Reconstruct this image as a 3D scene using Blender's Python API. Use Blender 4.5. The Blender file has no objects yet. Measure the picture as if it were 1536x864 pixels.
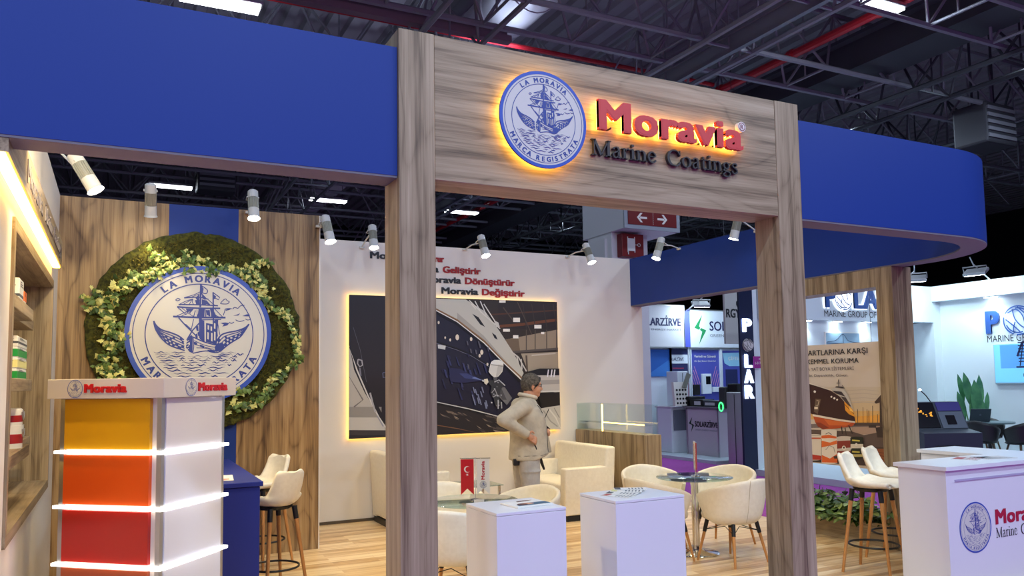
import bpy, bmesh, math, random
from mathutils import Vector, Matrix, Quaternion, noise

SC = bpy.context.scene
COL = SC.collection
PI = math.pi
R = math.radians

# ------------------------------------------------------------------ camera
cd = bpy.data.cameras.new('camera')
cam = bpy.data.objects.new('camera', cd)
COL.objects.link(cam)
SC.camera = cam
cd.sensor_width = 36.0
cd.lens = 1185.3 * 36.0 / 1536.0
cd.shift_y = 48.7 / 1536.0
cd.clip_end = 300


def cam_axes(yaw, pitch, roll):
    f = Vector((math.sin(yaw) * math.cos(pitch), math.cos(yaw) * math.cos(pitch), math.sin(pitch)))
    r = Vector((math.cos(yaw), -math.sin(yaw), 0))
    u = r.cross(f)
    r2 = r * math.cos(roll) + u * math.sin(roll)
    u2 = -r * math.sin(roll) + u * math.cos(roll)
    return r2, u2, f


r2, u2, f2 = cam_axes(.463216, .0757856, -.0150780)
cam.matrix_world = Matrix(((r2.x, u2.x, -f2.x, 0), (r2.y, u2.y, -f2.y, 0), (r2.z, u2.z, -f2.z, 1.71), (0, 0, 0, 1)))

# ------------------------------------------------------------------ world, exposure, light levels
w = bpy.data.worlds.new('hall_air')
SC.world = w
w.use_nodes = True
w.node_tree.nodes['Background'].inputs[0].default_value = (.62, .70, .90, 1)
w.node_tree.nodes['Background'].inputs[1].default_value = .10
SC.view_settings.view_transform = 'Standard'
SC.view_settings.look = 'None'
SC.view_settings.gamma = 1
SC.view_settings.use_curve_mapping = False
SC.view_settings.exposure = 0.0
HALL_W = 22.0       # each hall lamp
FRONT_W = 215.0      # hall lamps over the aisle in front of the stand
AISLE_W = 115.0      # hall lamps over the aisle on the right
UP_W = 20.0
SPOT_W = 118.0        # each spot lamp of the stand
FLOOD_W = 16.0      # floodlights of the neighbouring stands
HALL_COL = (.64, .80, 1.0)
WARM = (1.0, .76, .37)


def hall_light(loc, power):
    ld = bpy.data.lights.new('hall_lamp_light', 'AREA')
    ld.shape = 'RECTANGLE'
    ld.size = 1.2
    ld.size_y = .3
    ld.energy = power
    ld.color = HALL_COL
    o = bpy.data.objects.new('hall_lamp_light', ld)
    COL.objects.link(o)
    o.location = loc
    return o


for gx in (-8.6, -3.6, 1.4, 6.4, 11.4):
    for gy in (-9.1, -4.6, -.1):
        hall_light((gx, gy, 7.95), FRONT_W)
for gx in (-3.6, 1.4, 6.4, 11.4, 16.4):
    for gy in (4.4, 8.9, 13.4, 17.9, 22.4, 26.9):
        hall_light((gx, gy, 7.93), AISLE_W if (gx > 11 and gy > 8) else HALL_W)
# added uplights, unseen, that brighten the left part of the roof
for gx in (-3.6, 1.4, 6.4):
    for gy in (8.9, 13.4, 17.9):
        o = hall_light((gx, gy, 8.14), UP_W)
        o.rotation_euler = (PI, 0, 0)

# ------------------------------------------------------------------ materials
MATS = {}


def lin(c):
    out = []
    for v in c:
        v = v / 255.0
        out.append(v / 12.92 if v <= .04045 else ((v + .055) / 1.055) ** 2.4)
    return (out[0], out[1], out[2], 1)


def mat(name, rgb, rough=.5, metal=0.0, spec=.5, emit=None, estr=0.0, coat=0.0):
    if name in MATS:
        return MATS[name]
    m = bpy.data.materials.new(name)
    m.use_nodes = True
    b = m.node_tree.nodes['Principled BSDF']
    b.inputs['Base Color'].default_value = lin(rgb)
    b.inputs['Roughness'].default_value = rough
    b.inputs['Metallic'].default_value = metal
    b.inputs['Specular IOR Level'].default_value = spec
    b.inputs['Coat Weight'].default_value = coat
    if emit:
        b.inputs['Emission Color'].default_value = lin(emit)
        b.inputs['Emission Strength'].default_value = estr
    MATS[name] = m
    return m


def nodes(m):
    nt = m.node_tree
    return nt, nt.nodes, nt.links, nt.nodes['Principled BSDF']


def ramp(N, cols):
    r = N.new('ShaderNodeValToRGB')
    e = r.color_ramp.elements
    while len(e) < len(cols):
        e.new(.5)
    for i, (p, c) in enumerate(cols):
        e[i].position = p
        e[i].color = lin(c)
    return r


def wood(name, axis, cols, cross=5.0, along=.45, rings=6.0, rough=.45, plank=0.0, fine=.35, lines=.085):
    """grain runs along axis 0/1/2 of the object"""
    m = mat(name, (128, 96, 64), rough)
    nt, N, L, b = nodes(m)
    tc = N.new('ShaderNodeTexCoord')
    inf = N.new('ShaderNodeObjectInfo')
    mul = N.new('ShaderNodeMath'); mul.operation = 'MULTIPLY'; mul.inputs[1].default_value = 17.0
    L.new(inf.outputs['Random'], mul.inputs[0])
    add = N.new('ShaderNodeVectorMath'); add.operation = 'ADD'
    L.new(tc.outputs['Object'], add.inputs[0])
    L.new(mul.outputs[0], add.inputs[1])
    vec = add.outputs[0]
    if plank:
        sn = N.new('ShaderNodeVectorMath'); sn.operation = 'SNAP'
        sn.inputs[1].default_value = [1000 if i == axis else plank for i in range(3)]
        L.new(tc.outputs['Object'], sn.inputs[0])
        s2 = N.new('ShaderNodeVectorMath'); s2.operation = 'MULTIPLY_ADD'
        s2.inputs[1].default_value = (3.7, 5.3, 4.1)
        L.new(sn.outputs[0], s2.inputs[0])
        L.new(vec, s2.inputs[2])
        vec = s2.outputs[0]

    def mp(c, a):
        q = N.new('ShaderNodeMapping')
        q.inputs['Scale'].default_value = [a if i == axis else c for i in range(3)]
        L.new(vec, q.inputs['Vector'])
        return q

    q1 = mp(cross * .42, along)
    n1 = N.new('ShaderNodeTexNoise'); n1.inputs['Scale'].default_value = 1.0
    n1.inputs['Detail'].default_value = 2.5; n1.inputs['Distortion'].default_value = .25
    L.new(q1.outputs[0], n1.inputs['Vector'])
    sc = N.new('ShaderNodeMath'); sc.operation = 'MULTIPLY'; sc.inputs[1].default_value = rings * 6.283
    L.new(n1.outputs[0], sc.inputs[0])
    si = N.new('ShaderNodeMath'); si.operation = 'SINE'
    L.new(sc.outputs[0], si.inputs[0])
    q2 = mp(cross * 2.6, along * .9)
    n2 = N.new('ShaderNodeTexNoise'); n2.inputs['Scale'].default_value = 1.0
    n2.inputs['Detail'].default_value = 6; n2.inputs['Roughness'].default_value = .62
    L.new(q2.outputs[0], n2.inputs['Vector'])
    q3 = mp(cross * 22, along * 6)
    n3 = N.new('ShaderNodeTexNoise'); n3.inputs['Scale'].default_value = 1.0
    n3.inputs['Detail'].default_value = 3
    L.new(q3.outputs[0], n3.inputs['Vector'])
    ab = N.new('ShaderNodeMath'); ab.operation = 'ABSOLUTE'
    L.new(si.outputs[0], ab.inputs[0])
    iv = N.new('ShaderNodeMath'); iv.operation = 'SUBTRACT'; iv.inputs[0].default_value = 1.0
    L.new(ab.outputs[0], iv.inputs[1])
    pw = N.new('ShaderNodeMath'); pw.operation = 'POWER'; pw.inputs[1].default_value = 2.6
    L.new(iv.outputs[0], pw.inputs[0])
    a1 = N.new('ShaderNodeMath'); a1.operation = 'MULTIPLY_ADD'; a1.inputs[1].default_value = -lines
    L.new(pw.outputs[0], a1.inputs[0]); L.new(n2.outputs[0], a1.inputs[2])
    a2 = N.new('ShaderNodeMath'); a2.operation = 'MULTIPLY_ADD'; a2.inputs[1].default_value = fine
    L.new(n3.outputs[0], a2.inputs[0]); L.new(a1.outputs[0], a2.inputs[2])
    a3 = N.new('ShaderNodeMath'); a3.operation = 'SUBTRACT'; a3.inputs[1].default_value = fine * .5
    L.new(a2.outputs[0], a3.inputs[0])
    rp = ramp(N, cols)
    L.new(a3.outputs[0], rp.inputs[0])
    L.new(rp.outputs[0], b.inputs['Base Color'])
    return m


WAL = [(.24, (82, 68, 52)), (.38, (122, 104, 80)), (.50, (152, 134, 106)), (.64, (170, 152, 124)), (.80, (186, 170, 142))]
WOODX = wood('walnut_board_grain_across', 0, WAL)
WOODZ = wood('walnut_board_grain_upright', 2, WAL)
WOODY = wood('walnut_board_grain_along', 1, WAL)
WAL_WARMLIT = [(.24, (84, 60, 36)), (.38, (124, 95, 60)), (.50, (156, 124, 82)), (.64, (174, 143, 98)), (.80, (192, 162, 116))]  # same walnut, with the warm interior light put into the colour
WOODP = wood('walnut_panel_boards_warmlit', 2, WAL_WARMLIT, plank=.46, lines=.14)
LEGW = wood('beech_leg', 2, [(.3, (176, 118, 62)), (.7, (206, 148, 86))], cross=14, along=2, rough=.4)


def floor_mat():
    m = mat('oak_laminate', (210, 180, 130), .32)
    nt, N, L, b = nodes(m)
    tc = N.new('ShaderNodeTexCoord')
    br = N.new('ShaderNodeTexBrick')
    br.inputs['Scale'].default_value = 1.0
    br.inputs['Brick Width'].default_value = 1.15
    br.inputs['Row Height'].default_value = .095
    br.inputs['Mortar Size'].default_value = .0012
    br.inputs['Color1'].default_value = (0, 0, 0, 1)
    br.inputs['Color2'].default_value = (1, 1, 1, 1)
    br.inputs['Mortar'].default_value = (.2, .2, .2, 1)
    br.offset = .37
    L.new(tc.outputs['Object'], br.inputs['Vector'])
    mp = N.new('ShaderNodeMapping'); mp.inputs['Scale'].default_value = (1.1, 26, 1)
    L.new(tc.outputs['Object'], mp.inputs['Vector'])
    no = N.new('ShaderNodeTexNoise'); no.inputs['Scale'].default_value = 1
    no.inputs['Detail'].default_value = 5
    L.new(mp.outputs[0], no.inputs['Vector'])
    mx = N.new('ShaderNodeMath'); mx.operation = 'MULTIPLY_ADD'; mx.inputs[1].default_value = .45
    L.new(br.outputs['Color'], mx.inputs[0])
    L.new(no.outputs[0], mx.inputs[2])
    rp = ramp(N, [(.34, (160, 122, 78)), (.56, (198, 160, 110)), (.74, (222, 190, 142)), (.98, (238, 214, 172))])
    L.new(mx.outputs[0], rp.inputs[0])
    L.new(rp.outputs[0], b.inputs['Base Color'])
    return m


def noisy(name, c1, c2, scale, rough=.9, bump=0.0):
    m = mat(name, c1, rough)
    nt, N, L, b = nodes(m)
    tc = N.new('ShaderNodeTexCoord')
    no = N.new('ShaderNodeTexNoise'); no.inputs['Scale'].default_value = scale
    no.inputs['Detail'].default_value = 5
    L.new(tc.outputs['Object'], no.inputs['Vector'])
    rp = ramp(N, [(.35, c1), (.65, c2)])
    L.new(no.outputs[0], rp.inputs[0])
    L.new(rp.outputs[0], b.inputs['Base Color'])
    if bump:
        bp = N.new('ShaderNodeBump'); bp.inputs['Strength'].default_value = bump
        bp.inputs['Distance'].default_value = .01
        L.new(no.outputs[0], bp.inputs['Height'])
        L.new(bp.outputs[0], b.inputs['Normal'])
    return m


def glass(name, tint, fac=.10):
    m = bpy.data.materials.new(name)
    m.use_nodes = True
    nt = m.node_tree
    N, L = nt.nodes, nt.links
    N.remove(N['Principled BSDF'])
    tr = N.new('ShaderNodeBsdfTransparent'); tr.inputs[0].default_value = lin(tint)
    gl = N.new('ShaderNodeBsdfGlossy'); gl.inputs['Roughness'].default_value = .02
    lw = N.new('ShaderNodeLayerWeight'); lw.inputs[0].default_value = .5
    pw = N.new('ShaderNodeMath'); pw.operation = 'POWER'; pw.inputs[1].default_value = 4.0
    L.new(lw.outputs['Facing'], pw.inputs[0])
    ad = N.new('ShaderNodeMath'); ad.operation = 'MULTIPLY_ADD'; ad.inputs[1].default_value = fac * 4; ad.inputs[2].default_value = .03
    L.new(pw.outputs[0], ad.inputs[0])
    mx = N.new('ShaderNodeMixShader')
    L.new(ad.outputs[0], mx.inputs[0])
    L.new(tr.outputs[0], mx.inputs[1])
    L.new(gl.outputs[0], mx.inputs[2])
    L.new(mx.outputs[0], N['Material Output'].inputs[0])
    return m


FLOORM = floor_mat()
WHITE = mat('matt_white_paint', (232, 228, 222), .55)
OFFW = mat('warm_white_wall', (232, 226, 216), .6)
BLUE = mat('royal_blue_paint', (22, 54, 134), .5, spec=.3)
BLUED = mat('blue_counter_laminate', (36, 50, 136), .45, spec=.3)
SOFF = mat('grey_soffit', (108, 106, 116), .7)
LACQ = mat('white_lacquer', (226, 226, 232), .3)
LEATHER = noisy('cream_leather', (238, 231, 212), (232, 224, 204), 30, .42)
BLACK = mat('black_plastic', (22, 22, 24), .45)
CHROME = mat('chrome', (226, 226, 228), .12, 1.0)
ALU = mat('brushed_aluminium', (190, 190, 192), .35, .9)
GLASS = glass('clear_glass', (249, 253, 252), .05)
GLASST = glass('green_table_glass', (226, 240, 238), .22)
LEDW = mat('white_led_strip', (255, 255, 255), .5, emit=(255, 250, 240), estr=3.0)
LEDY = mat('warm_led_strip', (255, 230, 150), .5, emit=(255, 206, 96), estr=9.0)
LEDF = mat('fascia_led_strip', (255, 230, 150), .5, emit=(255, 200, 88), estr=13.0)
LEDH = mat('amber_halo_led', (255, 200, 90), .5, emit=(255, 200, 80), estr=13.0)
LENS = mat('spot_lens', (255, 255, 255), .5, emit=(255, 248, 232), estr=28.0)
LAMPM = mat('hall_lamp_diffuser', (255, 255, 255), .5, emit=(244, 248, 255), estr=9.0)
FLOODM = mat('flood_lamp_face', (255, 255, 255), .5, emit=(235, 246, 255), estr=22.0)
RED = mat('signal_red', (196, 22, 34), .4)
REDL = mat('red_letter_face', (206, 58, 60), .4)
INK = mat('dark_ink', (30, 30, 36), .5)
EMBW = mat('emblem_white', (208, 207, 200), .5)
EMBB = mat('emblem_blue', (40, 62, 142), .4)
EMBBR = mat('emblem_rim_blue', (44, 80, 176), .4)
SPOTB = mat('lamp_housing_white', (205, 206, 200), .4)
SPOTR = mat('lamp_heat_sink', (158, 156, 140), .4, .4)
STEEL = mat('truss_steel', (136, 136, 144), .5, .2)
STEELD = mat('dark_steel', (70, 72, 78), .5, .3)
DUCT = mat('galvanised_duct', (196, 190, 202), .42, .1)
REDP = mat('red_pipe', (176, 28, 40), .45)
ROOFM = mat('dark_roof_sheet', (150, 142, 152), .7)
SCRB = mat('black_screen', (12, 14, 20), .2)

# ------------------------------------------------------------------ helpers
WM = {}


def tag(o, label=None, cat=None, group=None, kind=None):
    if label: o['label'] = label
    if cat: o['category'] = cat
    if group: o['group'] = group
    if kind: o['kind'] = kind
    return o


def thing(name, label, cat, loc=(0, 0, 0), rz=0.0, group=None):
    o = bpy.data.objects.new(name, None)
    o.empty_display_size = .1
    COL.objects.link(o)
    o.location = loc
    o.rotation_euler = (0, 0, rz)
    WM[o] = Matrix.Translation(Vector(loc)) @ Matrix.Rotation(rz, 4, 'Z')
    return tag(o, label, cat, group)


class MB:
    def __init__(self):
        self.bm = bmesh.new()

    def _fin(self, faces, mi):
        for f in faces:
            f.material_index = mi

    def box(self, x0, x1, y0, y1, z0, z1, bev=0.0, seg=2, mi=0, mx=None):
        g = bmesh.ops.create_cube(self.bm, size=1.0)
        vs = g['verts']
        for v in vs:
            v.co = Vector((x0 + (v.co.x + .5) * (x1 - x0), y0 + (v.co.y + .5) * (y1 - y0), z0 + (v.co.z + .5) * (z1 - z0)))
        fs = list({f for v in vs for f in v.link_faces})
        self._fin(fs, mi)
        if bev > 0:
            es = list({e for v in vs for e in v.link_edges})
            rr = bmesh.ops.bevel(self.bm, geom=es, offset=bev, segments=seg, affect='EDGES', profile=.5, material=-1)
            vs = list({v for f in rr['faces'] for v in f.verts} | {v for v in vs if v.is_valid})
        if mx is not None:
            for v in vs:
                v.co = mx @ v.co
        return vs

    def cyl(self, p0, p1, r0, r1=None, seg=16, mi=0, caps=True):
        p0, p1 = Vector(p0), Vector(p1)
        r1 = r0 if r1 is None else r1
        d = (p1 - p0).normalized()
        a = d.orthogonal().normalized()
        b = d.cross(a)
        ring = []
        for p, r in ((p0, r0), (p1, r1)):
            ring.append([self.bm.verts.new(p + (a * math.cos(2 * PI * i / seg) + b * math.sin(2 * PI * i / seg)) * max(r, 1e-5)) for i in range(seg)])
        fs = []
        for i in range(seg):
            j = (i + 1) % seg
            fs.append(self.bm.faces.new((ring[0][i], ring[0][j], ring[1][j], ring[1][i])))
        if caps:
            fs.append(self.bm.faces.new(ring[0][::-1]))
            fs.append(self.bm.faces.new(ring[1]))
        self._fin(fs, mi)
        return ring

    def tube(self, pts, r, seg=8, mi=0, closed=False):
        pts = [Vector(p) for p in pts]
        n = len(pts)
        rs = r if isinstance(r, (list, tuple)) else [r] * n
        rings = []
        a = None
        for i, p in enumerate(pts):
            if closed:
                t = (pts[(i + 1) % n] - pts[i - 1]).normalized()
            else:
                t = (pts[min(i + 1, n - 1)] - pts[max(i - 1, 0)]).normalized()
            if a is None:
                a = t.orthogonal().normalized()
            else:
                a = (a - t * a.dot(t))
                a = a.normalized() if a.length > 1e-6 else t.orthogonal().normalized()
            b = t.cross(a)
            rings.append([self.bm.verts.new(p + (a * math.cos(2 * PI * k / seg) + b * math.sin(2 * PI * k / seg)) * rs[i]) for k in range(seg)])
        fs = []
        for i in range(n if closed else n - 1):
            q = rings[(i + 1) % n]
            for k in range(seg):
                fs.append(self.bm.faces.new((rings[i][k], rings[i][(k + 1) % seg], q[(k + 1) % seg], q[k])))
        if not closed:
            fs.append(self.bm.faces.new(rings[0][::-1]))
            fs.append(self.bm.faces.new(rings[-1]))
        self._fin(fs, mi)

    def lathe(self, prof, seg=32, c=(0, 0, 0), mi=0):
        c = Vector(c)
        rings = []
        for r, z in prof:
            rings.append([self.bm.verts.new(c + Vector((max(r, 1e-4) * math.cos(2 * PI * i / seg), max(r, 1e-4) * math.sin(2 * PI * i / seg), z))) for i in range(seg)])
        fs = []
        for a, b in zip(rings, rings[1:]):
            for i in range(seg):
                j = (i + 1) % seg
                fs.append(self.bm.faces.new((a[i], a[j], b[j], b[i])))
        fs.append(self.bm.faces.new(rings[0][::-1]))
        fs.append(self.bm.faces.new(rings[-1]))
        self._fin(fs, mi)

    def poly(self, pts, mi=0):
        vs = [self.bm.verts.new(Vector(p)) for p in pts]
        f = self.bm.faces.new(vs)
        f.material_index = mi
        return f

    def prism(self, pts, ext, mi=0):
        """extrude a planar outline (3d points) by the vector ext"""
        ext = Vector(ext)
        a = [self.bm.verts.new(Vector(p)) for p in pts]
        b = [self.bm.verts.new(Vector(p) + ext) for p in pts]
        fs = [self.bm.faces.new(a[::-1]), self.bm.faces.new(b)]
        n = len(a)
        for i in range(n):
            j = (i + 1) % n
            fs.append(self.bm.faces.new((a[i], a[j], b[j], b[i])))
        self._fin(fs, mi)

    def ell(self, c, rad, seg=16, ring=10, mi=0, mx=None):
        g = bmesh.ops.create_uvsphere(self.bm, u_segments=seg, v_segments=ring, radius=1.0)
        for v in g['verts']:
            p = Vector((v.co.x * rad[0], v.co.y * rad[1], v.co.z * rad[2]))
            if mx is not None:
                p = mx @ p
            v.co = p + Vector(c)
        self._fin({f for v in g['verts'] for f in v.link_faces}, mi)

    def cap(self, p0, p1, r0, r1, seg=12, mi=0):
        self.cyl(p0, p1, r0, r1, seg, mi)
        self.ell(p0, (r0,) * 3, seg, 8, mi)
        self.ell(p1, (r1,) * 3, seg, 8, mi)

    def grid(self, rows, mi=0, closed=False):
        vs = [[self.bm.verts.new(Vector(p)) for p in r] for r in rows]
        n = len(vs[0])
        for i in range(len(vs) - 1):
            for j in range(n if closed else n - 1):
                k = (j + 1) % n
                f = self.bm.faces.new((vs[i][j], vs[i][k], vs[i + 1][k], vs[i + 1][j]))
                f.material_index = mi

    def mesh(self, me, mx=None, mi=0):
        off = [self.bm.verts.new((mx @ v.co) if mx is not None else v.co) for v in me.vertices]
        for p in me.polygons:
            try:
                f = self.bm.faces.new([off[i] for i in p.vertices])
                f.material_index = mi
            except ValueError:
                pass

    def build(self, name, mats, parent=None, smooth=False, local=False, mods=None, normals=True):
        bm = self.bm
        if normals:
            bmesh.ops.recalc_face_normals(bm, faces=bm.faces[:])
        big = [f for f in bm.faces if len(f.verts) > 4]
        if big:
            bmesh.ops.triangulate(bm, faces=big)
        if parent is not None and not local:
            inv = WM[parent].inverted()
            for v in bm.verts:
                v.co = inv @ v.co
        me = bpy.data.meshes.new(name)
        bm.to_mesh(me)
        bm.free()
        for m in (mats if isinstance(mats, (list, tuple)) else [mats]):
            me.materials.append(m)
        if smooth:
            for p in me.polygons:
                p.use_smooth = True
            if smooth != 'all':
                me.set_sharp_from_angle(angle=R(38))
        o = bpy.data.objects.new(name, me)
        COL.objects.link(o)
        if parent is not None:
            o.parent = parent
            WM[o] = WM[parent]
        else:
            WM[o] = Matrix.Identity(4)
        if mods:
            for k, kw in mods:
                md = o.modifiers.new(k.lower(), k)
                for a, b in kw.items():
                    setattr(md, a, b)
            dg = bpy.context.evaluated_depsgraph_get()
            nm = bpy.data.meshes.new_from_object(o.evaluated_get(dg))
            o.modifiers.clear()
            o.data = nm
            nm.name = name
        return o


def kids(o):
    return [c for c in bpy.data.objects if c.parent == o]


def copy_tree(o, parent=None):
    c = o.copy()
    COL.objects.link(c)
    if parent is not None:
        c.parent = parent
    for ch in kids(o):
        copy_tree(ch, c)
    return c


def place(proto, i, loc, rz, label=None, group=None):
    o = proto if i == 0 else copy_tree(proto)
    o.location = loc
    o.rotation_euler = (0, 0, rz)
    WM[o] = Matrix.Translation(Vector(loc)) @ Matrix.Rotation(rz, 4, 'Z')
    if label: o['label'] = label
    if group: o['group'] = group
    return o


def plane(o, right, up, s=1.0, t=None):
    """matrix that carries x,y,z of a flat drawing to right, up and out of the surface"""
    x = Vector(right).normalized(); y = Vector(up).normalized(); z = x.cross(y)
    o = Vector(o)
    sx, sy = (s if isinstance(s, tuple) else (s, s))
    sz = t if t is not None else 1.0
    return Matrix(((x.x * sx, y.x * sy, z.x * sz, o.x), (x.y * sx, y.y * sy, z.y * sz, o.y), (x.z * sx, y.z * sy, z.z * sz, o.z), (0, 0, 0, 1)))


TXC = {}


def text_mesh(s, bold=0.0, ext=0.0, spacing=1.0, res=3):
    key = (s, bold, ext, spacing)
    if key in TXC:
        return TXC[key]
    cu = bpy.data.curves.new('lettering', 'FONT')
    cu.body = s
    cu.offset = bold
    cu.extrude = ext
    cu.space_character = spacing
    cu.resolution_u = res
    o = bpy.data.objects.new('lettering', cu)
    COL.objects.link(o)
    dg = bpy.context.evaluated_depsgraph_get()
    me = bpy.data.meshes.new_from_object(o.evaluated_get(dg))
    bpy.data.objects.remove(o)
    xs = [v.co.x for v in me.vertices]; ys = [v.co.y for v in me.vertices]
    TXC[key] = (me, min(xs), max(xs), min(ys), max(ys))
    return TXC[key]


def put_text(mb, s, o, right, up, width=None, cap=None, bold=0.0, ext=0.0, depth=.01, align='l', spacing=1.0, mi=0, base=0.0):
    """lettering whose baseline starts (or ends, align r) at o; cap = cap height; width = full width.
    bold (in ems) thickens the strokes: the word is laid over itself with small shifts"""
    me, x0, x1, y0, y1 = text_mesh(s, 0.0, ext, spacing)
    sy = (cap / .729) if cap else width / (x1 - x0)
    k = bold * sy
    sy *= (1 - bold)
    sx = (width - 2 * k) / (x1 - x0) if width else sy
    off = x0 if align == 'l' else (x1 if align == 'r' else (x0 + x1) / 2)
    mz = (depth / (2 * ext)) if ext else 1.0
    lead = {'l': k, 'r': -k, 'm': 0}[align]
    r, u = Vector(right).normalized(), Vector(up).normalized()
    z = r.cross(u)
    shifts = ((0, 0),) if bold < .004 else (((-1, 0), (1, 0), (0, .6)) if bold < .03 else ((-1, 0), (1, 0), (-1, 1), (1, 1), (0, .5)))
    for i, (dx, dy) in enumerate(shifts):
        p = Vector(o) + r * (lead + dx * k) + u * (dy * k) + z * (i * max(.00025, sy * .0012))
        mb.mesh(me, plane(p, right, up, (sx, sy), mz) @ Matrix.Translation((-off, 0, base / mz if ext else 0)), mi)


def put_heavy(mb, s, o, right, up, width, cap, k, **kw):
    put_text(mb, s, o, right, up, width=width, cap=cap, bold=k * .729, **kw)


def obj_at(name, me, parent, M, mats=None):
    o = bpy.data.objects.new(name, me)
    COL.objects.link(o)
    if parent is not None:
        o.parent = parent
        o.matrix_local = WM[parent].inverted() @ M
    else:
        o.matrix_world = M
    WM[o] = M
    return o

# ------------------------------------------------------------------ the ship emblem, drawn once in a unit circle
def ribbon(mb, pts, wd, z, mi=0, closed=False):
    P = [Vector((p[0], p[1], 0)) for p in pts]
    n = len(P)
    L, Rr = [], []
    for i in range(n):
        if closed:
            t = P[(i + 1) % n] - P[i - 1]
        else:
            t = P[min(i + 1, n - 1)] - P[max(i - 1, 0)]
        t = t.normalized() if t.length > 1e-9 else Vector((1, 0, 0))
        q = wd[i] if isinstance(wd, (list, tuple)) else wd
        nn = Vector((-t.y, t.x, 0)) * q * .5
        L.append(P[i] + nn); Rr.append(P[i] - nn)
    for i in range(n if closed else n - 1):
        j = (i + 1) % n
        mb.poly([(L[i].x, L[i].y, z), (L[j].x, L[j].y, z), (Rr[j].x, Rr[j].y, z), (Rr[i].x, Rr[i].y, z)], mi)


def smooth_pts(pts, k=4):
    """Catmull-Rom through the points"""
    out = []
    n = len(pts)
    for i in range(n - 1):
        p0, p1, p2, p3 = pts[max(i - 1, 0)], pts[i], pts[i + 1], pts[min(i + 2, n - 1)]
        for j in range(k):
            t = j / k
            out.append(tuple(.5 * (2 * b + (c - a) * t + (2 * a - 5 * b + 4 * c - d) * t * t + (3 * b - a - 3 * c + d) * t ** 3) for a, b, c, d in zip(p0, p1, p2, p3)))
    out.append(tuple(pts[-1]))
    return out


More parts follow.
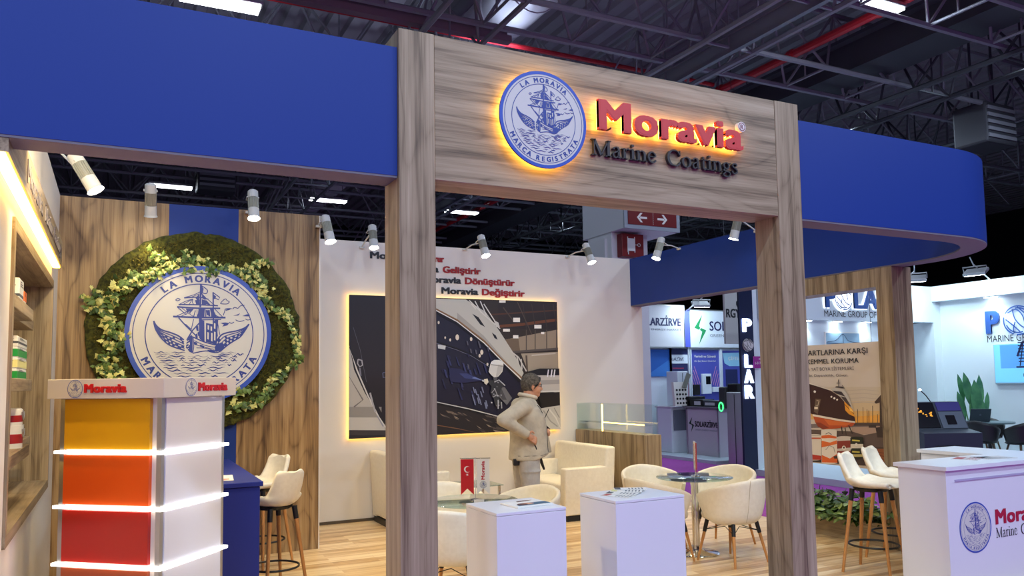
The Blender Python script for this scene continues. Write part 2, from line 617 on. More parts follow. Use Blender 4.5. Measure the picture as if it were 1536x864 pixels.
def emblem_drawing():
    mb = MB()
    cnt = [0]

    def zz(z):
        cnt[0] += 1
        return z + cnt[0] * 2.5e-5

    def c(x, y):
        return ((x - 506.5) / 689.3, -(y - 485.1) / 635.9)

    def st(pts, wd, z=.004, mi=0, sm=True):
        q = [c(*p) for p in pts]
        if sm and len(q) > 2:
            q = smooth_pts(q, 4)
        ribbon(mb, q, wd / 660.0, zz(z), mi)

    def fill(pts, z=.004, mi=0):
        z = zz(z)
        mb.poly([(*c(*p), z) for p in pts], mi)

    # masts, flags
    st([(503, 15), (500, 235)], [16 / 1, 16][0], sm=False)
    st([(500, 240), (508, 520)], 26, sm=False)
    st([(620, 90), (630, 560)], 13, sm=False)
    st([(505, 30), (563, 70), (556, 104), (520, 98), (508, 60)], 9)
    fill([(505, 30), (530, 60), (522, 100), (505, 130)])
    st([(618, 92), (684, 138), (672, 160), (626, 138)], 9, sm=False)
    fill([(622, 110), (650, 130), (640, 150), (624, 160)])
    # sails: yards, edges, shadows
    st([(348, 152), (480, 142), (575, 158)], 11)
    st([(350, 150), (440, 120), (494, 92)], 7)
    st([(400, 150), (488, 110)], 6)
    fill([(455, 150), (490, 108), (490, 175), (470, 172)])
    fill([(515, 105), (560, 150), (545, 165), (515, 150)])
    st([(298, 215), (470, 212), (668, 216)], 12)
    st([(310, 210), (370, 180), (430, 160)], 7)
    st([(345, 210), (420, 165)], 6)
    st([(395, 212), (430, 160), (425, 190), (440, 212)], 6)
    fill([(450, 170), (492, 165), (492, 214), (462, 214)])
    fill([(514, 160), (560, 170), (600, 214), (560, 205), (514, 214)])
    st([(570, 158), (640, 216)], 7)
    st([(285, 236), (470, 244), (690, 240)], 15)
    st([(285, 236), (350, 290), (372, 306)], 8)
    st([(330, 246), (400, 300)], 6)
    fill([(365, 250), (440, 252), (425, 270), (380, 285)])
    fill([(485, 246), (540, 246), (540, 325), (470, 325), (480, 290)])
    fill([(552, 262), (590, 258), (596, 322), (560, 300)])
    st([(545, 250), (552, 325)], 8, sm=False)
    st([(610, 245), (640, 300), (690, 326)], 7)
    st([(640, 250), (715, 322)], 7)
    fill([(592, 250), (620, 250), (660, 322), (610, 322)])
    st([(250, 326), (480, 330), (742, 326)], 17)
    st([(280, 322), (350, 290), (425, 262)], 7)
    st([(325, 322), (420, 275)], 6)
    st([(420, 262), (405, 300), (440, 322)], 6)
    st([(455, 265), (440, 322)], 8)
    for x in (470, 488, 506, 524, 560, 580, 604):
        st([(x, 258), (x + 3, 322)], 5, sm=False)
    # rigging
    st([(300, 335), (370, 410), (478, 512)], 11, sm=False)
    st([(520, 352), (430, 452), (380, 540)], 12, sm=False)
    st([(440, 345), (418, 450)], 7, sm=False)
    st([(365, 395), (415, 440)], 10, sm=False)
    st([(660, 345), (690, 490)], 6, sm=False)
    st([(648, 345), (668, 505)], 6, sm=False)
    # stern castle
    fill([(498, 356), (540, 358), (545, 560), (500, 530)])
    st([(500, 352), (570, 350), (700, 345)], 9)
    fill([(556, 380), (620, 390), (640, 345), (672, 350), (660, 590), (620, 570), (556, 555)])
    for x, y0, y1 in ((572, 400, 440), (570, 465, 530), (600, 410, 450), (606, 470, 548), (632, 380, 430), (634, 460, 540)):
        fill([(x, y0), (x + 14, y0 + 4), (x + 14, y1 + 4), (x, y1)], .012, 1)
    fill([(548, 372), (556, 372), (558, 556), (550, 552)], .012, 1)
    for x, y0 in ((462, 420), (478, 470), (455, 490)):
        fill([(x, y0), (x + 22, y0 - 14), (x + 26, y0 + 40), (x + 6, y0 + 30)])
    # hull
    fill([(380, 540), (418, 492), (434, 505), (434, 660), (408, 650), (372, 610)])
    for k in range(4):
        st([(372 + 4 * k, 560 + 22 * k), (398, 545 + 24 * k)], 7, .012, 1, False)
    fill([(393, 565), (407, 560), (408, 585), (396, 588)], .012, 1)
    st([(436, 512), (540, 556), (640, 582), (720, 600)], 11)
    st([(436, 655), (445, 600), (438, 512)], 7)
    st([(436, 662), (560, 640), (650, 655), (700, 640), (735, 600)], 10)
    st([(448, 545), (540, 585), (640, 606)], 7)
    st([(450, 580), (530, 602), (640, 626)], 6)
    st([(470, 612), (560, 616), (640, 640)], 6)
    fill([(440, 555), (470, 560), (480, 580), (452, 585)])
    fill([(500, 580), (545, 596), (540, 615), (505, 600)])
    fill([(640, 600), (700, 560), (740, 585), (705, 635), (650, 650)])
    fill([(570, 630), (650, 632), (640, 660), (590, 650)])
    # wings
    def wing(lead, trail, n_rows):
        L = smooth_pts(lead, 6); T = smooth_pts(trail, 6)
        st(lead, 14); st(trail, 12)
        m = 24

        def at(pl, t):
            f = t * (len(pl) - 1); i = min(int(f), len(pl) - 2); f -= i
            return (pl[i][0] * (1 - f) + pl[i + 1][0] * f, pl[i][1] * (1 - f) + pl[i + 1][1] * f)
        rnd = random.Random(5)
        for r in range(1, n_rows):
            s = r / n_rows
            line = []
            for k in range(m + 1):
                t = .10 + .9 * k / m
                a, b = at(L, t), at(T, t)
                line.append((a[0] * (1 - s) + b[0] * s, a[1] * (1 - s) + b[1] * s))
            st(line, 9, sm=False)
        for r in range(n_rows):
            for k in range(7):
                t0 = .14 + .12 * k + .06 * (r % 2)
                t1 = min(t0 + .065, .99)
                s0, s1 = (r + .05) / n_rows, (r + .95) / n_rows
                q = []
                for t, s in ((t0, s0), (t1, s0), (t1, s1), (t0, s1)):
                    a, b = at(L, t), at(T, t)
                    q.append((a[0] * (1 - s) + b[0] * s, a[1] * (1 - s) + b[1] * s))
                if r >= n_rows - 2 or rnd.random() < .35:
                    fill(q)
    wing([(75, 370), (100, 412), (150, 450), (230, 474), (300, 502), (352, 540)], [(75, 370), (92, 440), (140, 515), (200, 574), (262, 606), (362, 636)], 5)
    wing([(972, 384), (930, 420), (850, 450), (760, 468), (700, 494), (648, 566)], [(972, 384), (930, 450), (885, 508), (820, 548), (765, 585), (700, 640)], 4)
    # clouds and gulls
    st([(270, 175), (290, 158), (312, 168), (290, 180), (270, 175)], 7)
    st([(690, 195), (715, 165), (740, 150), (755, 165), (776, 175), (760, 195), (720, 198), (690, 195)], 7)
    st([(718, 308), (732, 270), (740, 245), (770, 240), (800, 240)], 7)
    fill([(740, 262), (755, 240), (800, 236), (780, 252)])
    st([(810, 245), (830, 226), (860, 236), (885, 212), (925, 205)], 7)
    fill([(815, 308), (850, 296), (884, 282), (866, 304)])
    fill([(905, 308), (950, 290), (978, 292), (978, 310)])
    st([(840, 345), (880, 360), (925, 348)], 7)
    st([(935, 335), (960, 345), (990, 336)], 7)
    fill([(690, 378), (740, 372), (778, 378), (760, 400), (710, 412), (728, 392)])
    st([(778, 368), (800, 380), (825, 366)], 7)
    # sea
    rnd = random.Random(11)
    for row, y in enumerate((655, 672, 690, 708, 728, 748, 772, 796, 820, 846, 874, 902, 928)):
        half = 689.3 * math.sqrt(max(.0, .70 ** 2 - ((y - 485.1) / 635.9) ** 2))
        x = 506 - half + rnd.uniform(5, 40)
        while x < 506 + half - 40:
            ln = rnd.uniform(40, 190)
            if x + ln > 506 + half - 8:
                break
            if not (row < 2 and 380 < x + ln / 2 < 700):
                wv = rnd.uniform(4, 9)
                q = [(x + ln * k / 8, y + wv * math.sin(k * 1.3 + x) * .8) for k in range(9)]
                top = rnd.uniform(4, 13)
                ribbon(mb, [c(*p) for p in q], [max(.003, top / 660 * math.sin(PI * (k + .3) / 8.6)) for k in range(9)], zz(.004))
            x += ln + rnd.uniform(12, 60)
    # ring lines
    for rr, wd in ((.733, .014), (.893, .012)):
        ribbon(mb, [(rr * math.cos(a * PI / 48), rr * math.sin(a * PI / 48)) for a in range(96)], wd, .004, closed=True)

    # ring lettering
    def arc_text(s, a0, a1, rad, inward, cap):
        adv = {'I': .42, ' ': .62, 'M': 1.12}
        wd = [adv.get(ch, .9) for ch in s]
        tot = sum(wd)
        p = 0
        for ch, q in zip(s, wd):
            a = R(a0 + (a1 - a0) * (p + q / 2) / tot)
            p += q
            if ch == ' ':
                continue
            o = (rad * math.cos(a), rad * math.sin(a), .004)
            if inward:
                put_text(mb, ch, o, (-math.sin(a), math.cos(a), 0), (-math.cos(a), -math.sin(a), 0), cap=cap, bold=.045, align='m')
            else:
                put_text(mb, ch, o, (math.sin(a), -math.cos(a), 0), (math.cos(a), math.sin(a), 0), cap=cap, bold=.045, align='m')
    arc_text('LA MORAVIA', 132, 48, .762, False, .105)
    arc_text('MARCA REGISTRATA', 203, 337, .868, True, .105)
    me = bpy.data.meshes.new('ship_drawing')
    big = [f for f in mb.bm.faces if len(f.verts) > 4]
    bmesh.ops.triangulate(mb.bm, faces=big)
    for f in mb.bm.faces:
        f.normal_update()
        if f.normal.z < 0:
            f.normal_flip()
    mb.bm.to_mesh(me)
    mb.bm.free()
    me.materials.append(EMBB)
    me.materials.append(EMBW)
    return me


def disc_mesh(name, prof, m, seg=72):
    mb = MB()
    mb.lathe(prof, seg)
    bmesh.ops.recalc_face_normals(mb.bm, faces=mb.bm.faces[:])
    big = [f for f in mb.bm.faces if len(f.verts) > 4]
    bmesh.ops.triangulate(mb.bm, faces=big)
    me = bpy.data.meshes.new(name)
    mb.bm.to_mesh(me); mb.bm.free()
    me.materials.append(m)
    return me


DRAW = emblem_drawing()
DRAW_INK = DRAW.copy()
DISC = disc_mesh('emblem_disc', [(.945, -.045), (.945, 0), (0.001, 0)], EMBW)
RIMM = MB()
for k in range(72):
    a, b = 2 * PI * k / 72, 2 * PI * (k + 1) / 72
    def _q(r_, z_, t_):
        return (r_ * math.cos(t_), r_ * math.sin(t_), z_)
    RIMM.poly([_q(1, .004, a), _q(1, .004, b), _q(.935, .004, b), _q(.935, .004, a)])
    RIMM.poly([_q(1, -.05, a), _q(1, -.05, b), _q(1, .004, b), _q(1, .004, a)])
    RIMM.poly([_q(.935, -.05, a), _q(.935, -.05, b), _q(1, -.05, b), _q(1, -.05, a)])
bmesh.ops.recalc_face_normals(RIMM.bm, faces=RIMM.bm.faces[:])
RIM = bpy.data.meshes.new('emblem_rim')
RIMM.bm.to_mesh(RIM); RIMM.bm.free()
RIM.materials.append(EMBBR)


def emblem(parent, o, right, up, r, rz=1.0):
    M = plane(o, right, up, r, r * rz)
    obj_at('emblem_disc', DISC, parent, M)
    obj_at('emblem_rim', RIM, parent, M)
    obj_at('ship_drawing', DRAW, parent, M)


XP, YP, ZP = Vector((1, 0, 0)), Vector((0, 1, 0)), Vector((0, 0, 1))

# ------------------------------------------------------------------ ground, hall shell
def structure(mb, name, m, **k):
    o = mb.build(name, m, **k)
    o['kind'] = 'structure'
    return o


m = MB(); m.box(-40, 60, -30, 60, -.30, -.06)
structure(m, 'floor_hall', noisy('hall_concrete', (96, 98, 104), (112, 114, 120), 3, .7))
m = MB(); m.box(-1.6, 7.14, 3.86, 9.86, -.05, 0)
structure(m, 'floor', FLOORM)
CARP = noisy('purple_carpet', (150, 58, 146), (172, 74, 168), 60, .95)
m = MB(); m.box(7.142, 10.6, -12, 45, -.055, -.004); m.box(10.6, 40, 11.15, 12.3, -.055, -.004); m.box(-12, 7.142, -12, 3.86, -.055, -.004); m.box(10.6, 14.2, -12, 7.55, -.055, -.004)
structure(m, 'floor_carpet', CARP)
PLAT = mat('pale_grey_platform', (198, 212, 220), .5)
m = MB(); m.box(10.6, 24, 12.3, 22, -.055, .06)
structure(m, 'floor_booth', PLAT)
m = MB(); m.box(10.0, 15.4, 7.55, 11.15, -.055, .10)
structure(m, 'floor_platform', PLAT)
DARK = mat('dark_hall_wall', (26, 27, 32), .9)
for nm, b in (('wall_hall_north', (-40, 60, 44, 44.3)), ('wall_hall_south', (-40, 60, -22.3, -22)), ('wall_hall_west', (-30.3, -30, -22, 44)), ('wall_hall_east', (44, 44.3, -22, 44))):
    m = MB(); m.box(b[0], b[1], b[2], b[3], -.1, 11)
    structure(m, nm, DARK)
# corrugated roof sheet, ribs along Y
m = MB()
prof = []
x = -30.0
while x < 44:
    prof += [(x, 10.6), (x + .22, 10.6), (x + .27, 10.72), (x + .45, 10.72)]
    x += .5
m.grid([[(p[0], -22, p[1]) for p in prof], [(p[0], 44, p[1]) for p in prof]])
structure(m, 'ceiling', ROOFM, normals=False)

# ------------------------------------------------------------------ roof trusses, ducts, pipes, lamps
def bar(mb, a, b, r, mi=0):
    mb.cyl(a, b, r, r, 6, mi, False)


def truss(name, a, b, zb, zt, step, label, group, rb=.055, rt=.06, rw=.028, mats=STEEL):
    """lattice truss from a to b (plan), chords at zb and zt"""
    t = thing(name, label, 'roof truss', (a[0], a[1], zb), 0, group)
    A, B = Vector((a[0], a[1], 0)), Vector((b[0], b[1], 0))
    n = max(2, int((B - A).length / step))
    d = (B - A) / n
    side = Vector((-d.y, d.x, 0)).normalized() * .55
    m1 = MB()
    for s in (-1, 1):
        bar(m1, A + side * s + ZP * zb, B + side * s + ZP * zb, rb)
    m1.build('bottom_chord', mats, t)
    m1 = MB()
    bar(m1, A + ZP * zt, B + ZP * zt, rt)
    m1.build('top_chord', mats, t)
    m2 = MB()
    for i in range(n):
        p = A + d * i; q = A + d * (i + .5); r_ = A + d * (i + 1)
        for s in (-1, 1):
            bar(m2, p + side * s + ZP * zb, q + ZP * zt, rw)
            bar(m2, q + ZP * zt, r_ + side * s + ZP * zb, rw)
        bar(m2, p - side + ZP * zb, p + side + ZP * zb, rw)
        bar(m2, p + ZP * zt, p + ZP * zb, rw * .7)
    m2.build('web_bars', mats, t)
    return t


for y in (8.1, 11.4, 14.9, 18.4, 21.9, 25.4, 29.5, 34):
    truss('roof_truss', (-12, y), (30, y), 7.75 + .02 * (y - 8), 9.3, 1.75, 'grey lattice steel truss spanning across the hall under the dark roof', 'lattice trusses across the hall roof')
for x in (5.0, 9.6, 15.1, 19.5):
    truss('roof_truss', (x, 5.0), (x, 34), 7.55, 9.0, 1.75, 'grey lattice steel truss running down the length of the hall roof', 'lattice trusses along the hall roof', mats=STEEL if x < 12 else STEELD)  # right-hand trusses: shade of the unlit roof put into a darker steel

m = MB(); m.tube([(7.0, 4, 9.3), (7.0, 34, 9.3)], .55, 20)
for k in range(24):
    m.tube([(7.0, 4.5 + 1.2 * k, 9.3), (7.0, 4.56 + 1.2 * k, 9.3)], .57, 20)
tag(m.build('air_duct', DUCT, smooth=True), 'large silvery round air duct running above the wooden header', 'air duct')
m = MB(); m.tube([(-12, 13.0, 9.30), (6.4, 13.0, 9.30)], .30, 18)
tag(m.build('air_duct', DUCT, smooth=True), 'narrower round air duct crossing above the left blue beam', 'air duct')
m = MB()
for z, yy in ((7.75, 0), (7.9, .18)):
    m.box(-12, 6.2, 12.25 + yy, 12.42 + yy, z, z + .12)
tag(m.build('cable_tray', mat('pinkish_cable_tray', (128, 108, 118), .6)), 'pinkish perforated cable tray above the left blue beam', 'cable tray')
m = MB()
m.box(13.4, 14.4, 5, 34, 8.0, 8.55); m.box(13.2, 14.6, 5, 34, 8.55, 8.62)
tag(m.build('rectangular_duct', STEELD), 'dark rectangular ventilation duct running to the upper right corner', 'air duct')
m = MB(); m.box(9.55, 9.75, 5, 34, 7.75, 7.85); m.box(9.6, 9.7, 5, 34, 7.45, 7.75)
tag(m.build('crane_rail', mat('light_steel', (134, 140, 148), .45, .4)), 'light steel rail running over the right end of the header', 'rail')
m = MB(); m.tube([(12.1, 4, 8.2), (12.1, 34, 8.2)], .085, 10)
for k in range(12):
    m.tube([(12.1, 5 + 2.1 * k, 8.2), (12.1, 5.12 + 2.1 * k, 8.2)], .11, 10)
tag(m.build('sprinkler_pipe', REDP), 'red sprinkler pipe running to the upper right below the roof', 'pipe')
m = MB(); m.tube([(-12, 13.6, 8.35), (12, 13.6, 8.35)], .05, 8)
tag(m.build('sprinkler_pipe', REDP), 'thin red sprinkler pipe crossing above the left post', 'pipe')
m = MB(); m.tube([(-6, 17.2, 8.2), (14, 17.2, 8.2)], .05, 8)
tag(m.build('sprinkler_pipe', REDP), 'thin red sprinkler pipe far back above the white poster wall', 'pipe')
for (bx, by, bz, lab) in ((2.6, 25.5, 7.6, 'dark fan unit hanging from the roof above the round moss wreath'), (8.35, 24, 6.9, 'dark fan unit hanging from the roof beside the left wooden post'), (17.9, 11.15, 6.9, 'dark fan unit hanging from the roof above the right curved blue beam')):
    t = thing('fan_unit', lab, 'fan heater', (bx, by, bz))
    m = MB(); m.box(bx - .55, bx + .55, by - .4, by + .4, bz, bz + .95, .05); m.build('housing', mat('fan_grey', (58, 58, 64), .6), t)
    for s in (-.4, .4):
        m = MB(); m.cyl((bx + s, by, bz + .9), (bx + s, by, 10.6), .03, seg=6); m.build('hanger', STEELD, t)
    m = MB()
    for k in range(5):
        m.box(bx - .5, bx + .5, by - .43, by - .4, bz + .12 + .16 * k, bz + .2 + .16 * k)
    m.build('louvre', STEEL, t)

lab = {(1.4, 13.4): 'long white lamp at the top edge above the left blue beam', (11.4, 8.9): 'long white lamp in the top right corner beside the red pipe',
       (1.4, 26.9): 'small far lamp seen under the left blue beam, above the blue wall stripe', (6.4, 26.9): 'small far lamp above the gap left of the left wooden post', (11.4, 26.9): 'small far lamp seen just under the left end of the wooden header'}
for (lx, ly), lb in lab.items():
    t = thing('hall_lamp', lb, 'ceiling lamp', (lx, ly, 7.95), 0, 'linear lamps under the hall roof')
    m = MB(); m.box(lx - .66, lx + .66, ly - .2, ly + .2, 8.02, 8.10, .02); m.build('housing', ALU, t)
    m = MB()
    for s in (-.1, .1):
        m.box(lx - .62, lx + .62, ly + s - .07, ly + s + .07, 7.98, 8.02)
    m.build('diffuser', LAMPM, t)
    for s in (-.5, .5):
        m = MB(); m.cyl((lx + s, ly, 8.1), (lx + s, ly, 8.72 if lx == 6.4 else 10.6), .008, seg=6); m.build('hanger_wire', STEELD, t)

# ------------------------------------------------------------------ stand shell
m = MB()
xl, xb = -.513, -1.05
m.box(xb, xl, 4.141, 4.85, 0, 3.5); m.box(xb, xl, 3.95, 4.141, 0, 2.786); m.box(xb, xl, 7.70, 8.55, 0, 3.5); m.box(xb, xl, 4.85, 7.70, 0, .885); m.box(xb, xl, 4.85, 7.70, 2.612, 3.5)
m.box(xb - .05, xb, 4.141, 8.55, 0, 3.5)
structure(m, 'wall_left', OFFW)
m = MB(); m.box(1.0, 7.05, 9.734, 9.86, 0, 3.5)
structure(m, 'wall_back', OFFW)
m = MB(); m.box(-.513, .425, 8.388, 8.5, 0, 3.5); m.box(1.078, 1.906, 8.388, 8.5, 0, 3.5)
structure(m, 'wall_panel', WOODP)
m = MB(); m.box(1.902, 1.912, 8.386, 8.52, 0, 3.5); m.box(1.80, 1.905, 8.5, 9.74, 0, 3.5)
structure(m, 'wall_return', OFFW)
m = MB(); m.box(.425, 1.078, 8.384, 8.5, 0, 3.5)
structure(m, 'trim_1', BLUE)
m = MB(); m.box(1.906, 7.05, 9.722, 9.734, 0, .035)
structure(m, 'baseboard_back', mat('dark_skirting', (92, 80, 64), .6))

# blue fascia beams
t = thing('fascia_beam', 'straight royal blue fascia beam left of the wooden header', 'fascia beam', (1.2, 3.945, 2.79))
m = MB(); m.box(-1.7, 1.305, 3.945, 4.14, 2.80, 3.5); m.build('fascia_board', BLUE, t)
m = MB(); m.box(-1.7, 1.305, 3.947, 4.138, 2.788, 2.80); m.build('soffit', SOFF, t)
RO = 1.08


def beam_path(off):
    x1 = 7.05 - off; y0 = 3.945 + off; r = RO - off
    pts = [(4.215, y0)]
    for k in range(17):
        a = -PI / 2 + (PI / 2) * k / 16
        pts.append((7.05 - RO + r * math.cos(a), 3.945 + RO + r * math.sin(a)))
    pts.append((x1, 9.734))
    return pts


t = thing('fascia_beam', 'royal blue fascia beam that curves round the right corner to the back wall', 'fascia beam', (4.3, 3.945, 2.79))
po, pi_ = beam_path(0), beam_path(.2)
m = MB()
rows = [[(a[0], a[1], 2.80), (a[0], a[1], 3.5), (b[0], b[1], 3.5), (b[0], b[1], 2.80)] for a, b in zip(po, pi_)]
m.grid(rows, closed=True)
m.poly(rows[0]); m.poly(rows[-1])
m.build('fascia_board', BLUE, t, smooth=True)
m = MB()
pa, pb = beam_path(.002), beam_path(.198)
rows = [[(a[0], a[1], 2.788), (a[0], a[1], 2.80), (b[0], b[1], 2.80), (b[0], b[1], 2.788)] for a, b in zip(pa, pb)]
m.grid(rows, closed=True)
m.poly(rows[0]); m.poly(rows[-1])
m.build('soffit', SOFF, t, smooth=True)

# wooden portal
PZ = 3.60
m = MB(); m.box(1.307, 1.510, 3.922, 4.172, 0, PZ, .002, 1)
o = m.build('timber_post', WOODZ); tag(o, 'tall square wooden post left of the entrance, below the header', 'post')
m = MB(); m.box(3.995, 4.212, 3.922, 4.150, 0, PZ, .002, 1)
o = m.build('timber_post', WOODZ); tag(o, 'tall square wooden post right of the entrance, beside the steel-legged table', 'post')
o['label'] = 'tall square wooden post at the right end of the header'
m = MB(); m.box(1.511, 3.994, 3.925, 4.172, 2.795, PZ - .002, .002, 1)
o = m.build('header_panel', WOODX); tag(o, 'wooden header board with glowing sign between the two posts', 'header')

# sign on the header
YF = 3.925
t = thing('round_sign', 'round white and blue ship emblem with amber glow on the header', 'sign', (2.155, YF, 2.9))
emblem(t, (2.155, YF - .060, 3.195), XP, ZP, .282, .8)
m = MB(); m.lathe([(.235, -.004), (.262, -.004), (.262, .004), (.235, .004)], 48)
for v in m.bm.verts:
    v.co = Vector((2.155 + v.co.x, YF - .034 + v.co.z, 3.195 + v.co.y))
m.build('halo_led_ring', LEDH, t)
m = MB()
for a in (45, 135, 225, 315):
    m.cyl((2.155 + .18 * math.cos(R(a)), YF, 3.195 + .18 * math.sin(R(a))), (2.155 + .18 * math.cos(R(a)), YF - .045, 3.195 + .18 * math.sin(R(a))), .01, seg=8)
m.build('standoff', ALU, t)

t = thing('brand_lettering', 'big red glowing Moravia letters on the wooden header', 'lettering', (2.52, YF, 3.18))
m = MB(); put_heavy(m, 'Moravia', (2.522, YF - .055, 3.188), XP, ZP, 1.118, .192, .062, ext=.02, depth=.026, spacing=1.06)
m.build('red_letters', REDL, t)
m = MB(); put_heavy(m, 'Moravia', (2.527, YF - .034, 3.193), XP, ZP, 1.108, .182, .045, ext=.02, depth=.006, spacing=1.06)
m.build('halo_led_letters', LEDH, t)
m = MB()
for x in (2.56, 2.62, 2.76, 2.92, 3.03, 3.2, 3.32, 3.44, 3.6):
    m.cyl((x, YF, 3.21), (x, YF - .045, 3.21), .006, seg=6)
m.build('standoff', BLACK, t)
t2 = thing('trademark_badge', 'small round white registered mark above the last red letter', 'sign', (3.668, YF, 3.35))
m = MB(); m.cyl((3.668, YF, 3.362), (3.668, YF - .03, 3.362), .034, seg=24); m.build('badge_disc', WHITE, t2)
m = MB(); put_text(m, 'R', (3.668, YF - .0315, 3.345), XP, ZP, cap=.034, align='m', bold=.01)
ribbon_pts = [(.026 * math.cos(a * PI / 12), .026 * math.sin(a * PI / 12)) for a in range(24)]
q = MB(); ribbon(q, ribbon_pts, .005, 0, closed=True)
tm = bpy.data.meshes.new('tmp'); q.bm.to_mesh(tm); q.bm.free()
m.mesh(tm, plane((3.668, YF - .0315, 3.362), XP, ZP))
m.build('badge_mark', mat('maroon_ink', (120, 30, 50), .5), t2)


# slim serif lettering, drawn stroke by stroke: x, y in cap heights
def serif_glyphs():
    G = {}
    T, H = .055, .135          # thin and thick strokes
    sf = lambda x, y, w=.22: [((x - w / 2, y), (x + w / 2, y), .05)]
    G['M'] = (1.12, [([(.14, 0), (.14, 1)], T), ([(.14, 1), (.52, .02)], H), ([(.52, .02), (.92, 1)], T), ([(.92, 1), (.92, 0)], H), ([(.0, .025), (.28, .025)], .05), ([(.0, .975), (.2, .975)], .05), ([(.76, .025), (1.08, .025)], .05), ([(.9, .975), (1.08, .975)], .05)])
    G['a'] = (.56, [(smooth_pts([(.08, .52), (.13, .63), (.25, .67), (.36, .58), (.37, .3), (.37, .1), (.44, .02), (.53, .07)]), [.09] * 4 + [.07] * 6 + [.11] * 13 + [.06] * 6), (smooth_pts([(.36, .42), (.2, .35), (.08, .24), (.1, .06), (.2, .01), (.37, .12)]), .075)])
    G['r'] = (.46, [([(.15, 0), (.15, .66)], H), (smooth_pts([(.16, .45), (.26, .62), (.36, .66), (.42, .58)]), .075), ([(0, .02), (.33, .02)], .045), ([(.0, .62), (.15, .65)], .05)])
    G['i'] = (.34, [([(.16, 0), (.16, .66)], H), ([(0, .02), (.32, .02)], .045), ([(.0, .62), (.16, .65)], .05), ([(.16, .84), (.16, .97)], .13)])
    G['n'] = (.66, [([(.15, 0), (.15, .66)], H), (smooth_pts([(.16, .5), (.3, .65), (.45, .6), (.5, .4), (.5, 0)]), [.06] * 5 + [.08] * 4 + [.12] * 8), ([(0, .02), (.3, .02)], .045), ([(.36, .02), (.64, .02)], .045), ([(.0, .62), (.15, .65)], .05)])
    G['e'] = (.55, [(smooth_pts([(.08, .38), (.46, .39), (.42, .58), (.28, .67), (.13, .58), (.08, .34), (.14, .1), (.28, .01), (.42, .06), (.5, .17)]), [.05] * 5 + [.07] * 8 + [.11] * 12 + [.08] * 12)])
    G['C'] = (.92, [(smooth_pts([(.8, .72), (.7, .92), (.48, 1.0), (.22, .88), (.09, .52), (.2, .14), (.46, 0), (.68, .05), (.83, .25)]), [.06] * 7 + [.1] * 5 + [.14] * 10 + [.08] * 11), ([(.82, .66), (.82, 1.0)], .045)])
    G['o'] = (.64, [(smooth_pts([(.3, .67), (.12, .56), (.07, .33), (.13, .1), (.3, 0), (.47, .1), (.53, .33), (.47, .56), (.3, .67)]), [.07] * 4 + [.12] * 9 + [.07] * 7 + [.12] * 9 + [.07] * 4)])
    G['t'] = (.42, [(smooth_pts([(.18, .84), (.18, .5), (.18, .14), (.25, .03), (.38, .08)]), .1), ([(.03, .63), (.37, .63)], .055)])
    G['g'] = (.6, [(smooth_pts([(.26, .67), (.12, .58), (.1, .44), (.16, .3), (.27, .25), (.39, .32), (.42, .46), (.38, .6), (.26, .67)]), .085), (smooth_pts([(.2, .26), (.1, .16), (.18, .08), (.4, .05), (.5, -.06), (.44, -.22), (.26, -.27), (.09, -.22), (.07, -.1), (.2, .0)]), .075), ([(.4, .6), (.56, .64)], .06)])
    G['s'] = (.46, [(smooth_pts([(.36, .52), (.32, .64), (.2, .67), (.1, .6), (.11, .46), (.3, .32), (.38, .18), (.32, .04), (.19, 0), (.08, .06), (.06, .18)]), .085)])
    G[' '] = (.55, [])
    return G


SERIF = serif_glyphs()


def put_serif(mb, s, o, right, up, cap, width, depth=.0, mi=0):
    tot = sum(SERIF[c][0] for c in s)
    sx = width / tot
    q = MB()
    x = 0
    for ch in s:
        adv, strokes = SERIF[ch]
        for pts, wd in strokes:
            pts = [(x + p[0], p[1]) for p in pts]
            if isinstance(wd, list):
                wd = [wd[min(int(i * len(wd) / len(pts)), len(wd) - 1)] for i in range(len(pts))]
            ribbon(q, pts, wd, 0)
        x += adv
    if depth:
        r_ = bmesh.ops.extrude_face_region(q.bm, geom=q.bm.faces[:])
        for v in r_['geom']:
            if isinstance(v, bmesh.types.BMVert):
                v.co.z += 1.0
    tm = bpy.data.meshes.new('tmp'); q.bm.to_mesh(tm); q.bm.free()
    mb.mesh(tm, plane(o, right, up, (sx, cap), depth if depth else 1.0), mi)


t = thing('serif_lettering', 'dark serif Marine Coatings letters below the red word on the header', 'lettering', (2.497, YF, 3.04))
BLKL = mat('black_letter', (44, 42, 46), .4)
m = MB(); put_serif(m, 'Marine', (2.497, YF - .002, 3.042), XP, ZP, .098, .475, .022); m.build('serif_word', BLKL, t)
m = MB(); put_serif(m, 'Coatings', (3.05, YF - .002, 3.042), XP, ZP, .098, .582, .022); m.build('serif_word', BLKL, t)

# ------------------------------------------------------------------ left wall: fascia, led line, niche with shelves
t = thing('wall_fascia', 'slim wooden fascia with silver lettering along the left wall above the shelf niche', 'fascia', (-.513, 5.5, 2.725))
m = MB(); m.box(-.513, -.44, 4.142, 7.62, 2.725, 2.94); m.box(-.513, -.44, 3.95, 4.142, 2.725, 2.786); m.build('board', WOODY, t)
m = MB(); m.box(-.505, -.452, 3.955, 7.61, 2.712, 2.726); m.build('led_strip', LEDF, t)
m = MB(); put_text(m, 'Moravia', (-.4395, 4.72, 2.775), YP, ZP, width=.95, cap=.13, bold=.02, ext=.02, depth=.006)
SILV = mat('silver_letters', (120, 114, 120), .4, .2)
m.build('silver_word', SILV, t)
for wd_, y_, l_ in (('Marine', 5.85, .66), ('Coatings', 6.62, .82)):
    m = MB(); put_serif(m, wd_, (-.4395, y_, 2.785), YP, ZP, .11, l_, .006); m.build('silver_word', SILV, t)

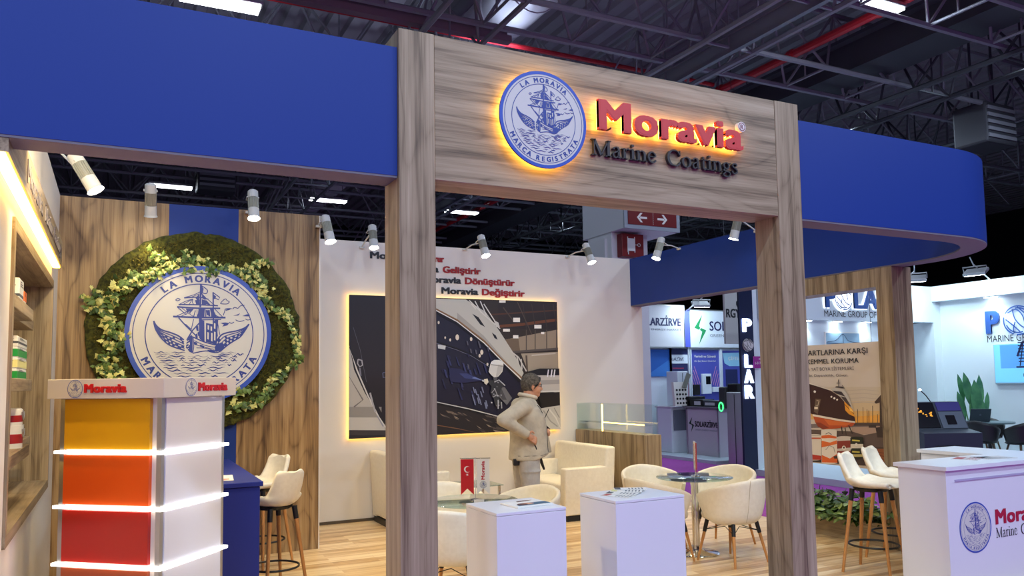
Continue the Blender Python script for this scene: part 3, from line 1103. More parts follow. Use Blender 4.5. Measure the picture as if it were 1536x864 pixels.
t = thing('shelf_niche', 'tall wooden shelf niche set into the left wall', 'niche', (-.513, 6.27, .885))
f = .065
for a in ((4.85, 7.70, .885, .885 + f), (4.85, 7.70, 2.612 - f, 2.612)):
    m = MB(); m.box(-.86, -.498, a[0], a[1], a[2], a[3]); m.build('frame_board', WOODY, t)
for y0, y1 in ((4.85, 4.85 + f), (7.70 - f, 7.70)):
    m = MB(); m.box(-.86, -.498, y0, y1, .885 + f, 2.612 - f); m.build('frame_side', WOODZ, t)
m = MB(); m.box(-.90, -.86, 4.85, 7.70, .885, 2.612); m.build('back_panel', WOODZ, t)
for z, tag_ in ((2.235, 'top'), (1.765, 'middle'), (1.335, 'low')):
    for (y0, y1, xf) in ((4.93, 6.25, -.52), (6.25, 7.25, -.60)):
        m = MB(); m.box(-.86, xf, y0, y1, z - .075, z, .002, 1); m.build('shelf', WOODY, t)
    m = MB(); m.box(-.845, -.835, 4.95, 7.2, z - .085, z - .076); m.build('led_strip', LEDY, t)
# tins and cartons on the shelves
CW = mat('white_tin', (232, 232, 230), .35)
CO = mat('orange_label', (226, 110, 44), .45)
CG = mat('green_label', (30, 148, 66), .45)
CY = mat('pale_yellow_label', (228, 222, 150), .45)
CR = mat('dark_red_label', (168, 36, 40), .45)
CN = mat('navy_label', (30, 50, 110), .45)
BX = mat('grey_print', (70, 74, 84), .5)


def carton(label, y0, y1, x0, x1, z0, z1, band=None, bz=(0.2, .6), foot=None, group=None, cat='carton'):
    t = thing('product_carton', label, cat, ((x0 + x1) / 2, (y0 + y1) / 2, z0), 0, group)
    m = MB(); m.box(x0, x1, y0, y1, z0, z1, .004, 1); m.build('box', CW, t)
    h = z1 - z0
    m = MB()
    e = .0012
    m.box(x0 - e, x1 + e, y0 - e, y1 + e, z0 + h * bz[0], z0 + h * bz[1])
    m.build('label_band', band or CO, t)
    if foot:
        m = MB(); m.box(x0 - e, x1 + e, y0 - e, y1 + e, z0 + .002, z0 + h * .16); m.build('foot_band', foot, t)
    m = MB()
    for k in range(3):
        m.box(x1 + e, x1 + 2 * e, y0 + (y1 - y0) * .2, y0 + (y1 - y0) * (.8 - .15 * k), z0 + h * (.70 + .08 * k), z0 + h * (.73 + .08 * k))
        m.box(x0 + .02, x1 - .02 - .02 * k, y0 - 2 * e, y0 - e, z0 + h * (.70 + .08 * k), z0 + h * (.73 + .08 * k))
    m.build('print', BX, t)
    return t


def tin(label, y, x, z0, r, h, band, group=None):
    t = thing('paint_tin', label, 'tin', (x, y, z0), 0, group)
    m = MB(); m.lathe([(r, 0), (r, h), (r * .9, h + .004), (r * .9, h - .006), (.001, h - .006)], 24, (x, y, z0)); m.build('can', CW, t, smooth=True)
    m = MB(); m.lathe([(r * 1.01, h * .22), (r * 1.012, h * .23), (r * 1.012, h * .62), (r * 1.01, h * .63)], 24, (x, y, z0)); m.build('label_band', band, t, smooth=True)
    m = MB(); m.tube([(x + r * .95 * math.cos(a * PI / 10), y, z0 + h * .8 - r * .9 * math.sin(a * PI / 10)) if False else (x + r * 1.03, y + r * .9 * math.cos(a * PI / 10), z0 + h * .85 - r * .7 * math.sin(a * PI / 10)) for a in range(11)], .003, 6)
    m.build('handle', ALU, t)
    return t


carton('white printed carton standing tall on the top shelf at its left end', 5.78, 6.02, -.72, -.56, 2.235, 2.40, BX, (.3, .4))
carton('small orange and white carton on the top shelf beside the tall white one', 6.06, 6.20, -.68, -.56, 2.235, 2.35, CO, (.4, .95))
carton('slim orange carton wedged behind on the top shelf', 6.28, 6.38, -.74, -.63, 2.235, 2.32, CO, (.3, .9))
carton('white carton with orange stripe at the right end of the top shelf', 6.55, 6.90, -.76, -.62, 2.235, 2.335, CO, (.6, .9))
for k, (bnd, bz, lb) in enumerate(((CG, (.1, .75), 'bottom carton with green label of the stack on the middle shelf'), (CY, (.1, .8), 'yellow labelled carton in the stack on the middle shelf'), (CG, (.1, .8), 'upper carton with green label in the stack on the middle shelf'), (BX, (.3, .5), 'white carton topping the stack on the middle shelf'))):
    carton(lb, 5.78, 6.34, -.74, -.56, 1.765 + .068 * k, 1.832 + .068 * k, bnd, bz, None, 'stack of cartons on the middle shelf')
carton('small red and white carton beside the green stack on the middle shelf', 6.45, 6.66, -.74, -.62, 1.765, 1.86, CO, (.1, .4))
carton('small red and white carton lying on another beside the green stack', 6.46, 6.64, -.74, -.63, 1.861, 1.95, CO, (.5, .9))
tin('red and white paint tin on the low shelf at its left', 5.86, -.60, 1.335, .075, .14, CR)
tin('red and white paint tin stacked on the low shelf tin', 5.86, -.60, 1.476, .072, .10, CR)
tin('second red and white paint tin on the low shelf', 6.06, -.62, 1.335, .072, .16, CR)
tin('small paint tin with red band on top of the second tin', 6.06, -.62, 1.496, .068, .08, CR)
carton('white carton with navy foot on the low shelf', 6.36, 6.62, -.74, -.62, 1.335, 1.50, CR, (.62, .72), CN)

# ------------------------------------------------------------------ moss wreath with ivy and the round emblem board
WX, WZ, WR, WY = .700, 2.235, .955, 8.384
t = thing('moss_wreath', 'big round moss wreath with trailing ivy on the wooden wall panel', 'wreath', (WX, WY, WZ - WR))
rnd = random.Random(3)
MOSS = noisy('green_moss', (34, 38, 7), (80, 80, 18), 34, .95, .8)
m = MB()
rows = []
NA = 150
for i in range(26):
    q = i / 25.0
    rr = .52 + (WR - .52) * min(1.0, q / .84)
    row = []
    for k in range(NA):
        a = 2 * PI * k / NA
        n1 = noise.noise(Vector((rr * math.cos(a) * 7, rr * math.sin(a) * 7, 1.3)))
        n2 = noise.noise(Vector((rr * math.cos(a) * 24, rr * math.sin(a) * 24, 4.3)))
        edge = 1 + .018 * noise.noise(Vector((math.cos(a) * 9, math.sin(a) * 9, 2))) + .012 * n2
        r_ = rr * edge
        d = .075 + .030 * n1 + .020 * n2
        if q > .84:
            s = (q - .84) / .16
            d = d * (1 - s * s); r_ *= 1 + .03 * math.sin(s * PI)
        row.append((WX + r_ * math.cos(a), WY - max(d, .001), WZ + r_ * math.sin(a)))
    rows.append(row)
m.grid(rows, closed=True)
m.build('moss', MOSS, t, smooth='all')
# tufts
TUFT = noisy('moss_tips', (52, 50, 10), (100, 92, 24), 12, .95)
m = MB()
for k in range(15000):
    a = rnd.uniform(0, 2 * PI); rr = math.sqrt(rnd.uniform(.56 ** 2, (WR + .008) ** 2))
    d = .06 + .035 * noise.noise(Vector((rr * math.cos(a) * 7, rr * math.sin(a) * 7, 1.3))) + rnd.uniform(.0, .035)
    if rr > WR - .04:
        d *= rnd.uniform(.1, 1)
    p = Vector((WX + rr * math.cos(a), WY - d, WZ + rr * math.sin(a)))
    b = rnd.uniform(0, 2 * PI); l = rnd.uniform(.010, .022)
    u = Vector((math.cos(b), rnd.uniform(-.9, .1), math.sin(b))) * l
    v = u.cross(Vector((rnd.uniform(-1, 1), rnd.uniform(-1, 1), rnd.uniform(-1, 1)))).normalized() * l * .35
    m.poly([p - v, p + v, p + u])
m.build('moss_tips', TUFT, t, normals=False)


def wpos(cx, cy):
    return (WX + (cx - 475) / 468.0, WZ - (cy - 446) / 450.0)


def leaf5(mb, p, n, u, s, mi):
    """five lobed ivy leaf"""
    n = n.normalized(); u = (u - n * u.dot(n)).normalized(); v = n.cross(u)
    out = [(0, -.15), (.35, -.3), (.30, .05), (.62, .12), (.34, .38), (.30, .55), (0, 1.0), (-.30, .55), (-.34, .38), (-.62, .12), (-.30, .05), (-.35, -.3)]
    pts = [p + v * (a * s) + u * (b * s) + n * (-.15 * s * (abs(a) * 1.2 + (b - .3) ** 2)) for a, b in out]
    c = p + u * (.3 * s) + n * (.05 * s)
    cv = mb.bm.verts.new(c)
    vs = [mb.bm.verts.new(q) for q in pts]
    for i in range(len(vs)):
        f = mb.bm.faces.new((cv, vs[i], vs[(i + 1) % len(vs)]))
        f.material_index = mi


IVG = mat('ivy_green', (98, 124, 56), .5)
IVC = mat('ivy_cream', (208, 206, 122), .5)
IVD = mat('ivy_dark', (58, 84, 36), .5)
strands = [[(25, 315), (90, 330), (150, 265), (210, 225), (280, 200), (340, 165), (420, 150), (520, 165), (600, 165)],
           [(40, 320), (100, 380), (120, 450), (115, 540), (105, 620), (165, 645)],
           [(560, 165), (640, 175), (700, 160), (745, 130), (785, 125)],
           [(640, 180), (710, 215), (745, 260), (790, 330), (850, 365), (890, 400), (905, 470), (920, 560), (900, 600)],
           [(900, 600), (860, 630), (800, 670), (775, 720), (735, 760), (650, 775), (610, 790)],
           [(290, 110), (330, 150), (300, 200)], [(410, 95), (425, 130), (440, 160)], [(690, 150), (740, 200), (780, 250)],
           [(160, 470), (180, 500), (150, 420)], [(640, 720), (690, 705), (720, 700)]]
m = MB(); m2 = MB()
for si, s in enumerate(strands):
    pts = smooth_pts(s, 8)
    P = []
    for c_ in pts:
        x, z = wpos(*c_)
        P.append(Vector((x, WY - .115 - .012 * math.sin(c_[0] * .05), z)))
    m2.tube(P, .004, 5)
    big = si in (0, 1)
    for i in range(len(P) - 1):
        seglen = (P[i + 1] - P[i]).length
        for k in range(max(1, int(seglen * (290 if big else 165)))):
            p = P[i].lerp(P[i + 1], rnd.random()) + Vector((rnd.gauss(0, .042 if big else .024), rnd.uniform(-.05, .03), rnd.gauss(0, .042 if big else .024)))
            n = Vector((rnd.gauss(0, .5), -1, rnd.gauss(.15, .5)))
            u = Vector((rnd.gauss(0, 1), rnd.gauss(0, .3), rnd.gauss(-.3, 1)))
            leaf5(m, p, n, u, rnd.uniform(.030, .060), rnd.choices((0, 1, 2), (.44, .36, .20))[0])
m.build('ivy_leaves', [IVG, IVC, IVD], t, normals=False)
m2.build('ivy_stem', mat('ivy_stem', (120, 104, 66), .7), t)

t = thing('emblem_board', 'large round white and blue ship emblem board on the moss wreath', 'sign', (.718, 8.25, 1.54))
emblem(t, (.718, 8.245, 2.206), XP, ZP, .670, .7)

# ------------------------------------------------------------------ colour sample kiosk, turned towards the entrance
KA = math.atan2(.760, .649)
KL, KR = .704, .614
t = thing('sample_kiosk', 'tall colour sample kiosk with yellow, orange and red panels by the left wall', 'display kiosk', (.235, 5.046, 0), KA)
m = MB()
for (x, y) in ((0, 0), (KR - .03, 0), (0, KL - .03), (KR - .03, KL - .03)):
    m.box(x, x + .03, y, y + .03, 0, 1.64)
m.box(0, KR, 0, KL, 0, .30)
m.build('frame', ALU, t, local=True)
m = MB(); m.box(.02, KR - .02, .02, KL - .02, .30, 1.64); m.build('core', WHITE, t, local=True)
m = MB(); m.box(-.045, KR + .06, -.045, KL + .06, 1.64, 1.757, .003, 1); hdr = m.build('header_box', mat('kiosk_header_grey', (206, 202, 200), .4), t, local=True)
zs = [1.64, 1.323, .999, .664, .32]
cols = [('yellow', (224, 166, 24)), ('orange', (232, 90, 24)), ('red', (188, 30, 18)), ('rust', (176, 76, 36))]
for i in range(4):
    z1, z0 = zs[i] - (.004 if i == 0 else .018), zs[i + 1] + .018
    gm = mat('gloss_sample_' + cols[i][0], cols[i][1], .28, coat=.15)
    m = MB(); m.box(-.006, .02, .075, KL - .035, z0, z1); o = m.build('sample_panel', gm, t, local=True); o['label'] = cols[i][0] + ' gloss panel'
    m = MB(); m.box(.035, KR - .035, -.006, .02, z0, z1); o = m.build('sample_panel', mat('gloss_sample_white', (224, 224, 234), .14, coat=.6), t, local=True); o['label'] = 'white gloss panel'
for z in zs[1:4]:
    m = MB()
    m.prism([(-.024, -.024, z - .009), (KR + .02, -.024, z - .009), (KR + .02, .01, z - .009), (.01, .01, z - .009), (.01, KL + .02, z - .009), (-.024, KL + .02, z - .009)], (0, 0, .018))
    m.build('led_strip', LEDW, t, local=True)
inv = WM[t]
for (o_, r_) in (((-.047, KL * .80, 1.699), Vector((0, -1, 0))), ((KR * .22 + .07, -.047, 1.699), Vector((1, 0, 0)))):
    # emblem and red word on both header faces
    ow = inv @ Vector(o_); rw = inv.to_3x3() @ r_
    emblem(t, ow, rw, ZP, .054, .06)
    m = MB(); put_heavy(m, 'Moravia', ow + rw * .066 + Vector((0, 0, -.024)), rw, ZP, .295 if r_.y else .30, .054, .09, ext=.02, depth=.008, base=-.001, spacing=1.08)
    o = m.build('red_lettering', RED, t)

# blue counter with a little card and the red edged leaflet holder behind it
t = thing('bar_counter', 'royal blue bar counter between the colour kiosk and the wood panel', 'counter', (.6, 7.0, 0))
m = MB(); m.box(.30, .955, 6.10, 8.08, 0, .962, .003, 1); m.build('body', BLUED, t)
m = MB(); m.box(.28, .975, 6.075, 8.10, .965, 1.0, .004, 1); m.build('top', BLUED, t)
t = thing('name_card', 'small white card lying on the blue counter', 'card', (.71, 6.3, 1.0))
m = MB(); m.prism([(.66, 6.25, 1.002), (.79, 6.25, 1.002), (.79, 6.33, 1.03), (.66, 6.33, 1.03)], (0, .004, .003)); m.build('card', WHITE, t)
m = MB(); m.prism([(.69, 6.262, 1.010), (.76, 6.262, 1.010), (.76, 6.272, 1.0135), (.69, 6.272, 1.0135)], (0, -.0006, .0015)); m.build('print', RED, t)

# ------------------------------------------------------------------ back wall: lit picture and slogans
PX0, PX1, PZ0, PZ1 = 2.567, 5.545, 1.022, 2.808
t = thing('lit_poster', 'large backlit picture of a yacht being spray painted on the white wall', 'poster', (4.05, 9.70, PZ0))
m = MB(); m.box(PX0, PX1, 9.672, 9.69, PZ0, PZ1); m.build('picture_panel', mat('picture_edge', (60, 56, 54), .4), t)
m = MB()
for a in ((PX0 + .02, PX1 - .02, PZ1 - .035, PZ1 - .02), (PX0 + .02, PX1 - .02, PZ0 + .02, PZ0 + .035), (PX0 + .02, PX0 + .035, PZ0 + .02, PZ1 - .02), (PX1 - .035, PX1 - .02, PZ0 + .02, PZ1 - .02)):
    m.box(a[0], a[1], 9.694, 9.714, a[2], a[3])
m.build('halo_led_strip', LEDY, t)
m = MB()
m.box(PX0 + .2, PX1 - .2, 9.69, 9.734, PZ0 + .25, PZ0 + .3); m.box(PX0 + .2, PX1 - .2, 9.69, 9.734, PZ1 - .3, PZ1 - .25)
m.build('mounting_rail', ALU, t)


def painted(name, parent, o, right, up, layers, step=.0002):
    """flat printed picture: polygons in metres (right, up) with a colour each, stacked in order"""
    cols, mb = [], MB()
    M = plane(o, right, up)
    for i, (rgb, pts) in enumerate(layers):
        if rgb not in cols:
            cols.append(rgb)
        vs = [mb.bm.verts.new(M @ Vector((p[0], p[1], step * (i + 1)))) for p in pts]
        try:
            f = mb.bm.faces.new(vs)
            f.material_index = cols.index(rgb)
        except ValueError:
            pass
    z = plane(o, right, up).col[2].to_3d()
    mb.bm.normal_update()
    for f in mb.bm.faces:
        if f.normal.dot(z) < 0:
            f.normal_flip()
    return mb.build(name, [mat('print_%d_%d_%d' % c, c, .45) for c in cols], parent, normals=False)


P1 = [
    ((42, 34, 32), [(0.0, 1.786), (2.978, 1.786), (2.978, 0.0), (0.0, 0.0)]),
    ((30, 24, 34), [(0.0, 1.786), (0.687, 1.786), (0.678, 0.0), (0.0, 0.0)]),
    ((186, 180, 170), [(0.0, 1.159), (0.061, 0.852), (0.196, 0.564), (0.377, 0.272), (0.492, 0.113), (0.491, 0.0), (0.0, 0.0)]),
    ((150, 144, 136), [(0.0, 0.395), (0.412, 0.382), (0.412, 0.249), (0.0, 0.265)]),
    ((196, 190, 180), [(0.0, 0.265), (0.446, 0.247), (0.446, 0.092), (0.0, 0.114)]),
    ((58, 52, 54), [(0.0, 0.109), (0.679, 0.078), (0.678, 0.016), (0.0, 0.049)]),
    ((36, 32, 36), [(0.0, 0.049), (0.678, 0.016), (0.678, 0.0), (0.0, 0.0)]),
    ((120, 112, 108), [(0.0, 0.76), (0.164, 0.474), (0.055, 0.398), (0.066, 0.384), (0.182, 0.478), (0.0, 0.77)]),
    ((210, 206, 200), [(0.0, 1.13), (0.089, 0.844), (0.224, 0.534), (0.361, 0.264), (0.463, 0.115), (0.494, 0.134), (0.393, 0.28), (0.257, 0.548), (0.122, 0.858), (0.0, 1.145)]),
    ((24, 20, 30), [(0.0, 1.127), (0.11, 0.841), (0.245, 0.53), (0.383, 0.26), (0.485, 0.11), (0.527, 0.136), (0.427, 0.282), (0.291, 0.55), (0.155, 0.861), (0.016, 1.148)]),
    ((90, 88, 100), [(0.047, 1.381), (0.137, 1.094), (0.216, 0.695), (0.221, 0.696), (0.142, 1.095), (0.052, 1.382)]),
    ((170, 166, 170), [(0.108, 0.972), (0.153, 0.961), (0.161, 0.909), (0.135, 0.894), (0.113, 0.928), (0.118, 0.979), (0.102, 0.98), (0.098, 0.925), (0.13, 0.879), (0.176, 0.904), (0.166, 0.971), (0.112, 0.987)]),
    ((120, 118, 130), [(0.123, 0.872), (0.136, 0.773), (0.156, 0.775), (0.143, 0.874)]),
    ((170, 168, 172), [(0.253, 0.56), (0.287, 0.426), (0.321, 0.315), (0.343, 0.32), (0.309, 0.432), (0.275, 0.565)]),
    ((150, 150, 160), [(0.347, 0.269), (0.427, 0.133), (0.441, 0.141), (0.361, 0.276)]),
    ((88, 96, 130), [(0.431, 0.803), (0.466, 0.814), (0.466, 0.753), (0.439, 0.754), (0.435, 0.809), (0.424, 0.808), (0.429, 0.747), (0.476, 0.747), (0.476, 0.82), (0.428, 0.814)]),
    ((26, 24, 48), [(0.486, 1.786), (1.174, 1.786), (1.172, 1.61), (1.447, 1.464), (1.856, 1.172), (2.224, 0.812), (2.411, 0.616), (2.271, 0.425), (2.106, 0.143), (1.995, 0.0), (0.48, 0.0)]),
    ((52, 42, 36), [(1.579, 1.786), (2.978, 1.786), (2.978, 0.705), (2.385, 0.713), (2.045, 1.415), (1.864, 1.724)]),
    ((46, 36, 34), [(2.052, 1.786), (2.978, 1.786), (2.978, 1.407), (2.045, 1.391)]),
    ((112, 64, 36), [(2.074, 1.406), (2.4, 1.436), (2.965, 1.511), (2.96, 1.55), (2.396, 1.474), (2.071, 1.444)]),
    ((86, 52, 34), [(1.942, 1.572), (2.966, 1.656), (2.965, 1.676), (1.941, 1.591)]),
    ((158, 140, 116), [(2.136, 1.242), (2.978, 1.394), (2.978, 1.11), (2.242, 1.087)]),
    ((120, 100, 78), [(2.136, 1.242), (2.354, 1.273), (2.378, 1.098), (2.242, 1.087)]),
    ((176, 160, 136), [(2.391, 1.054), (2.978, 1.08), (2.978, 0.83), (2.497, 0.809)]),
    ((60, 50, 44), [(2.424, 1.74), (2.479, 1.396), (2.492, 1.399), (2.438, 1.742)]),
    ((84, 74, 64), [(2.473, 1.385), (2.467, 1.091), (2.481, 1.091), (2.487, 1.385)]),
    ((60, 50, 44), [(2.563, 1.744), (2.618, 1.399), (2.632, 1.401), (2.577, 1.746)]),
    ((84, 74, 64), [(2.612, 1.387), (2.606, 1.091), (2.62, 1.091), (2.626, 1.387)]),
    ((60, 50, 44), [(2.746, 1.75), (2.801, 1.401), (2.815, 1.404), (2.76, 1.752)]),
    ((84, 74, 64), [(2.795, 1.39), (2.789, 1.092), (2.803, 1.092), (2.809, 1.39)]),
    ((60, 50, 44), [(2.903, 1.754), (2.958, 1.404), (2.972, 1.406), (2.917, 1.757)]),
    ((84, 74, 64), [(2.952, 1.392), (2.946, 1.092), (2.96, 1.092), (2.967, 1.392)]),
    ((96, 86, 78), [(2.215, 1.058), (2.978, 1.11), (2.978, 1.14), (2.214, 1.087)]),
    ((206, 196, 178), [(2.557, 1.02), (2.938, 1.05), (2.937, 1.069), (2.555, 1.039)]),
    ((96, 82, 68), [(2.459, 1.029), (2.469, 0.809), (2.497, 0.81), (2.487, 1.03)]),
    ((84, 70, 60), [(2.123, 1.679), (2.283, 1.488), (2.296, 1.497), (2.136, 1.688)]),
    ((84, 70, 60), [(2.342, 1.761), (2.555, 1.322), (2.568, 1.327), (2.355, 1.766)]),
    ((252, 246, 232), [(2.279, 1.546), (2.383, 1.548), (2.382, 1.489), (2.278, 1.487)]),
    ((252, 246, 232), [(2.606, 1.454), (2.719, 1.456), (2.718, 1.406), (2.605, 1.404)]),
    ((252, 246, 232), [(2.123, 1.392), (2.225, 1.393), (2.225, 1.354), (2.122, 1.353)]),
    ((252, 246, 232), [(2.273, 1.306), (2.354, 1.307), (2.354, 1.263), (2.272, 1.263)]),
    ((252, 246, 232), [(2.07, 1.781), (2.167, 1.785), (2.166, 1.75), (2.069, 1.747)]),
    ((252, 246, 232), [(2.711, 1.356), (2.762, 1.357), (2.761, 1.327), (2.71, 1.327)]),
    ((204, 200, 186), [(1.149, 1.773), (1.578, 1.773), (1.863, 1.616), (2.071, 1.355), (2.282, 1.054), (2.427, 0.786), (2.385, 0.718), (2.119, 0.969), (1.831, 1.232), (1.447, 1.499), (1.148, 1.647)]),
    ((176, 170, 158), [(1.448, 1.594), (1.832, 1.292), (2.198, 0.908), (2.385, 0.737), (2.344, 0.738), (2.119, 0.969), (1.831, 1.239), (1.447, 1.504)]),
    ((24, 24, 32), [(1.666, 1.587), (1.757, 1.541), (1.852, 1.412), (1.782, 1.444)]),
    ((24, 24, 32), [(1.951, 1.341), (2.012, 1.298), (2.037, 1.241), (1.99, 1.264)]),
    ((226, 222, 210), [(1.619, 1.76), (1.83, 1.574), (2.072, 1.386), (2.082, 1.397), (1.841, 1.585), (1.63, 1.77)]),
    ((226, 222, 210), [(1.778, 1.757), (1.868, 1.565), (1.882, 1.571), (1.793, 1.763)]),
    ((226, 222, 210), [(1.649, 1.713), (1.713, 1.643), (1.725, 1.653), (1.661, 1.723)]),
    ((226, 222, 210), [(1.831, 1.719), (2.039, 1.423), (2.052, 1.431), (1.844, 1.728)]),
    ((226, 222, 210), [(1.7, 1.754), (1.79, 1.599), (1.804, 1.606), (1.714, 1.761)]),
    ((216, 212, 200), [(1.98, 1.51), (2.052, 1.475), (2.072, 1.415), (2.019, 1.414)]),
    ((214, 208, 196), [(2.222, 1.083), (2.341, 1.0), (2.461, 0.805), (2.477, 0.814), (2.357, 1.01), (2.234, 1.096)]),
    ((214, 208, 196), [(2.313, 1.028), (2.338, 0.906), (2.357, 0.909), (2.332, 1.031)]),
    ((214, 208, 196), [(2.38, 0.98), (2.391, 0.834), (2.41, 0.835), (2.399, 0.981)]),
    ((236, 232, 222), [(1.144, 1.613), (1.443, 1.47), (1.825, 1.195), (2.112, 0.928), (2.392, 0.683), (2.404, 0.694), (2.124, 0.938), (1.836, 1.206), (1.451, 1.481), (1.151, 1.625)]),
    ((146, 106, 66), [(1.143, 1.63), (1.442, 1.492), (1.825, 1.223), (2.112, 0.951), (2.406, 0.702), (2.419, 0.714), (2.125, 0.963), (1.837, 1.236), (1.452, 1.506), (1.152, 1.645)]),
    ((14, 14, 26), [(1.142, 1.582), (1.441, 1.439), (1.823, 1.165), (2.11, 0.897), (2.349, 0.659), (2.365, 0.671), (2.125, 0.91), (1.837, 1.179), (1.453, 1.455), (1.152, 1.599)]),
    ((12, 12, 22), [(1.141, 1.2), (1.44, 1.109), (1.642, 1.032), (1.926, 0.873), (1.937, 0.889), (1.652, 1.049), (1.447, 1.127), (1.147, 1.218)]),
    ((120, 120, 140), [(1.143, 1.187), (1.442, 1.096), (1.645, 1.019), (1.916, 0.864), (1.92, 0.87), (1.648, 1.025), (1.444, 1.102), (1.145, 1.194)]),
    ((214, 214, 210), [(1.168, 1.172), (1.28, 1.154), (1.272, 1.103), (1.173, 1.121)]),
    ((232, 218, 196), [(1.286, 1.262), (1.283, 1.251), (1.277, 1.244), (1.27, 1.244), (1.264, 1.251), (1.262, 1.262), (1.264, 1.272), (1.27, 1.279), (1.277, 1.279), (1.283, 1.272)]),
    ((232, 218, 196), [(1.358, 1.232), (1.355, 1.22), (1.348, 1.212), (1.339, 1.212), (1.332, 1.219), (1.329, 1.232), (1.332, 1.244), (1.339, 1.252), (1.348, 1.252), (1.355, 1.245)]),
    ((232, 218, 196), [(1.471, 1.268), (1.466, 1.245), (1.453, 1.23), (1.436, 1.23), (1.423, 1.245), (1.419, 1.268), (1.424, 1.291), (1.437, 1.306), (1.453, 1.306), (1.466, 1.292)]),
    ((232, 218, 196), [(1.663, 1.247), (1.659, 1.23), (1.65, 1.22), (1.638, 1.22), (1.629, 1.23), (1.626, 1.246), (1.629, 1.263), (1.639, 1.273), (1.65, 1.273), (1.659, 1.263)]),
    ((232, 218, 196), [(1.821, 1.072), (1.816, 1.052), (1.804, 1.039), (1.79, 1.039), (1.779, 1.052), (1.775, 1.072), (1.779, 1.092), (1.791, 1.104), (1.805, 1.104), (1.816, 1.092)]),
    ((232, 218, 196), [(1.782, 1.024), (1.779, 1.01), (1.77, 1.001), (1.76, 1.001), (1.752, 1.01), (1.749, 1.024), (1.752, 1.039), (1.761, 1.048), (1.771, 1.048), (1.779, 1.039)]),
    ((232, 218, 196), [(1.197, 1.459), (1.194, 1.446), (1.187, 1.439), (1.179, 1.438), (1.172, 1.446), (1.169, 1.458), (1.172, 1.471), (1.179, 1.479), (1.188, 1.479), (1.195, 1.471)]),
    ((232, 218, 196), [(1.894, 0.91), (1.891, 0.897), (1.883, 0.889), (1.874, 0.889), (1.867, 0.897), (1.864, 0.91), (1.867, 0.923), (1.875, 0.93), (1.884, 0.93), (1.891, 0.922)]),
    ((232, 218, 196), [(1.492, 0.258), (1.488, 0.24), (1.478, 0.23), (1.465, 0.23), (1.456, 0.242), (1.452, 0.259), (1.456, 0.277), (1.466, 0.288), (1.479, 0.287), (1.489, 0.276)]),
    ((232, 218, 196), [(1.698, 0.041), (1.696, 0.03), (1.69, 0.024), (1.682, 0.024), (1.676, 0.031), (1.674, 0.042), (1.676, 0.052), (1.682, 0.059), (1.69, 0.059), (1.696, 0.052)]),
    ((44, 46, 88), [(1.419, 1.014), (1.433, 1.005), (1.483, 0.891), (1.457, 0.891)]),
    ((56, 60, 104), [(1.568, 0.893), (1.593, 0.883), (1.611, 0.839), (1.585, 0.839)]),
    ((36, 36, 70), [(1.216, 0.857), (1.231, 0.848), (1.258, 0.802), (1.233, 0.802)]),
    ((44, 46, 88), [(1.486, 0.634), (1.504, 0.625), (1.531, 0.572), (1.505, 0.573)]),
    ((56, 60, 104), [(1.63, 0.564), (1.652, 0.554), (1.692, 0.448), (1.666, 0.449)]),
    ((36, 36, 70), [(1.89, 1.074), (1.91, 1.064), (1.964, 0.923), (1.938, 0.924)]),
    ((44, 46, 88), [(1.292, 1.033), (1.323, 1.023), (1.343, 0.95), (1.318, 0.95)]),
    ((56, 60, 104), [(1.316, 0.774), (1.336, 0.764), (1.378, 0.652), (1.353, 0.653)]),
    ((36, 36, 70), [(1.579, 1.064), (1.596, 1.055), (1.621, 1.01), (1.596, 1.01)]),
    ((44, 46, 88), [(1.672, 0.857), (1.698, 0.848), (1.724, 0.772), (1.698, 0.773)]),
    ((56, 60, 104), [(1.51, 0.93), (1.538, 0.921), (1.579, 0.79), (1.554, 0.79)]),
    ((36, 36, 70), [(1.36, 0.777), (1.392, 0.768), (1.419, 0.669), (1.394, 0.669)]),
    ((44, 46, 88), [(1.708, 0.936), (1.724, 0.927), (1.786, 0.772), (1.76, 0.773)]),
    ((56, 60, 104), [(1.482, 0.674), (1.506, 0.664), (1.527, 0.608), (1.502, 0.609)]),
    ((36, 36, 70), [(1.216, 0.727), (1.242, 0.717), (1.283, 0.591), (1.259, 0.591)]),
    ((44, 46, 88), [(1.814, 0.921), (1.841, 0.912), (1.882, 0.79), (1.855, 0.791)]),
    ((56, 60, 104), [(1.599, 0.842), (1.634, 0.832), (1.671, 0.695), (1.645, 0.695)]),
    ((36, 36, 70), [(1.522, 0.725), (1.551, 0.715), (1.565, 0.671), (1.539, 0.671)]),
    ((44, 46, 88), [(1.644, 0.538), (1.663, 0.528), (1.715, 0.393), (1.689, 0.394)]),
    ((56, 60, 104), [(1.459, 0.723), (1.482, 0.714), (1.5, 0.673), (1.475, 0.674)]),
    ((36, 36, 70), [(1.309, 1.033), (1.339, 1.024), (1.351, 0.98), (1.326, 0.98)]),
    ((44, 46, 88), [(1.281, 0.96), (1.313, 0.951), (1.335, 0.868), (1.31, 0.868)]),
    ((56, 60, 104), [(1.246, 0.848), (1.278, 0.839), (1.306, 0.737), (1.281, 0.738)]),
    ((36, 36, 70), [(1.769, 0.609), (1.792, 0.599), (1.82, 0.528), (1.794, 0.528)]),
    ((44, 46, 88), [(1.439, 0.603), (1.455, 0.593), (1.514, 0.443), (1.489, 0.444)]),
    ((56, 60, 104), [(1.314, 0.969), (1.338, 0.959), (1.362, 0.895), (1.337, 0.895)]),
    ((126, 132, 160), [(1.762, 0.552), (1.778, 0.551), (1.803, 0.471), (1.785, 0.471)]),
    ((126, 132, 160), [(1.641, 0.51), (1.657, 0.51), (1.681, 0.429), (1.663, 0.43)]),
    ((126, 132, 160), [(1.716, 0.467), (1.731, 0.467), (1.756, 0.386), (1.738, 0.386)]),
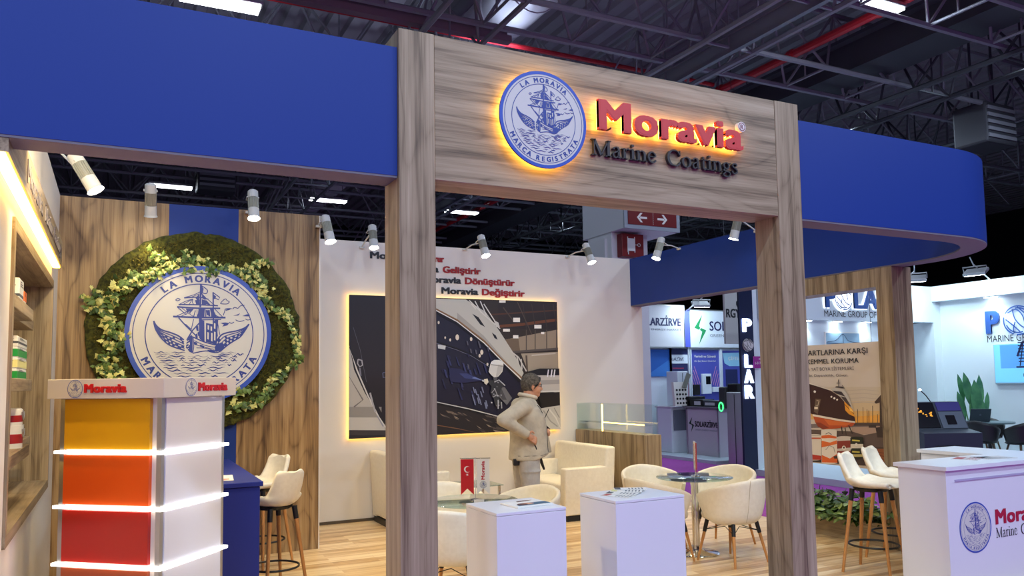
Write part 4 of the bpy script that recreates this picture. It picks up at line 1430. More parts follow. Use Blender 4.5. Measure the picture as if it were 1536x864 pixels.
    ((126, 132, 160), [(1.837, 0.429), (1.852, 0.429), (1.877, 0.348), (1.859, 0.348)]),
    ((126, 132, 160), [(1.746, 0.452), (1.761, 0.451), (1.786, 0.371), (1.768, 0.371)]),
    ((126, 132, 160), [(1.781, 0.611), (1.797, 0.61), (1.822, 0.529), (1.804, 0.53)]),
    ((126, 132, 160), [(1.825, 0.404), (1.841, 0.404), (1.866, 0.323), (1.847, 0.323)]),
    ((126, 132, 160), [(1.82, 0.399), (1.835, 0.399), (1.86, 0.318), (1.842, 0.318)]),
    ((126, 132, 160), [(1.721, 0.514), (1.737, 0.514), (1.762, 0.433), (1.743, 0.434)]),
    ((126, 132, 160), [(1.661, 0.449), (1.676, 0.449), (1.701, 0.368), (1.683, 0.369)]),
    ((126, 132, 160), [(1.654, 0.609), (1.67, 0.609), (1.695, 0.528), (1.677, 0.529)]),
    ((126, 132, 160), [(1.684, 0.582), (1.7, 0.581), (1.724, 0.501), (1.706, 0.501)]),
    ((96, 92, 104), [(1.739, 1.222), (1.759, 1.215), (1.769, 1.16), (1.751, 1.16)]),
    ((96, 92, 104), [(1.572, 1.224), (1.592, 1.217), (1.602, 1.163), (1.584, 1.163)]),
    ((96, 92, 104), [(1.62, 1.12), (1.641, 1.113), (1.65, 1.059), (1.632, 1.059)]),
    ((96, 92, 104), [(1.581, 0.914), (1.601, 0.907), (1.611, 0.852), (1.593, 0.853)]),
    ((96, 92, 104), [(1.874, 1.144), (1.895, 1.137), (1.904, 1.082), (1.886, 1.082)]),
    ((96, 92, 104), [(1.694, 1.107), (1.715, 1.1), (1.724, 1.046), (1.706, 1.046)]),
    ((96, 92, 104), [(1.75, 1.188), (1.771, 1.181), (1.781, 1.127), (1.762, 1.127)]),
    ((96, 92, 104), [(1.986, 0.749), (2.007, 0.741), (2.016, 0.686), (1.998, 0.686)]),
    ((36, 38, 78), [(1.813, 0.692), (1.466, 0.853), (1.315, 0.866), (1.338, 0.68), (1.54, 0.665)]),
    ((58, 66, 116), [(1.813, 0.692), (1.567, 0.789), (1.465, 0.79), (1.541, 0.728)]),
    ((112, 126, 176), [(1.813, 0.692), (1.682, 0.745), (1.643, 0.727)]),
    ((36, 30, 34), [(1.138, 0.439), (1.587, 0.348), (2.027, 0.217), (2.184, 0.021), (2.153, 0.0), (1.133, 0.0)]),
    ((206, 204, 200), [(1.136, 0.42), (1.585, 0.319), (2.031, 0.202), (2.034, 0.213), (1.588, 0.331), (1.139, 0.431)]),
    ((16, 14, 20), [(1.135, 0.392), (1.584, 0.292), (2.029, 0.173), (2.035, 0.194), (1.589, 0.312), (1.14, 0.412)]),
    ((120, 104, 92), [(1.544, 0.203), (1.577, 0.183), (1.623, 0.154), (1.58, 0.169)]),
    ((82, 72, 70), [(1.244, 0.256), (1.291, 0.236), (1.336, 0.206), (1.278, 0.222)]),
    ((60, 52, 54), [(1.957, 0.175), (1.997, 0.155), (2.044, 0.125), (1.994, 0.141)]),
    ((82, 72, 70), [(1.98, 0.071), (2.07, 0.049), (2.118, 0.018), (2.016, 0.037)]),
    ((150, 136, 122), [(1.374, 0.244), (1.414, 0.224), (1.459, 0.195), (1.409, 0.211)]),
    ((60, 52, 54), [(1.803, 0.179), (1.9, 0.157), (1.947, 0.127), (1.839, 0.145)]),
    ((120, 104, 92), [(1.431, 0.286), (1.528, 0.264), (1.574, 0.234), (1.466, 0.252)]),
    ((82, 72, 70), [(1.985, 0.074), (2.086, 0.051), (2.134, 0.021), (2.022, 0.04)]),
    ((150, 136, 122), [(1.842, 0.114), (1.889, 0.094), (1.935, 0.064), (1.878, 0.08)]),
    ((60, 52, 54), [(1.588, 0.24), (1.616, 0.221), (1.662, 0.191), (1.623, 0.207)]),
    ((120, 104, 92), [(1.184, 0.276), (1.23, 0.257), (1.275, 0.228), (1.218, 0.243)]),
    ((82, 72, 70), [(1.734, 0.053), (1.8, 0.031), (1.846, 0.001), (1.769, 0.018)]),
    ((150, 136, 122), [(1.943, 0.034), (2.057, 0.011), (2.105, 0.0), (1.98, 0.0)]),
    ((60, 52, 54), [(1.461, 0.285), (1.506, 0.265), (1.551, 0.236), (1.496, 0.252)]),
    ((120, 104, 92), [(1.322, 0.295), (1.401, 0.274), (1.446, 0.244), (1.356, 0.261)]),
    ((82, 72, 70), [(1.912, 0.081), (1.982, 0.059), (2.029, 0.029), (1.948, 0.047)]),
    ((150, 136, 122), [(1.701, 0.102), (1.734, 0.082), (1.78, 0.052), (1.736, 0.068)]),
    ((60, 52, 54), [(1.707, 0.068), (1.803, 0.045), (1.849, 0.015), (1.742, 0.034)]),
    ((120, 104, 92), [(1.785, 0.197), (1.827, 0.176), (1.873, 0.146), (1.821, 0.162)]),
    ((82, 72, 70), [(1.819, 0.24), (1.918, 0.218), (1.965, 0.188), (1.855, 0.206)]),
    ((150, 136, 122), [(1.976, 0.215), (2.039, 0.194), (2.087, 0.164), (2.012, 0.181)]),
    ((60, 52, 54), [(1.953, 0.115), (1.995, 0.094), (2.042, 0.064), (1.989, 0.08)]),
    ((120, 104, 92), [(1.265, 0.312), (1.368, 0.291), (1.413, 0.261), (1.299, 0.279)]),
    ((150, 136, 122), [(1.982, 0.135), (2.041, 0.113), (2.088, 0.083), (2.019, 0.1)]),
    ((120, 104, 92), [(1.974, 0.137), (2.049, 0.116), (2.096, 0.085), (2.011, 0.103)]),
    ((82, 72, 70), [(1.943, 0.205), (2.049, 0.182), (2.097, 0.152), (1.979, 0.17)]),
    ((60, 52, 54), [(1.401, 0.281), (1.478, 0.26), (1.523, 0.231), (1.436, 0.248)]),
    ((120, 104, 92), [(1.373, 0.228), (1.409, 0.209), (1.454, 0.179), (1.407, 0.195)]),
    ((82, 72, 70), [(1.923, 0.23), (1.991, 0.209), (2.038, 0.179), (1.959, 0.196)]),
    ((120, 84, 62), [(1.134, 0.122), (1.431, 0.065), (1.735, 0.0), (1.738, 0.0), (1.434, 0.076), (1.136, 0.133)]),
    ((200, 196, 190), [(2.551, 0.755), (2.978, 0.755), (2.978, 0.506), (2.658, 0.543)]),
    ((34, 34, 40), [(2.497, 0.809), (2.664, 0.847), (2.978, 0.845), (2.978, 0.75), (2.509, 0.755)]),
    ((170, 166, 162), [(2.633, 0.685), (2.978, 0.69), (2.978, 0.63), (2.646, 0.624)]),
    ((236, 236, 240), [(2.795, 0.833), (2.776, 0.729), (2.795, 0.727), (2.814, 0.83)]),
    ((236, 236, 240), [(2.851, 0.832), (2.832, 0.729), (2.852, 0.726), (2.871, 0.83)]),
    ((236, 236, 240), [(2.897, 0.832), (2.878, 0.728), (2.897, 0.725), (2.917, 0.829)]),
    ((30, 26, 30), [(2.629, 0.509), (2.978, 0.516), (2.978, 0.282), (2.681, 0.305)]),
    ((222, 220, 216), [(2.63, 0.517), (2.978, 0.52), (2.978, 0.54), (2.63, 0.536)]),
    ((110, 110, 114), [(1.98, 0.623), (2.126, 0.596), (2.231, 0.45), (2.149, 0.356), (2.018, 0.491)]),
    ((74, 74, 78), [(1.98, 0.623), (2.06, 0.609), (2.15, 0.428), (2.083, 0.43)]),
    ((54, 54, 58), [(1.85, 0.691), (1.981, 0.699), (2.127, 0.639), (2.059, 0.562), (2.036, 0.467), (2.069, 0.378), (2.024, 0.336), (1.976, 0.361), (1.947, 0.481), (1.905, 0.529), (1.927, 0.612)]),
    ((150, 150, 156), [(2.018, 0.369), (2.042, 0.364), (2.039, 0.347), (2.021, 0.35)]),
    ((96, 96, 100), [(1.988, 0.365), (2.012, 0.36), (2.009, 0.343), (1.991, 0.346)]),
    ((206, 206, 210), [(2.005, 0.498), (2.029, 0.493), (2.026, 0.476), (2.008, 0.479)]),
    ((150, 150, 156), [(2.012, 0.675), (2.036, 0.67), (2.033, 0.654), (2.014, 0.656)]),
    ((96, 96, 100), [(1.996, 0.619), (2.019, 0.614), (2.016, 0.597), (1.998, 0.6)]),
    ((206, 206, 210), [(1.912, 0.408), (1.936, 0.403), (1.933, 0.386), (1.914, 0.389)]),
    ((150, 150, 156), [(1.945, 0.519), (1.968, 0.514), (1.965, 0.498), (1.947, 0.5)]),
    ((96, 96, 100), [(2.047, 0.489), (2.07, 0.483), (2.067, 0.467), (2.049, 0.469)]),
    ((206, 206, 210), [(1.973, 0.503), (1.997, 0.498), (1.994, 0.482), (1.975, 0.484)]),
    ((150, 150, 156), [(2.014, 0.411), (2.038, 0.405), (2.035, 0.389), (2.016, 0.392)]),
    ((96, 96, 100), [(1.932, 0.49), (1.956, 0.485), (1.953, 0.468), (1.934, 0.471)]),
    ((206, 206, 210), [(1.96, 0.587), (1.983, 0.582), (1.981, 0.565), (1.962, 0.568)]),
    ((150, 150, 156), [(2.056, 0.505), (2.079, 0.5), (2.076, 0.483), (2.058, 0.486)]),
    ((96, 96, 100), [(2.015, 0.419), (2.039, 0.414), (2.036, 0.397), (2.018, 0.4)]),
    ((188, 188, 190), [(1.971, 0.664), (2.032, 0.692), (2.121, 0.615), (2.132, 0.626), (2.037, 0.705), (1.964, 0.677)]),
    ((160, 160, 164), [(1.932, 0.524), (1.972, 0.568), (1.997, 0.505), (1.942, 0.475), (1.951, 0.463), (2.013, 0.501), (1.977, 0.582), (1.92, 0.533)]),
    ((200, 200, 204), [(2.013, 0.431), (2.011, 0.313), (2.025, 0.312), (2.026, 0.431)]),
    ((170, 170, 174), [(2.059, 0.401), (2.063, 0.315), (2.079, 0.316), (2.075, 0.402)]),
    ((226, 218, 196), [(1.814, 0.711), (1.866, 0.719), (1.881, 0.672), (1.849, 0.634), (1.818, 0.658)]),
    ((196, 196, 200), [(1.787, 0.702), (1.819, 0.701), (1.818, 0.673), (1.787, 0.683)]),
    ((222, 218, 208), [(1.911, 0.914), (1.938, 0.952), (2.007, 0.967), (2.091, 0.942), (2.107, 0.904), (2.089, 0.808), (2.03, 0.746), (1.971, 0.728), (1.924, 0.762), (1.883, 0.81)]),
    ((196, 192, 184), [(2.027, 0.909), (2.096, 0.899), (2.079, 0.813), (2.025, 0.751), (1.987, 0.732)]),
    ((238, 236, 228), [(1.922, 0.938), (1.964, 0.967), (2.044, 0.967), (2.113, 0.933), (2.101, 0.899), (1.916, 0.914)]),
    ((150, 146, 140), [(1.915, 0.9), (2.095, 0.875), (2.097, 0.885), (1.917, 0.91)]),
    ((90, 90, 94), [(1.95, 0.733), (2.014, 0.737), (2.002, 0.689), (1.96, 0.69)]),
    ((196, 192, 184), [(2.611, 0.29), (2.794, 0.314), (2.978, 0.332), (2.978, 0.0), (2.815, 0.01), (2.691, 0.112)]),
    ((160, 156, 150), [(2.7, 0.263), (2.81, 0.112), (2.923, 0.033), (2.935, 0.046), (2.825, 0.123), (2.717, 0.272)]),
    ((220, 216, 208), [(2.784, 0.284), (2.894, 0.158), (2.975, 0.009), (2.978, 0.017), (2.913, 0.168), (2.802, 0.296)]),
    ((146, 142, 138), [(2.872, 0.297), (2.954, 0.159), (2.967, 0.164), (2.885, 0.302)])]
painted('printed_picture', t, (PX0, 9.672, PZ0), XP, ZP, P1)

t = thing('slogan_lettering', 'four stepped slogan lines in black and red high on the white wall', 'lettering', (3.9, 9.73, 2.87))
DRL = mat('dark_red_letters', (158, 20, 26), .5)
for (xl_, xe, z, red) in ((2.851, 3.861, 3.290, 'Oluşturur'), (3.25, 4.394, 3.152, 'Geliştirir'), (3.57, 4.909, 3.014, 'Dönüştürür'), (3.819, 5.063, 2.870, 'Değiştirir')):
    bw = .535
    m = MB(); put_text(m, 'Moravia', (xl_, 9.727, z), XP, ZP, width=bw, cap=.092, bold=.05, ext=.01, depth=.006)
    m.build('black_word', INK, t)
    m = MB(); put_text(m, red, (xe, 9.727, z), XP, ZP, width=xe - xl_ - bw - .055, cap=.092, bold=.05, ext=.01, depth=.006, align='r')
    m.build('red_word', DRL, t)

# ------------------------------------------------------------------ spot lamps on arms
def spot_lamp(label, top, lens, mount, power, cone=105):
    top, lens, mount = Vector(top), Vector(lens), Vector(mount)
    t = thing('arm_spotlight', label, 'spotlight', mount, 0, 'white arm spotlights round the stand')
    ax = (lens - top).normalized()
    L = .31
    top = lens - ax * L
    r = .052
    side = ax.cross(ZP)
    side = side.normalized() if side.length > .1 else XP
    m = MB()
    m.cyl(top + ax * .0, top + ax * .012, r * .7, r * .96, 24); m.cyl(top + ax * .012, top + ax * .085, r * .96, r * .96, 24)
    m.build('rear_cap', SPOTB, t, smooth=True)
    m = MB()
    for k in range(20):
        a = 2 * PI * k / 20
        b = ax.orthogonal().normalized(); c = ax.cross(b)
        q = (b * math.cos(a) + c * math.sin(a)) * r * .9
        m.cyl(top + ax * .085 + q, top + ax * .205 + q, .0045, seg=5)
    m.cyl(top + ax * .085, top + ax * .205, r * .84, seg=20)
    m.build('heat_sink', SPOTR, t)
    m = MB()
    m.cyl(top + ax * .205, top + ax * .30, r, r * 1.02, 24, caps=False); m.cyl(top + ax * .205, top + ax * .208, r * .9, r, 24)
    m.cyl(top + ax * .292, lens, r * 1.02, r * 1.16, 24, caps=False)
    m.build('front_collar', SPOTB, t, smooth=True)
    m = MB(); m.cyl(lens - ax * .008, lens - ax * .004, r * .99, seg=24); m.build('lens', LENS, t)
    m = MB()
    q = top + ax * .07
    d = (mount - q); d = (d - ax * d.dot(ax)).normalized()
    m.tube([q + side * r * 1.05, q + side * r * 1.1 + d * r * 1.25, q + d * r * 1.5, q - side * r * 1.1 + d * r * 1.25, q - side * r * 1.05], .006, 6)
    m.build('yoke', SPOTB, t)
    m = MB()
    m.tube([q + d * r * 1.4, q.lerp(mount, .55) + ZP * .01, mount], .009, 8)
    m.build('arm', SPOTB, t)
    m = MB(); m.box(mount.x - .03, mount.x + .03, mount.y - .03, mount.y + .03, mount.z - .012, mount.z + .012); m.build('clamp', SPOTB, t)
    ld = bpy.data.lights.new('spot_beam', 'SPOT')
    ld.energy = power; ld.color = WARM; ld.spot_size = R(cone); ld.spot_blend = .9; ld.shadow_soft_size = .05
    o = bpy.data.objects.new('spot_beam', ld)
    COL.objects.link(o)
    o.rotation_mode = 'QUATERNION'
    o.parent = t
    o.location = lens + ax * .03 - mount
    o.rotation_quaternion = (-ax).to_track_quat('Z', 'Y')
    return t


spot_lamp('large white arm spotlight at the left wall, nearest to the camera', (-0.294, 6.300, 3.327), (-0.163, 6.250, 3.097), (-0.500, 6.600, 3.470), SPOT_W * 1.90, 84)
spot_lamp('white arm spotlight in front of the wood panel, shining on the moss wreath', (0.240, 7.950, 3.593), (0.250, 8.070, 3.297), (0.250, 8.370, 3.460), SPOT_W * 0.34, 70)
spot_lamp('white arm spotlight right above the blue stripe of the wood panel', (1.157, 8.000, 3.629), (1.158, 7.900, 3.317), (1.170, 8.370, 3.470), SPOT_W * 0.30, 84)
spot_lamp('white arm spotlight at the right end of the wood panel', (1.926, 8.250, 3.473), (1.966, 8.150, 3.181), (1.890, 8.380, 3.380), SPOT_W * 1.00, 84)
spot_lamp('white arm spotlight left of the left post, on the poster wall', (2.765, 9.350, 3.638), (2.760, 9.250, 3.341), (2.740, 9.730, 3.420), SPOT_W * 0.75, 84)
spot_lamp('white arm spotlight above the slogans on the poster wall', (4.229, 9.350, 3.606), (4.247, 9.230, 3.325), (4.160, 9.730, 3.480), SPOT_W * 0.75, 84)
spot_lamp('white arm spotlight near the right end of the poster wall', (5.838, 9.350, 3.594), (5.865, 9.230, 3.324), (5.760, 9.730, 3.470), SPOT_W * 0.65, 84)
spot_lamp('white arm spotlight on the blue side beam near the pillar signs', (6.520, 8.501, 3.600), (6.400, 8.487, 3.301), (6.85, 8.551, 3.47), SPOT_W, 84)
spot_lamp('white arm spotlight on the blue side beam just left of the right post', (6.550, 7.063, 3.605), (6.500, 7.112, 3.338), (6.85, 7.083, 3.45), SPOT_W, 84)
spot_lamp('added unseen arm spotlight behind the left blue beam turned to the left wall', (0.050, 4.420, 3.420), (-0.030, 4.640, 3.260), (0.050, 4.140, 3.440), SPOT_W * 1.35, 120)  # this lamp and those below: unseen, added to brighten the interior
spot_lamp('added unseen arm spotlight behind the left blue beam turned to the wood panel', (0.950, 4.420, 3.420), (0.860, 4.620, 3.200), (0.950, 4.140, 3.440), SPOT_W * 0.10, 120)
spot_lamp('added unseen arm spotlight behind the wooden header turned to the blue counter', (2.350, 4.450, 3.420), (2.120, 4.600, 3.240), (2.350, 4.172, 3.440), SPOT_W * 1.10, 120)
spot_lamp('added unseen arm spotlight behind the wooden header turned to the round tables', (3.500, 4.450, 3.420), (3.620, 4.640, 3.200), (3.500, 4.172, 3.440), SPOT_W * 1.00, 120)
spot_lamp('added unseen arm spotlight behind the right blue beam turned to the stools', (5.300, 4.420, 3.420), (5.360, 4.600, 3.180), (5.300, 4.145, 3.440), SPOT_W * 0.45, 120)

# ------------------------------------------------------------------ furniture
def leg_set(m_wood, m_black, tops, feet, r0=.017, r1=.011, sleeve=.32):
    for a, b in zip(tops, feet):
        a, b = Vector(a), Vector(b)
        c = a.lerp(b, sleeve)
        yield a, b, c


def make_stool():
    t = thing('bar_stool', 'white shell bar stool', 'stool', (0, 0, 0))
    # shell: seat opens to +x, back at -x
    prof = [(.215, .735), (.20, .752), (.10, .748), (0, .738), (-.10, .740), (-.165, .768), (-.20, .83), (-.222, .91), (-.238, .985), (-.243, 1.01)]
    prof = smooth_pts(prof, 3)
    n = len(prof)
    rows = []
    for i, (x, z) in enumerate(prof):
        s = i / (n - 1)
        hw = .195 + .018 * math.sin(min(s / .5, 1) * PI) - .052 * min(1, max(0, (s - .38) / .28)) - .022 * max(0, (s - .66) / .34)
        if s < .12: hw *= .80 + .2 * (s / .12) ** .5
        if s > .93: hw *= 1 - .28 * ((s - .93) / .07) ** 1.5
        curl = .030 + .075 * math.exp(-((s - .55) / .2) ** 2)
        row = []
        for k in range(15):
            u = -1 + 2 * k / 14
            up = curl * abs(u) ** 2.6
            # in the back part the curl goes forward, in the seat upward
            b = max(0, min(1, (s - .42) / .25))
            row.append((x + up * b, u * hw, z + up * (1 - b)))
        rows.append(row)
    m = MB(); m.grid(rows)
    m.build('seat_shell', LEATHER, t, smooth='all', local=True, mods=[('SOLIDIFY', dict(thickness=.044, offset=0)), ('SUBSURF', dict(levels=1, render_levels=1))])
    m = MB(); m.cyl((0, 0, .70), (0, 0, .725), .135, .15, 20); m.build('seat_plate', BLACK, t, local=True)
    tops = [(sx * .12, sy * .11, .715) for sx in (-1, 1) for sy in (-1, 1)]
    feet = [(sx * .20, sy * .19, 0) for sx in (-1, 1) for sy in (-1, 1)]
    for a, b, c in leg_set(None, None, tops, feet, sleeve=.14):
        m = MB(); m.cyl(a, b, .019, .012, 12); lg = m.build('leg', LEGW, t, smooth=True, local=True)
        m = MB(); m.cyl(a + (a - c) * .02, c, .0225, .021, 12); m.build('sleeve', BLACK, lg, smooth=True, local=True)
    m = MB(); m.tube([(.205 * math.cos(a * PI / 20), .195 * math.sin(a * PI / 20), .235) for a in range(40)], .009, 8, closed=True)
    m.build('footrest_ring', BLACK, t, smooth=True, local=True)
    return t


def make_tub():
    """low tub chair, opening to +x"""
    t = thing('tub_chair', 'cream tub chair', 'chair', (0, 0, 0))
    rows = []
    NTH = 40
    for i in range(NTH + 1):
        th = -128 + 256 * i / NTH
        a = abs(th)
        # rim falls from the back to the arms and tucks in at the front tips
        top = .795 - .055 * (a / 60.0) ** 1.6 if a < 60 else .74 - .115 * ((a - 60) / 68.0) ** 1.15
        bot = .385 + .0 * a
        if a > 88:
            bot = .385 + (.185) * ((a - 88) / 40.0) ** 1.5
        if a > 112:
            k = (a - 112) / 16.0
            mid = .5 * (top + bot) + .03
            top = top + (mid - top) * k ** 2.2; bot = bot + (mid - bot) * k ** 2.2
        row = []
        for j in range(10):
            v = j / 9.0
            z = bot + (top - bot) * v
            zz = (z - .385) / .41
            r = .205 + .088 * min(1, max(0, zz)) ** .7
            if v < .12 and a < 95: r -= .03 * (1 - v / .12)
            c = R(180 + th)
            row.append((r * 1.02 * math.cos(c), r * 1.08 * math.sin(c), z))
        rows.append(row)
    m = MB(); m.grid(rows)
    m.build('shell', LEATHER, t, smooth='all', local=True, mods=[('SOLIDIFY', dict(thickness=.042, offset=1)), ('SUBSURF', dict(levels=1, render_levels=1))])
    m = MB()
    prof = [(.001, .375), (.19, .378), (.235, .40), (.243, .43), (.232, .462), (.19, .476), (.001, .482)]
    m.lathe(prof, 36)
    for v in m.bm.verts:
        v.co.x = v.co.x * 1.0 + (.045 if v.co.x > 0 else .0) * min(1, v.co.x / .1)
    m.build('seat_cushion', LEATHER, t, smooth='all', local=True)
    m = MB(); m.tube([(-.29 - .004, .0, .45 + .33 * k / 8) if False else ((-.262 - .062 * (k / 8) ** .7), .10, .40 + .375 * k / 8) for k in range(9)], .0016, 4)
    m.build('back_seam', mat('seam_thread', (176, 160, 128), .7), t, local=True)  # darker thread along the back seam
    tops = [(sx * .155, sy * .155, .385) for sx in (-1, 1) for sy in (-1, 1)]
    feet = [(sx * .225, sy * .225, 0) for sx in (-1, 1) for sy in (-1, 1)]
    for a, b, c in leg_set(None, None, tops, feet, sleeve=.30):
        m = MB(); m.cyl(a, b, .0165, .0105, 12); lg = m.build('leg', LEGW, t, smooth=True, local=True)
        m = MB(); m.cyl(a, c, .0195, .018, 12); m.build('sleeve', BLACK, lg, smooth=True, local=True)
    m = MB()
    q = .183; z = .285
    for a, b in (((q, q), (-q, q)), ((-q, q), (-q, -q)), ((-q, -q), (q, -q)), ((q, -q), (q, q))):
        m.cyl((a[0], a[1], z), (b[0] * .25 + a[0] * .25, b[1] * .25 + a[1] * .25, z + .045), .0035, seg=6)
        m.cyl((b[0], b[1], z), (b[0] * .25 + a[0] * .25, b[1] * .25 + a[1] * .25, z + .045), .0035, seg=6)
    m.build('wire_strut', BLACK, t, local=True)
    return t


def make_table():
    t = thing('glass_table', 'round glass table on a chrome pole', 'table', (0, 0, 0))
    m = MB(); m.lathe([(.001, .728), (.362, .728), (.37, .732), (.37, .738), (.365, .741), (.001, .741)], 64); m.build('glass_top', GLASST, t, smooth=True, local=True)
    m = MB(); m.lathe([(.001, .700), (.12, .700), (.12, .727), (.001, .727)], 32)
    m.build('top_plate', CHROME, t, smooth=True, local=True)
    m = MB(); m.cyl((0, 0, .03), (0, 0, .705), .036, seg=24); m.build('pole', CHROME, t, smooth=True, local=True)
    m = MB(); m.lathe([(.215, 0), (.22, .008), (.2, .018), (.09, .03), (.055, .05), (.05, .075), (.037, .08)], 48); m.build('base', CHROME, t, smooth=True, local=True)
    return t


tab = make_table()
place(tab, 0, (2.62, 6.0, 0), 0, 'round glass table behind the left podium, by the left post', 'round glass tables')
place(tab, 1, (5.10, 6.25, 0), 0, 'round glass table on a tall chrome pole with four tub chairs near the right post', 'round glass tables')

tub = make_tub()
TG = 'cream tub chairs round the glass tables'
for i, (x, y, deg, lb) in enumerate((
        (5.17, 5.82, 97, 'cream tub chair seen from behind, in front of the right glass table'),
        (5.60, 6.42, 200, 'cream tub chair behind the right glass table, on its right'),
        (5.02, 6.80, 262, 'cream tub chair behind the right glass table, by the wooden showcase'),
        (4.62, 6.20, 4, 'cream tub chair partly hidden by the right podium'),
        (2.30, 5.62, 48, 'cream tub chair peeping out between the left post and the left podium'),
        (3.12, 6.12, 196, 'cream tub chair behind the left podium, open towards the left glass table'),
        (2.66, 6.62, 265, 'cream tub chair behind the left glass table, beside the flags'))):
    place(tub, i, (x, y, 0), R(deg), lb, TG)

st_ = make_stool()
SG = 'white shell bar stools'
place(st_, 0, (1.27, 7.92, 0), R(218), 'farther white shell bar stool by the blue counter, before the wood panel', SG)
place(st_, 1, (5.95, 4.90, 0), R(-72), 'white shell bar stool in full view behind the right white counter', SG)
place(st_, 2, (6.58, 5.17, 0), R(-76), 'white shell bar stool half hidden by the right white counter', SG)
place(st_, 3, (1.17, 6.74, 0), R(112), 'nearer white shell bar stool showing its back by the blue counter', SG)


# box armchairs, sofa seats
def soft(name, mb, t, local=True):
    return mb.build(name, LEATHER, t, smooth=True, local=local)


def box_seat(name, label, cat, loc, rz, length, depth=.72):
    """seat opening to +x, width along y, origin at the floor centre"""
    t = thing(name, label, cat, loc, rz)
    h = length / 2
    for s in (-1, 1):
        m = MB(); y0, y1 = sorted((s * h, s * (h - .13))); m.box(-depth / 2, depth / 2, y0, y1, .07, .635, .022, 3); soft('armrest', m, t)
    m = MB(); m.box(-depth / 2 + .12, depth / 2 - .01, -h + .135, h - .135, .09, .30, .015, 2); soft('seat_base', m, t)
    m = MB(); m.box(-depth / 2 + .17, depth / 2, -h + .135, h - .135, .302, .44, .035, 3); soft('seat_cushion', m, t)
    m = MB(); m.box(-depth / 2, -depth / 2 + .19, -h + .004, h - .004, .09, .87, .03, 3)
    for v in m.bm.verts:
        if v.co.z > .44: v.co.x -= .10 * (v.co.z - .44)
        if v.co.z > .62 and v.co.x > -depth / 2 + .05: v.co.x -= .05
    soft('backrest', m, t)
    m = MB(); m.box(-depth / 2 + .02, depth / 2 - .03, -h + .02, h - .02, 0, .07); m.build('plinth', BLACK, t, local=True)
    return t


box_seat('sofa', 'cream leather two seat sofa in front of the wooden showcase', 'sofa', (5.205, 9.0, 0), PI, 1.30, .70)
box_seat('armchair', 'cream leather armchair by the white wall behind the left post', 'armchair', (3.235, 9.32, 0), 0, .76, .74)

# coffee table
t = thing('coffee_table', 'small glass coffee table by the white wall behind the flags', 'table', (3.85, 8.72, 0))
m = MB(); m.box(3.63, 4.08, 8.45, 9.0, .485, .497, .003, 1); m.build('glass_top', GLASST, t)
for x in (3.67, 4.04):
    for y in (8.49, 8.96):
        m = MB(); m.box(x - .013, x + .013, y - .013, y + .013, 0, .485); m.build('leg', CHROME, t)
m = MB(); m.box(3.65, 4.06, 8.47, 8.98, .17, .178); m.build('lower_shelf', GLASST, t)

# podiums with brochures
for (x0, x1, y0, y1, lb) in ((1.962, 2.424, 4.165, 4.610, 'white square podium with a magazine beside the left post'), (2.795, 3.333, 4.19, 4.62, 'white square podium with fanned brochures in the middle of the entrance')):
    t = thing('podium', lb, 'podium', ((x0 + x1) / 2, (y0 + y1) / 2, 0))
    m = MB(); m.box(x0 + .001, x1 - .001, y0 + .001, y1 - .001, 0, .93, .002, 1); m.build('body', LACQ, t)
    m = MB(); m.box(x0, x1, y0, y1, .932, .95, .002, 1); m.build('top', LACQ, t)

t = thing('magazine', 'magazine with a face on its cover lying on the left podium', 'magazine', (2.26, 4.36, .95), R(6))
m = MB(); m.box(-.13, .13, -.10, .10, .95 - .95, .012, .002, 1); m.build('pages', WHITE, t, local=True)
SK = mat('printed_skin', (214, 160, 128), .5)
m = MB()
m.poly([(-.11, -.085, .0126), (.12, -.085, .0126), (.125, -.01, .0126), (.0, .0, .0126), (-.10, -.04, .0126)])
m.build('cover_shape', mat('cover_teal', (40, 92, 120), .4), t, local=True)
m = MB(); m.ell((-.02, -.03, .0128), (.05, .028, .0006), 20, 6); m.build('cover_face', SK, t, local=True)
m = MB(); m.ell((-.055, -.035, .0131), (.035, .03, .0006), 20, 6); m.poly([(-.04, .05, .0129), (.05, .06, .0129), (.09, .075, .0129), (.03, .09, .0129), (-.03, .075, .0129)]); m.build('cover_hair', mat('cover_brown', (96, 44, 32), .4), t, local=True)

for k, (x, y, rz, band, lb) in enumerate(((2.93, 4.36, 28, CR, 'lowest brochure with a red band, fanned out at the left on the middle podium'), (3.00, 4.42, 40, BX, 'brochure with grey print in the middle of the fan on the middle podium'), (3.07, 4.47, 52, CY, 'brochure with yellow print near the top of the fan on the middle podium'), (3.13, 4.52, 62, BX, 'topmost brochure on the right of the fan on the middle podium'))):
    t = thing('brochure', lb, 'brochure', (x, y, .951 + .004 * k), R(rz), 'fanned brochures on the middle podium')
    m = MB(); m.box(-.05, .05, -.105, .105, 0, .003); m.build('paper', WHITE, t, local=True)
    m = MB(); m.poly([(-.046, .06, .0034), (.046, .06, .0034), (.046, .10, .0034), (-.046, .10, .0034)]); m.build('colour_band', band, t, local=True)
    m = MB()
    for j in range(5):
        m.poly([(-.038, -.09 + .022 * j, .0034), (.03 - .006 * (j % 3), -.09 + .022 * j, .0034), (.03 - .006 * (j % 3), -.081 + .022 * j, .0034), (-.038, -.081 + .022 * j, .0034)])
    m.build('print', BX, t, local=True)


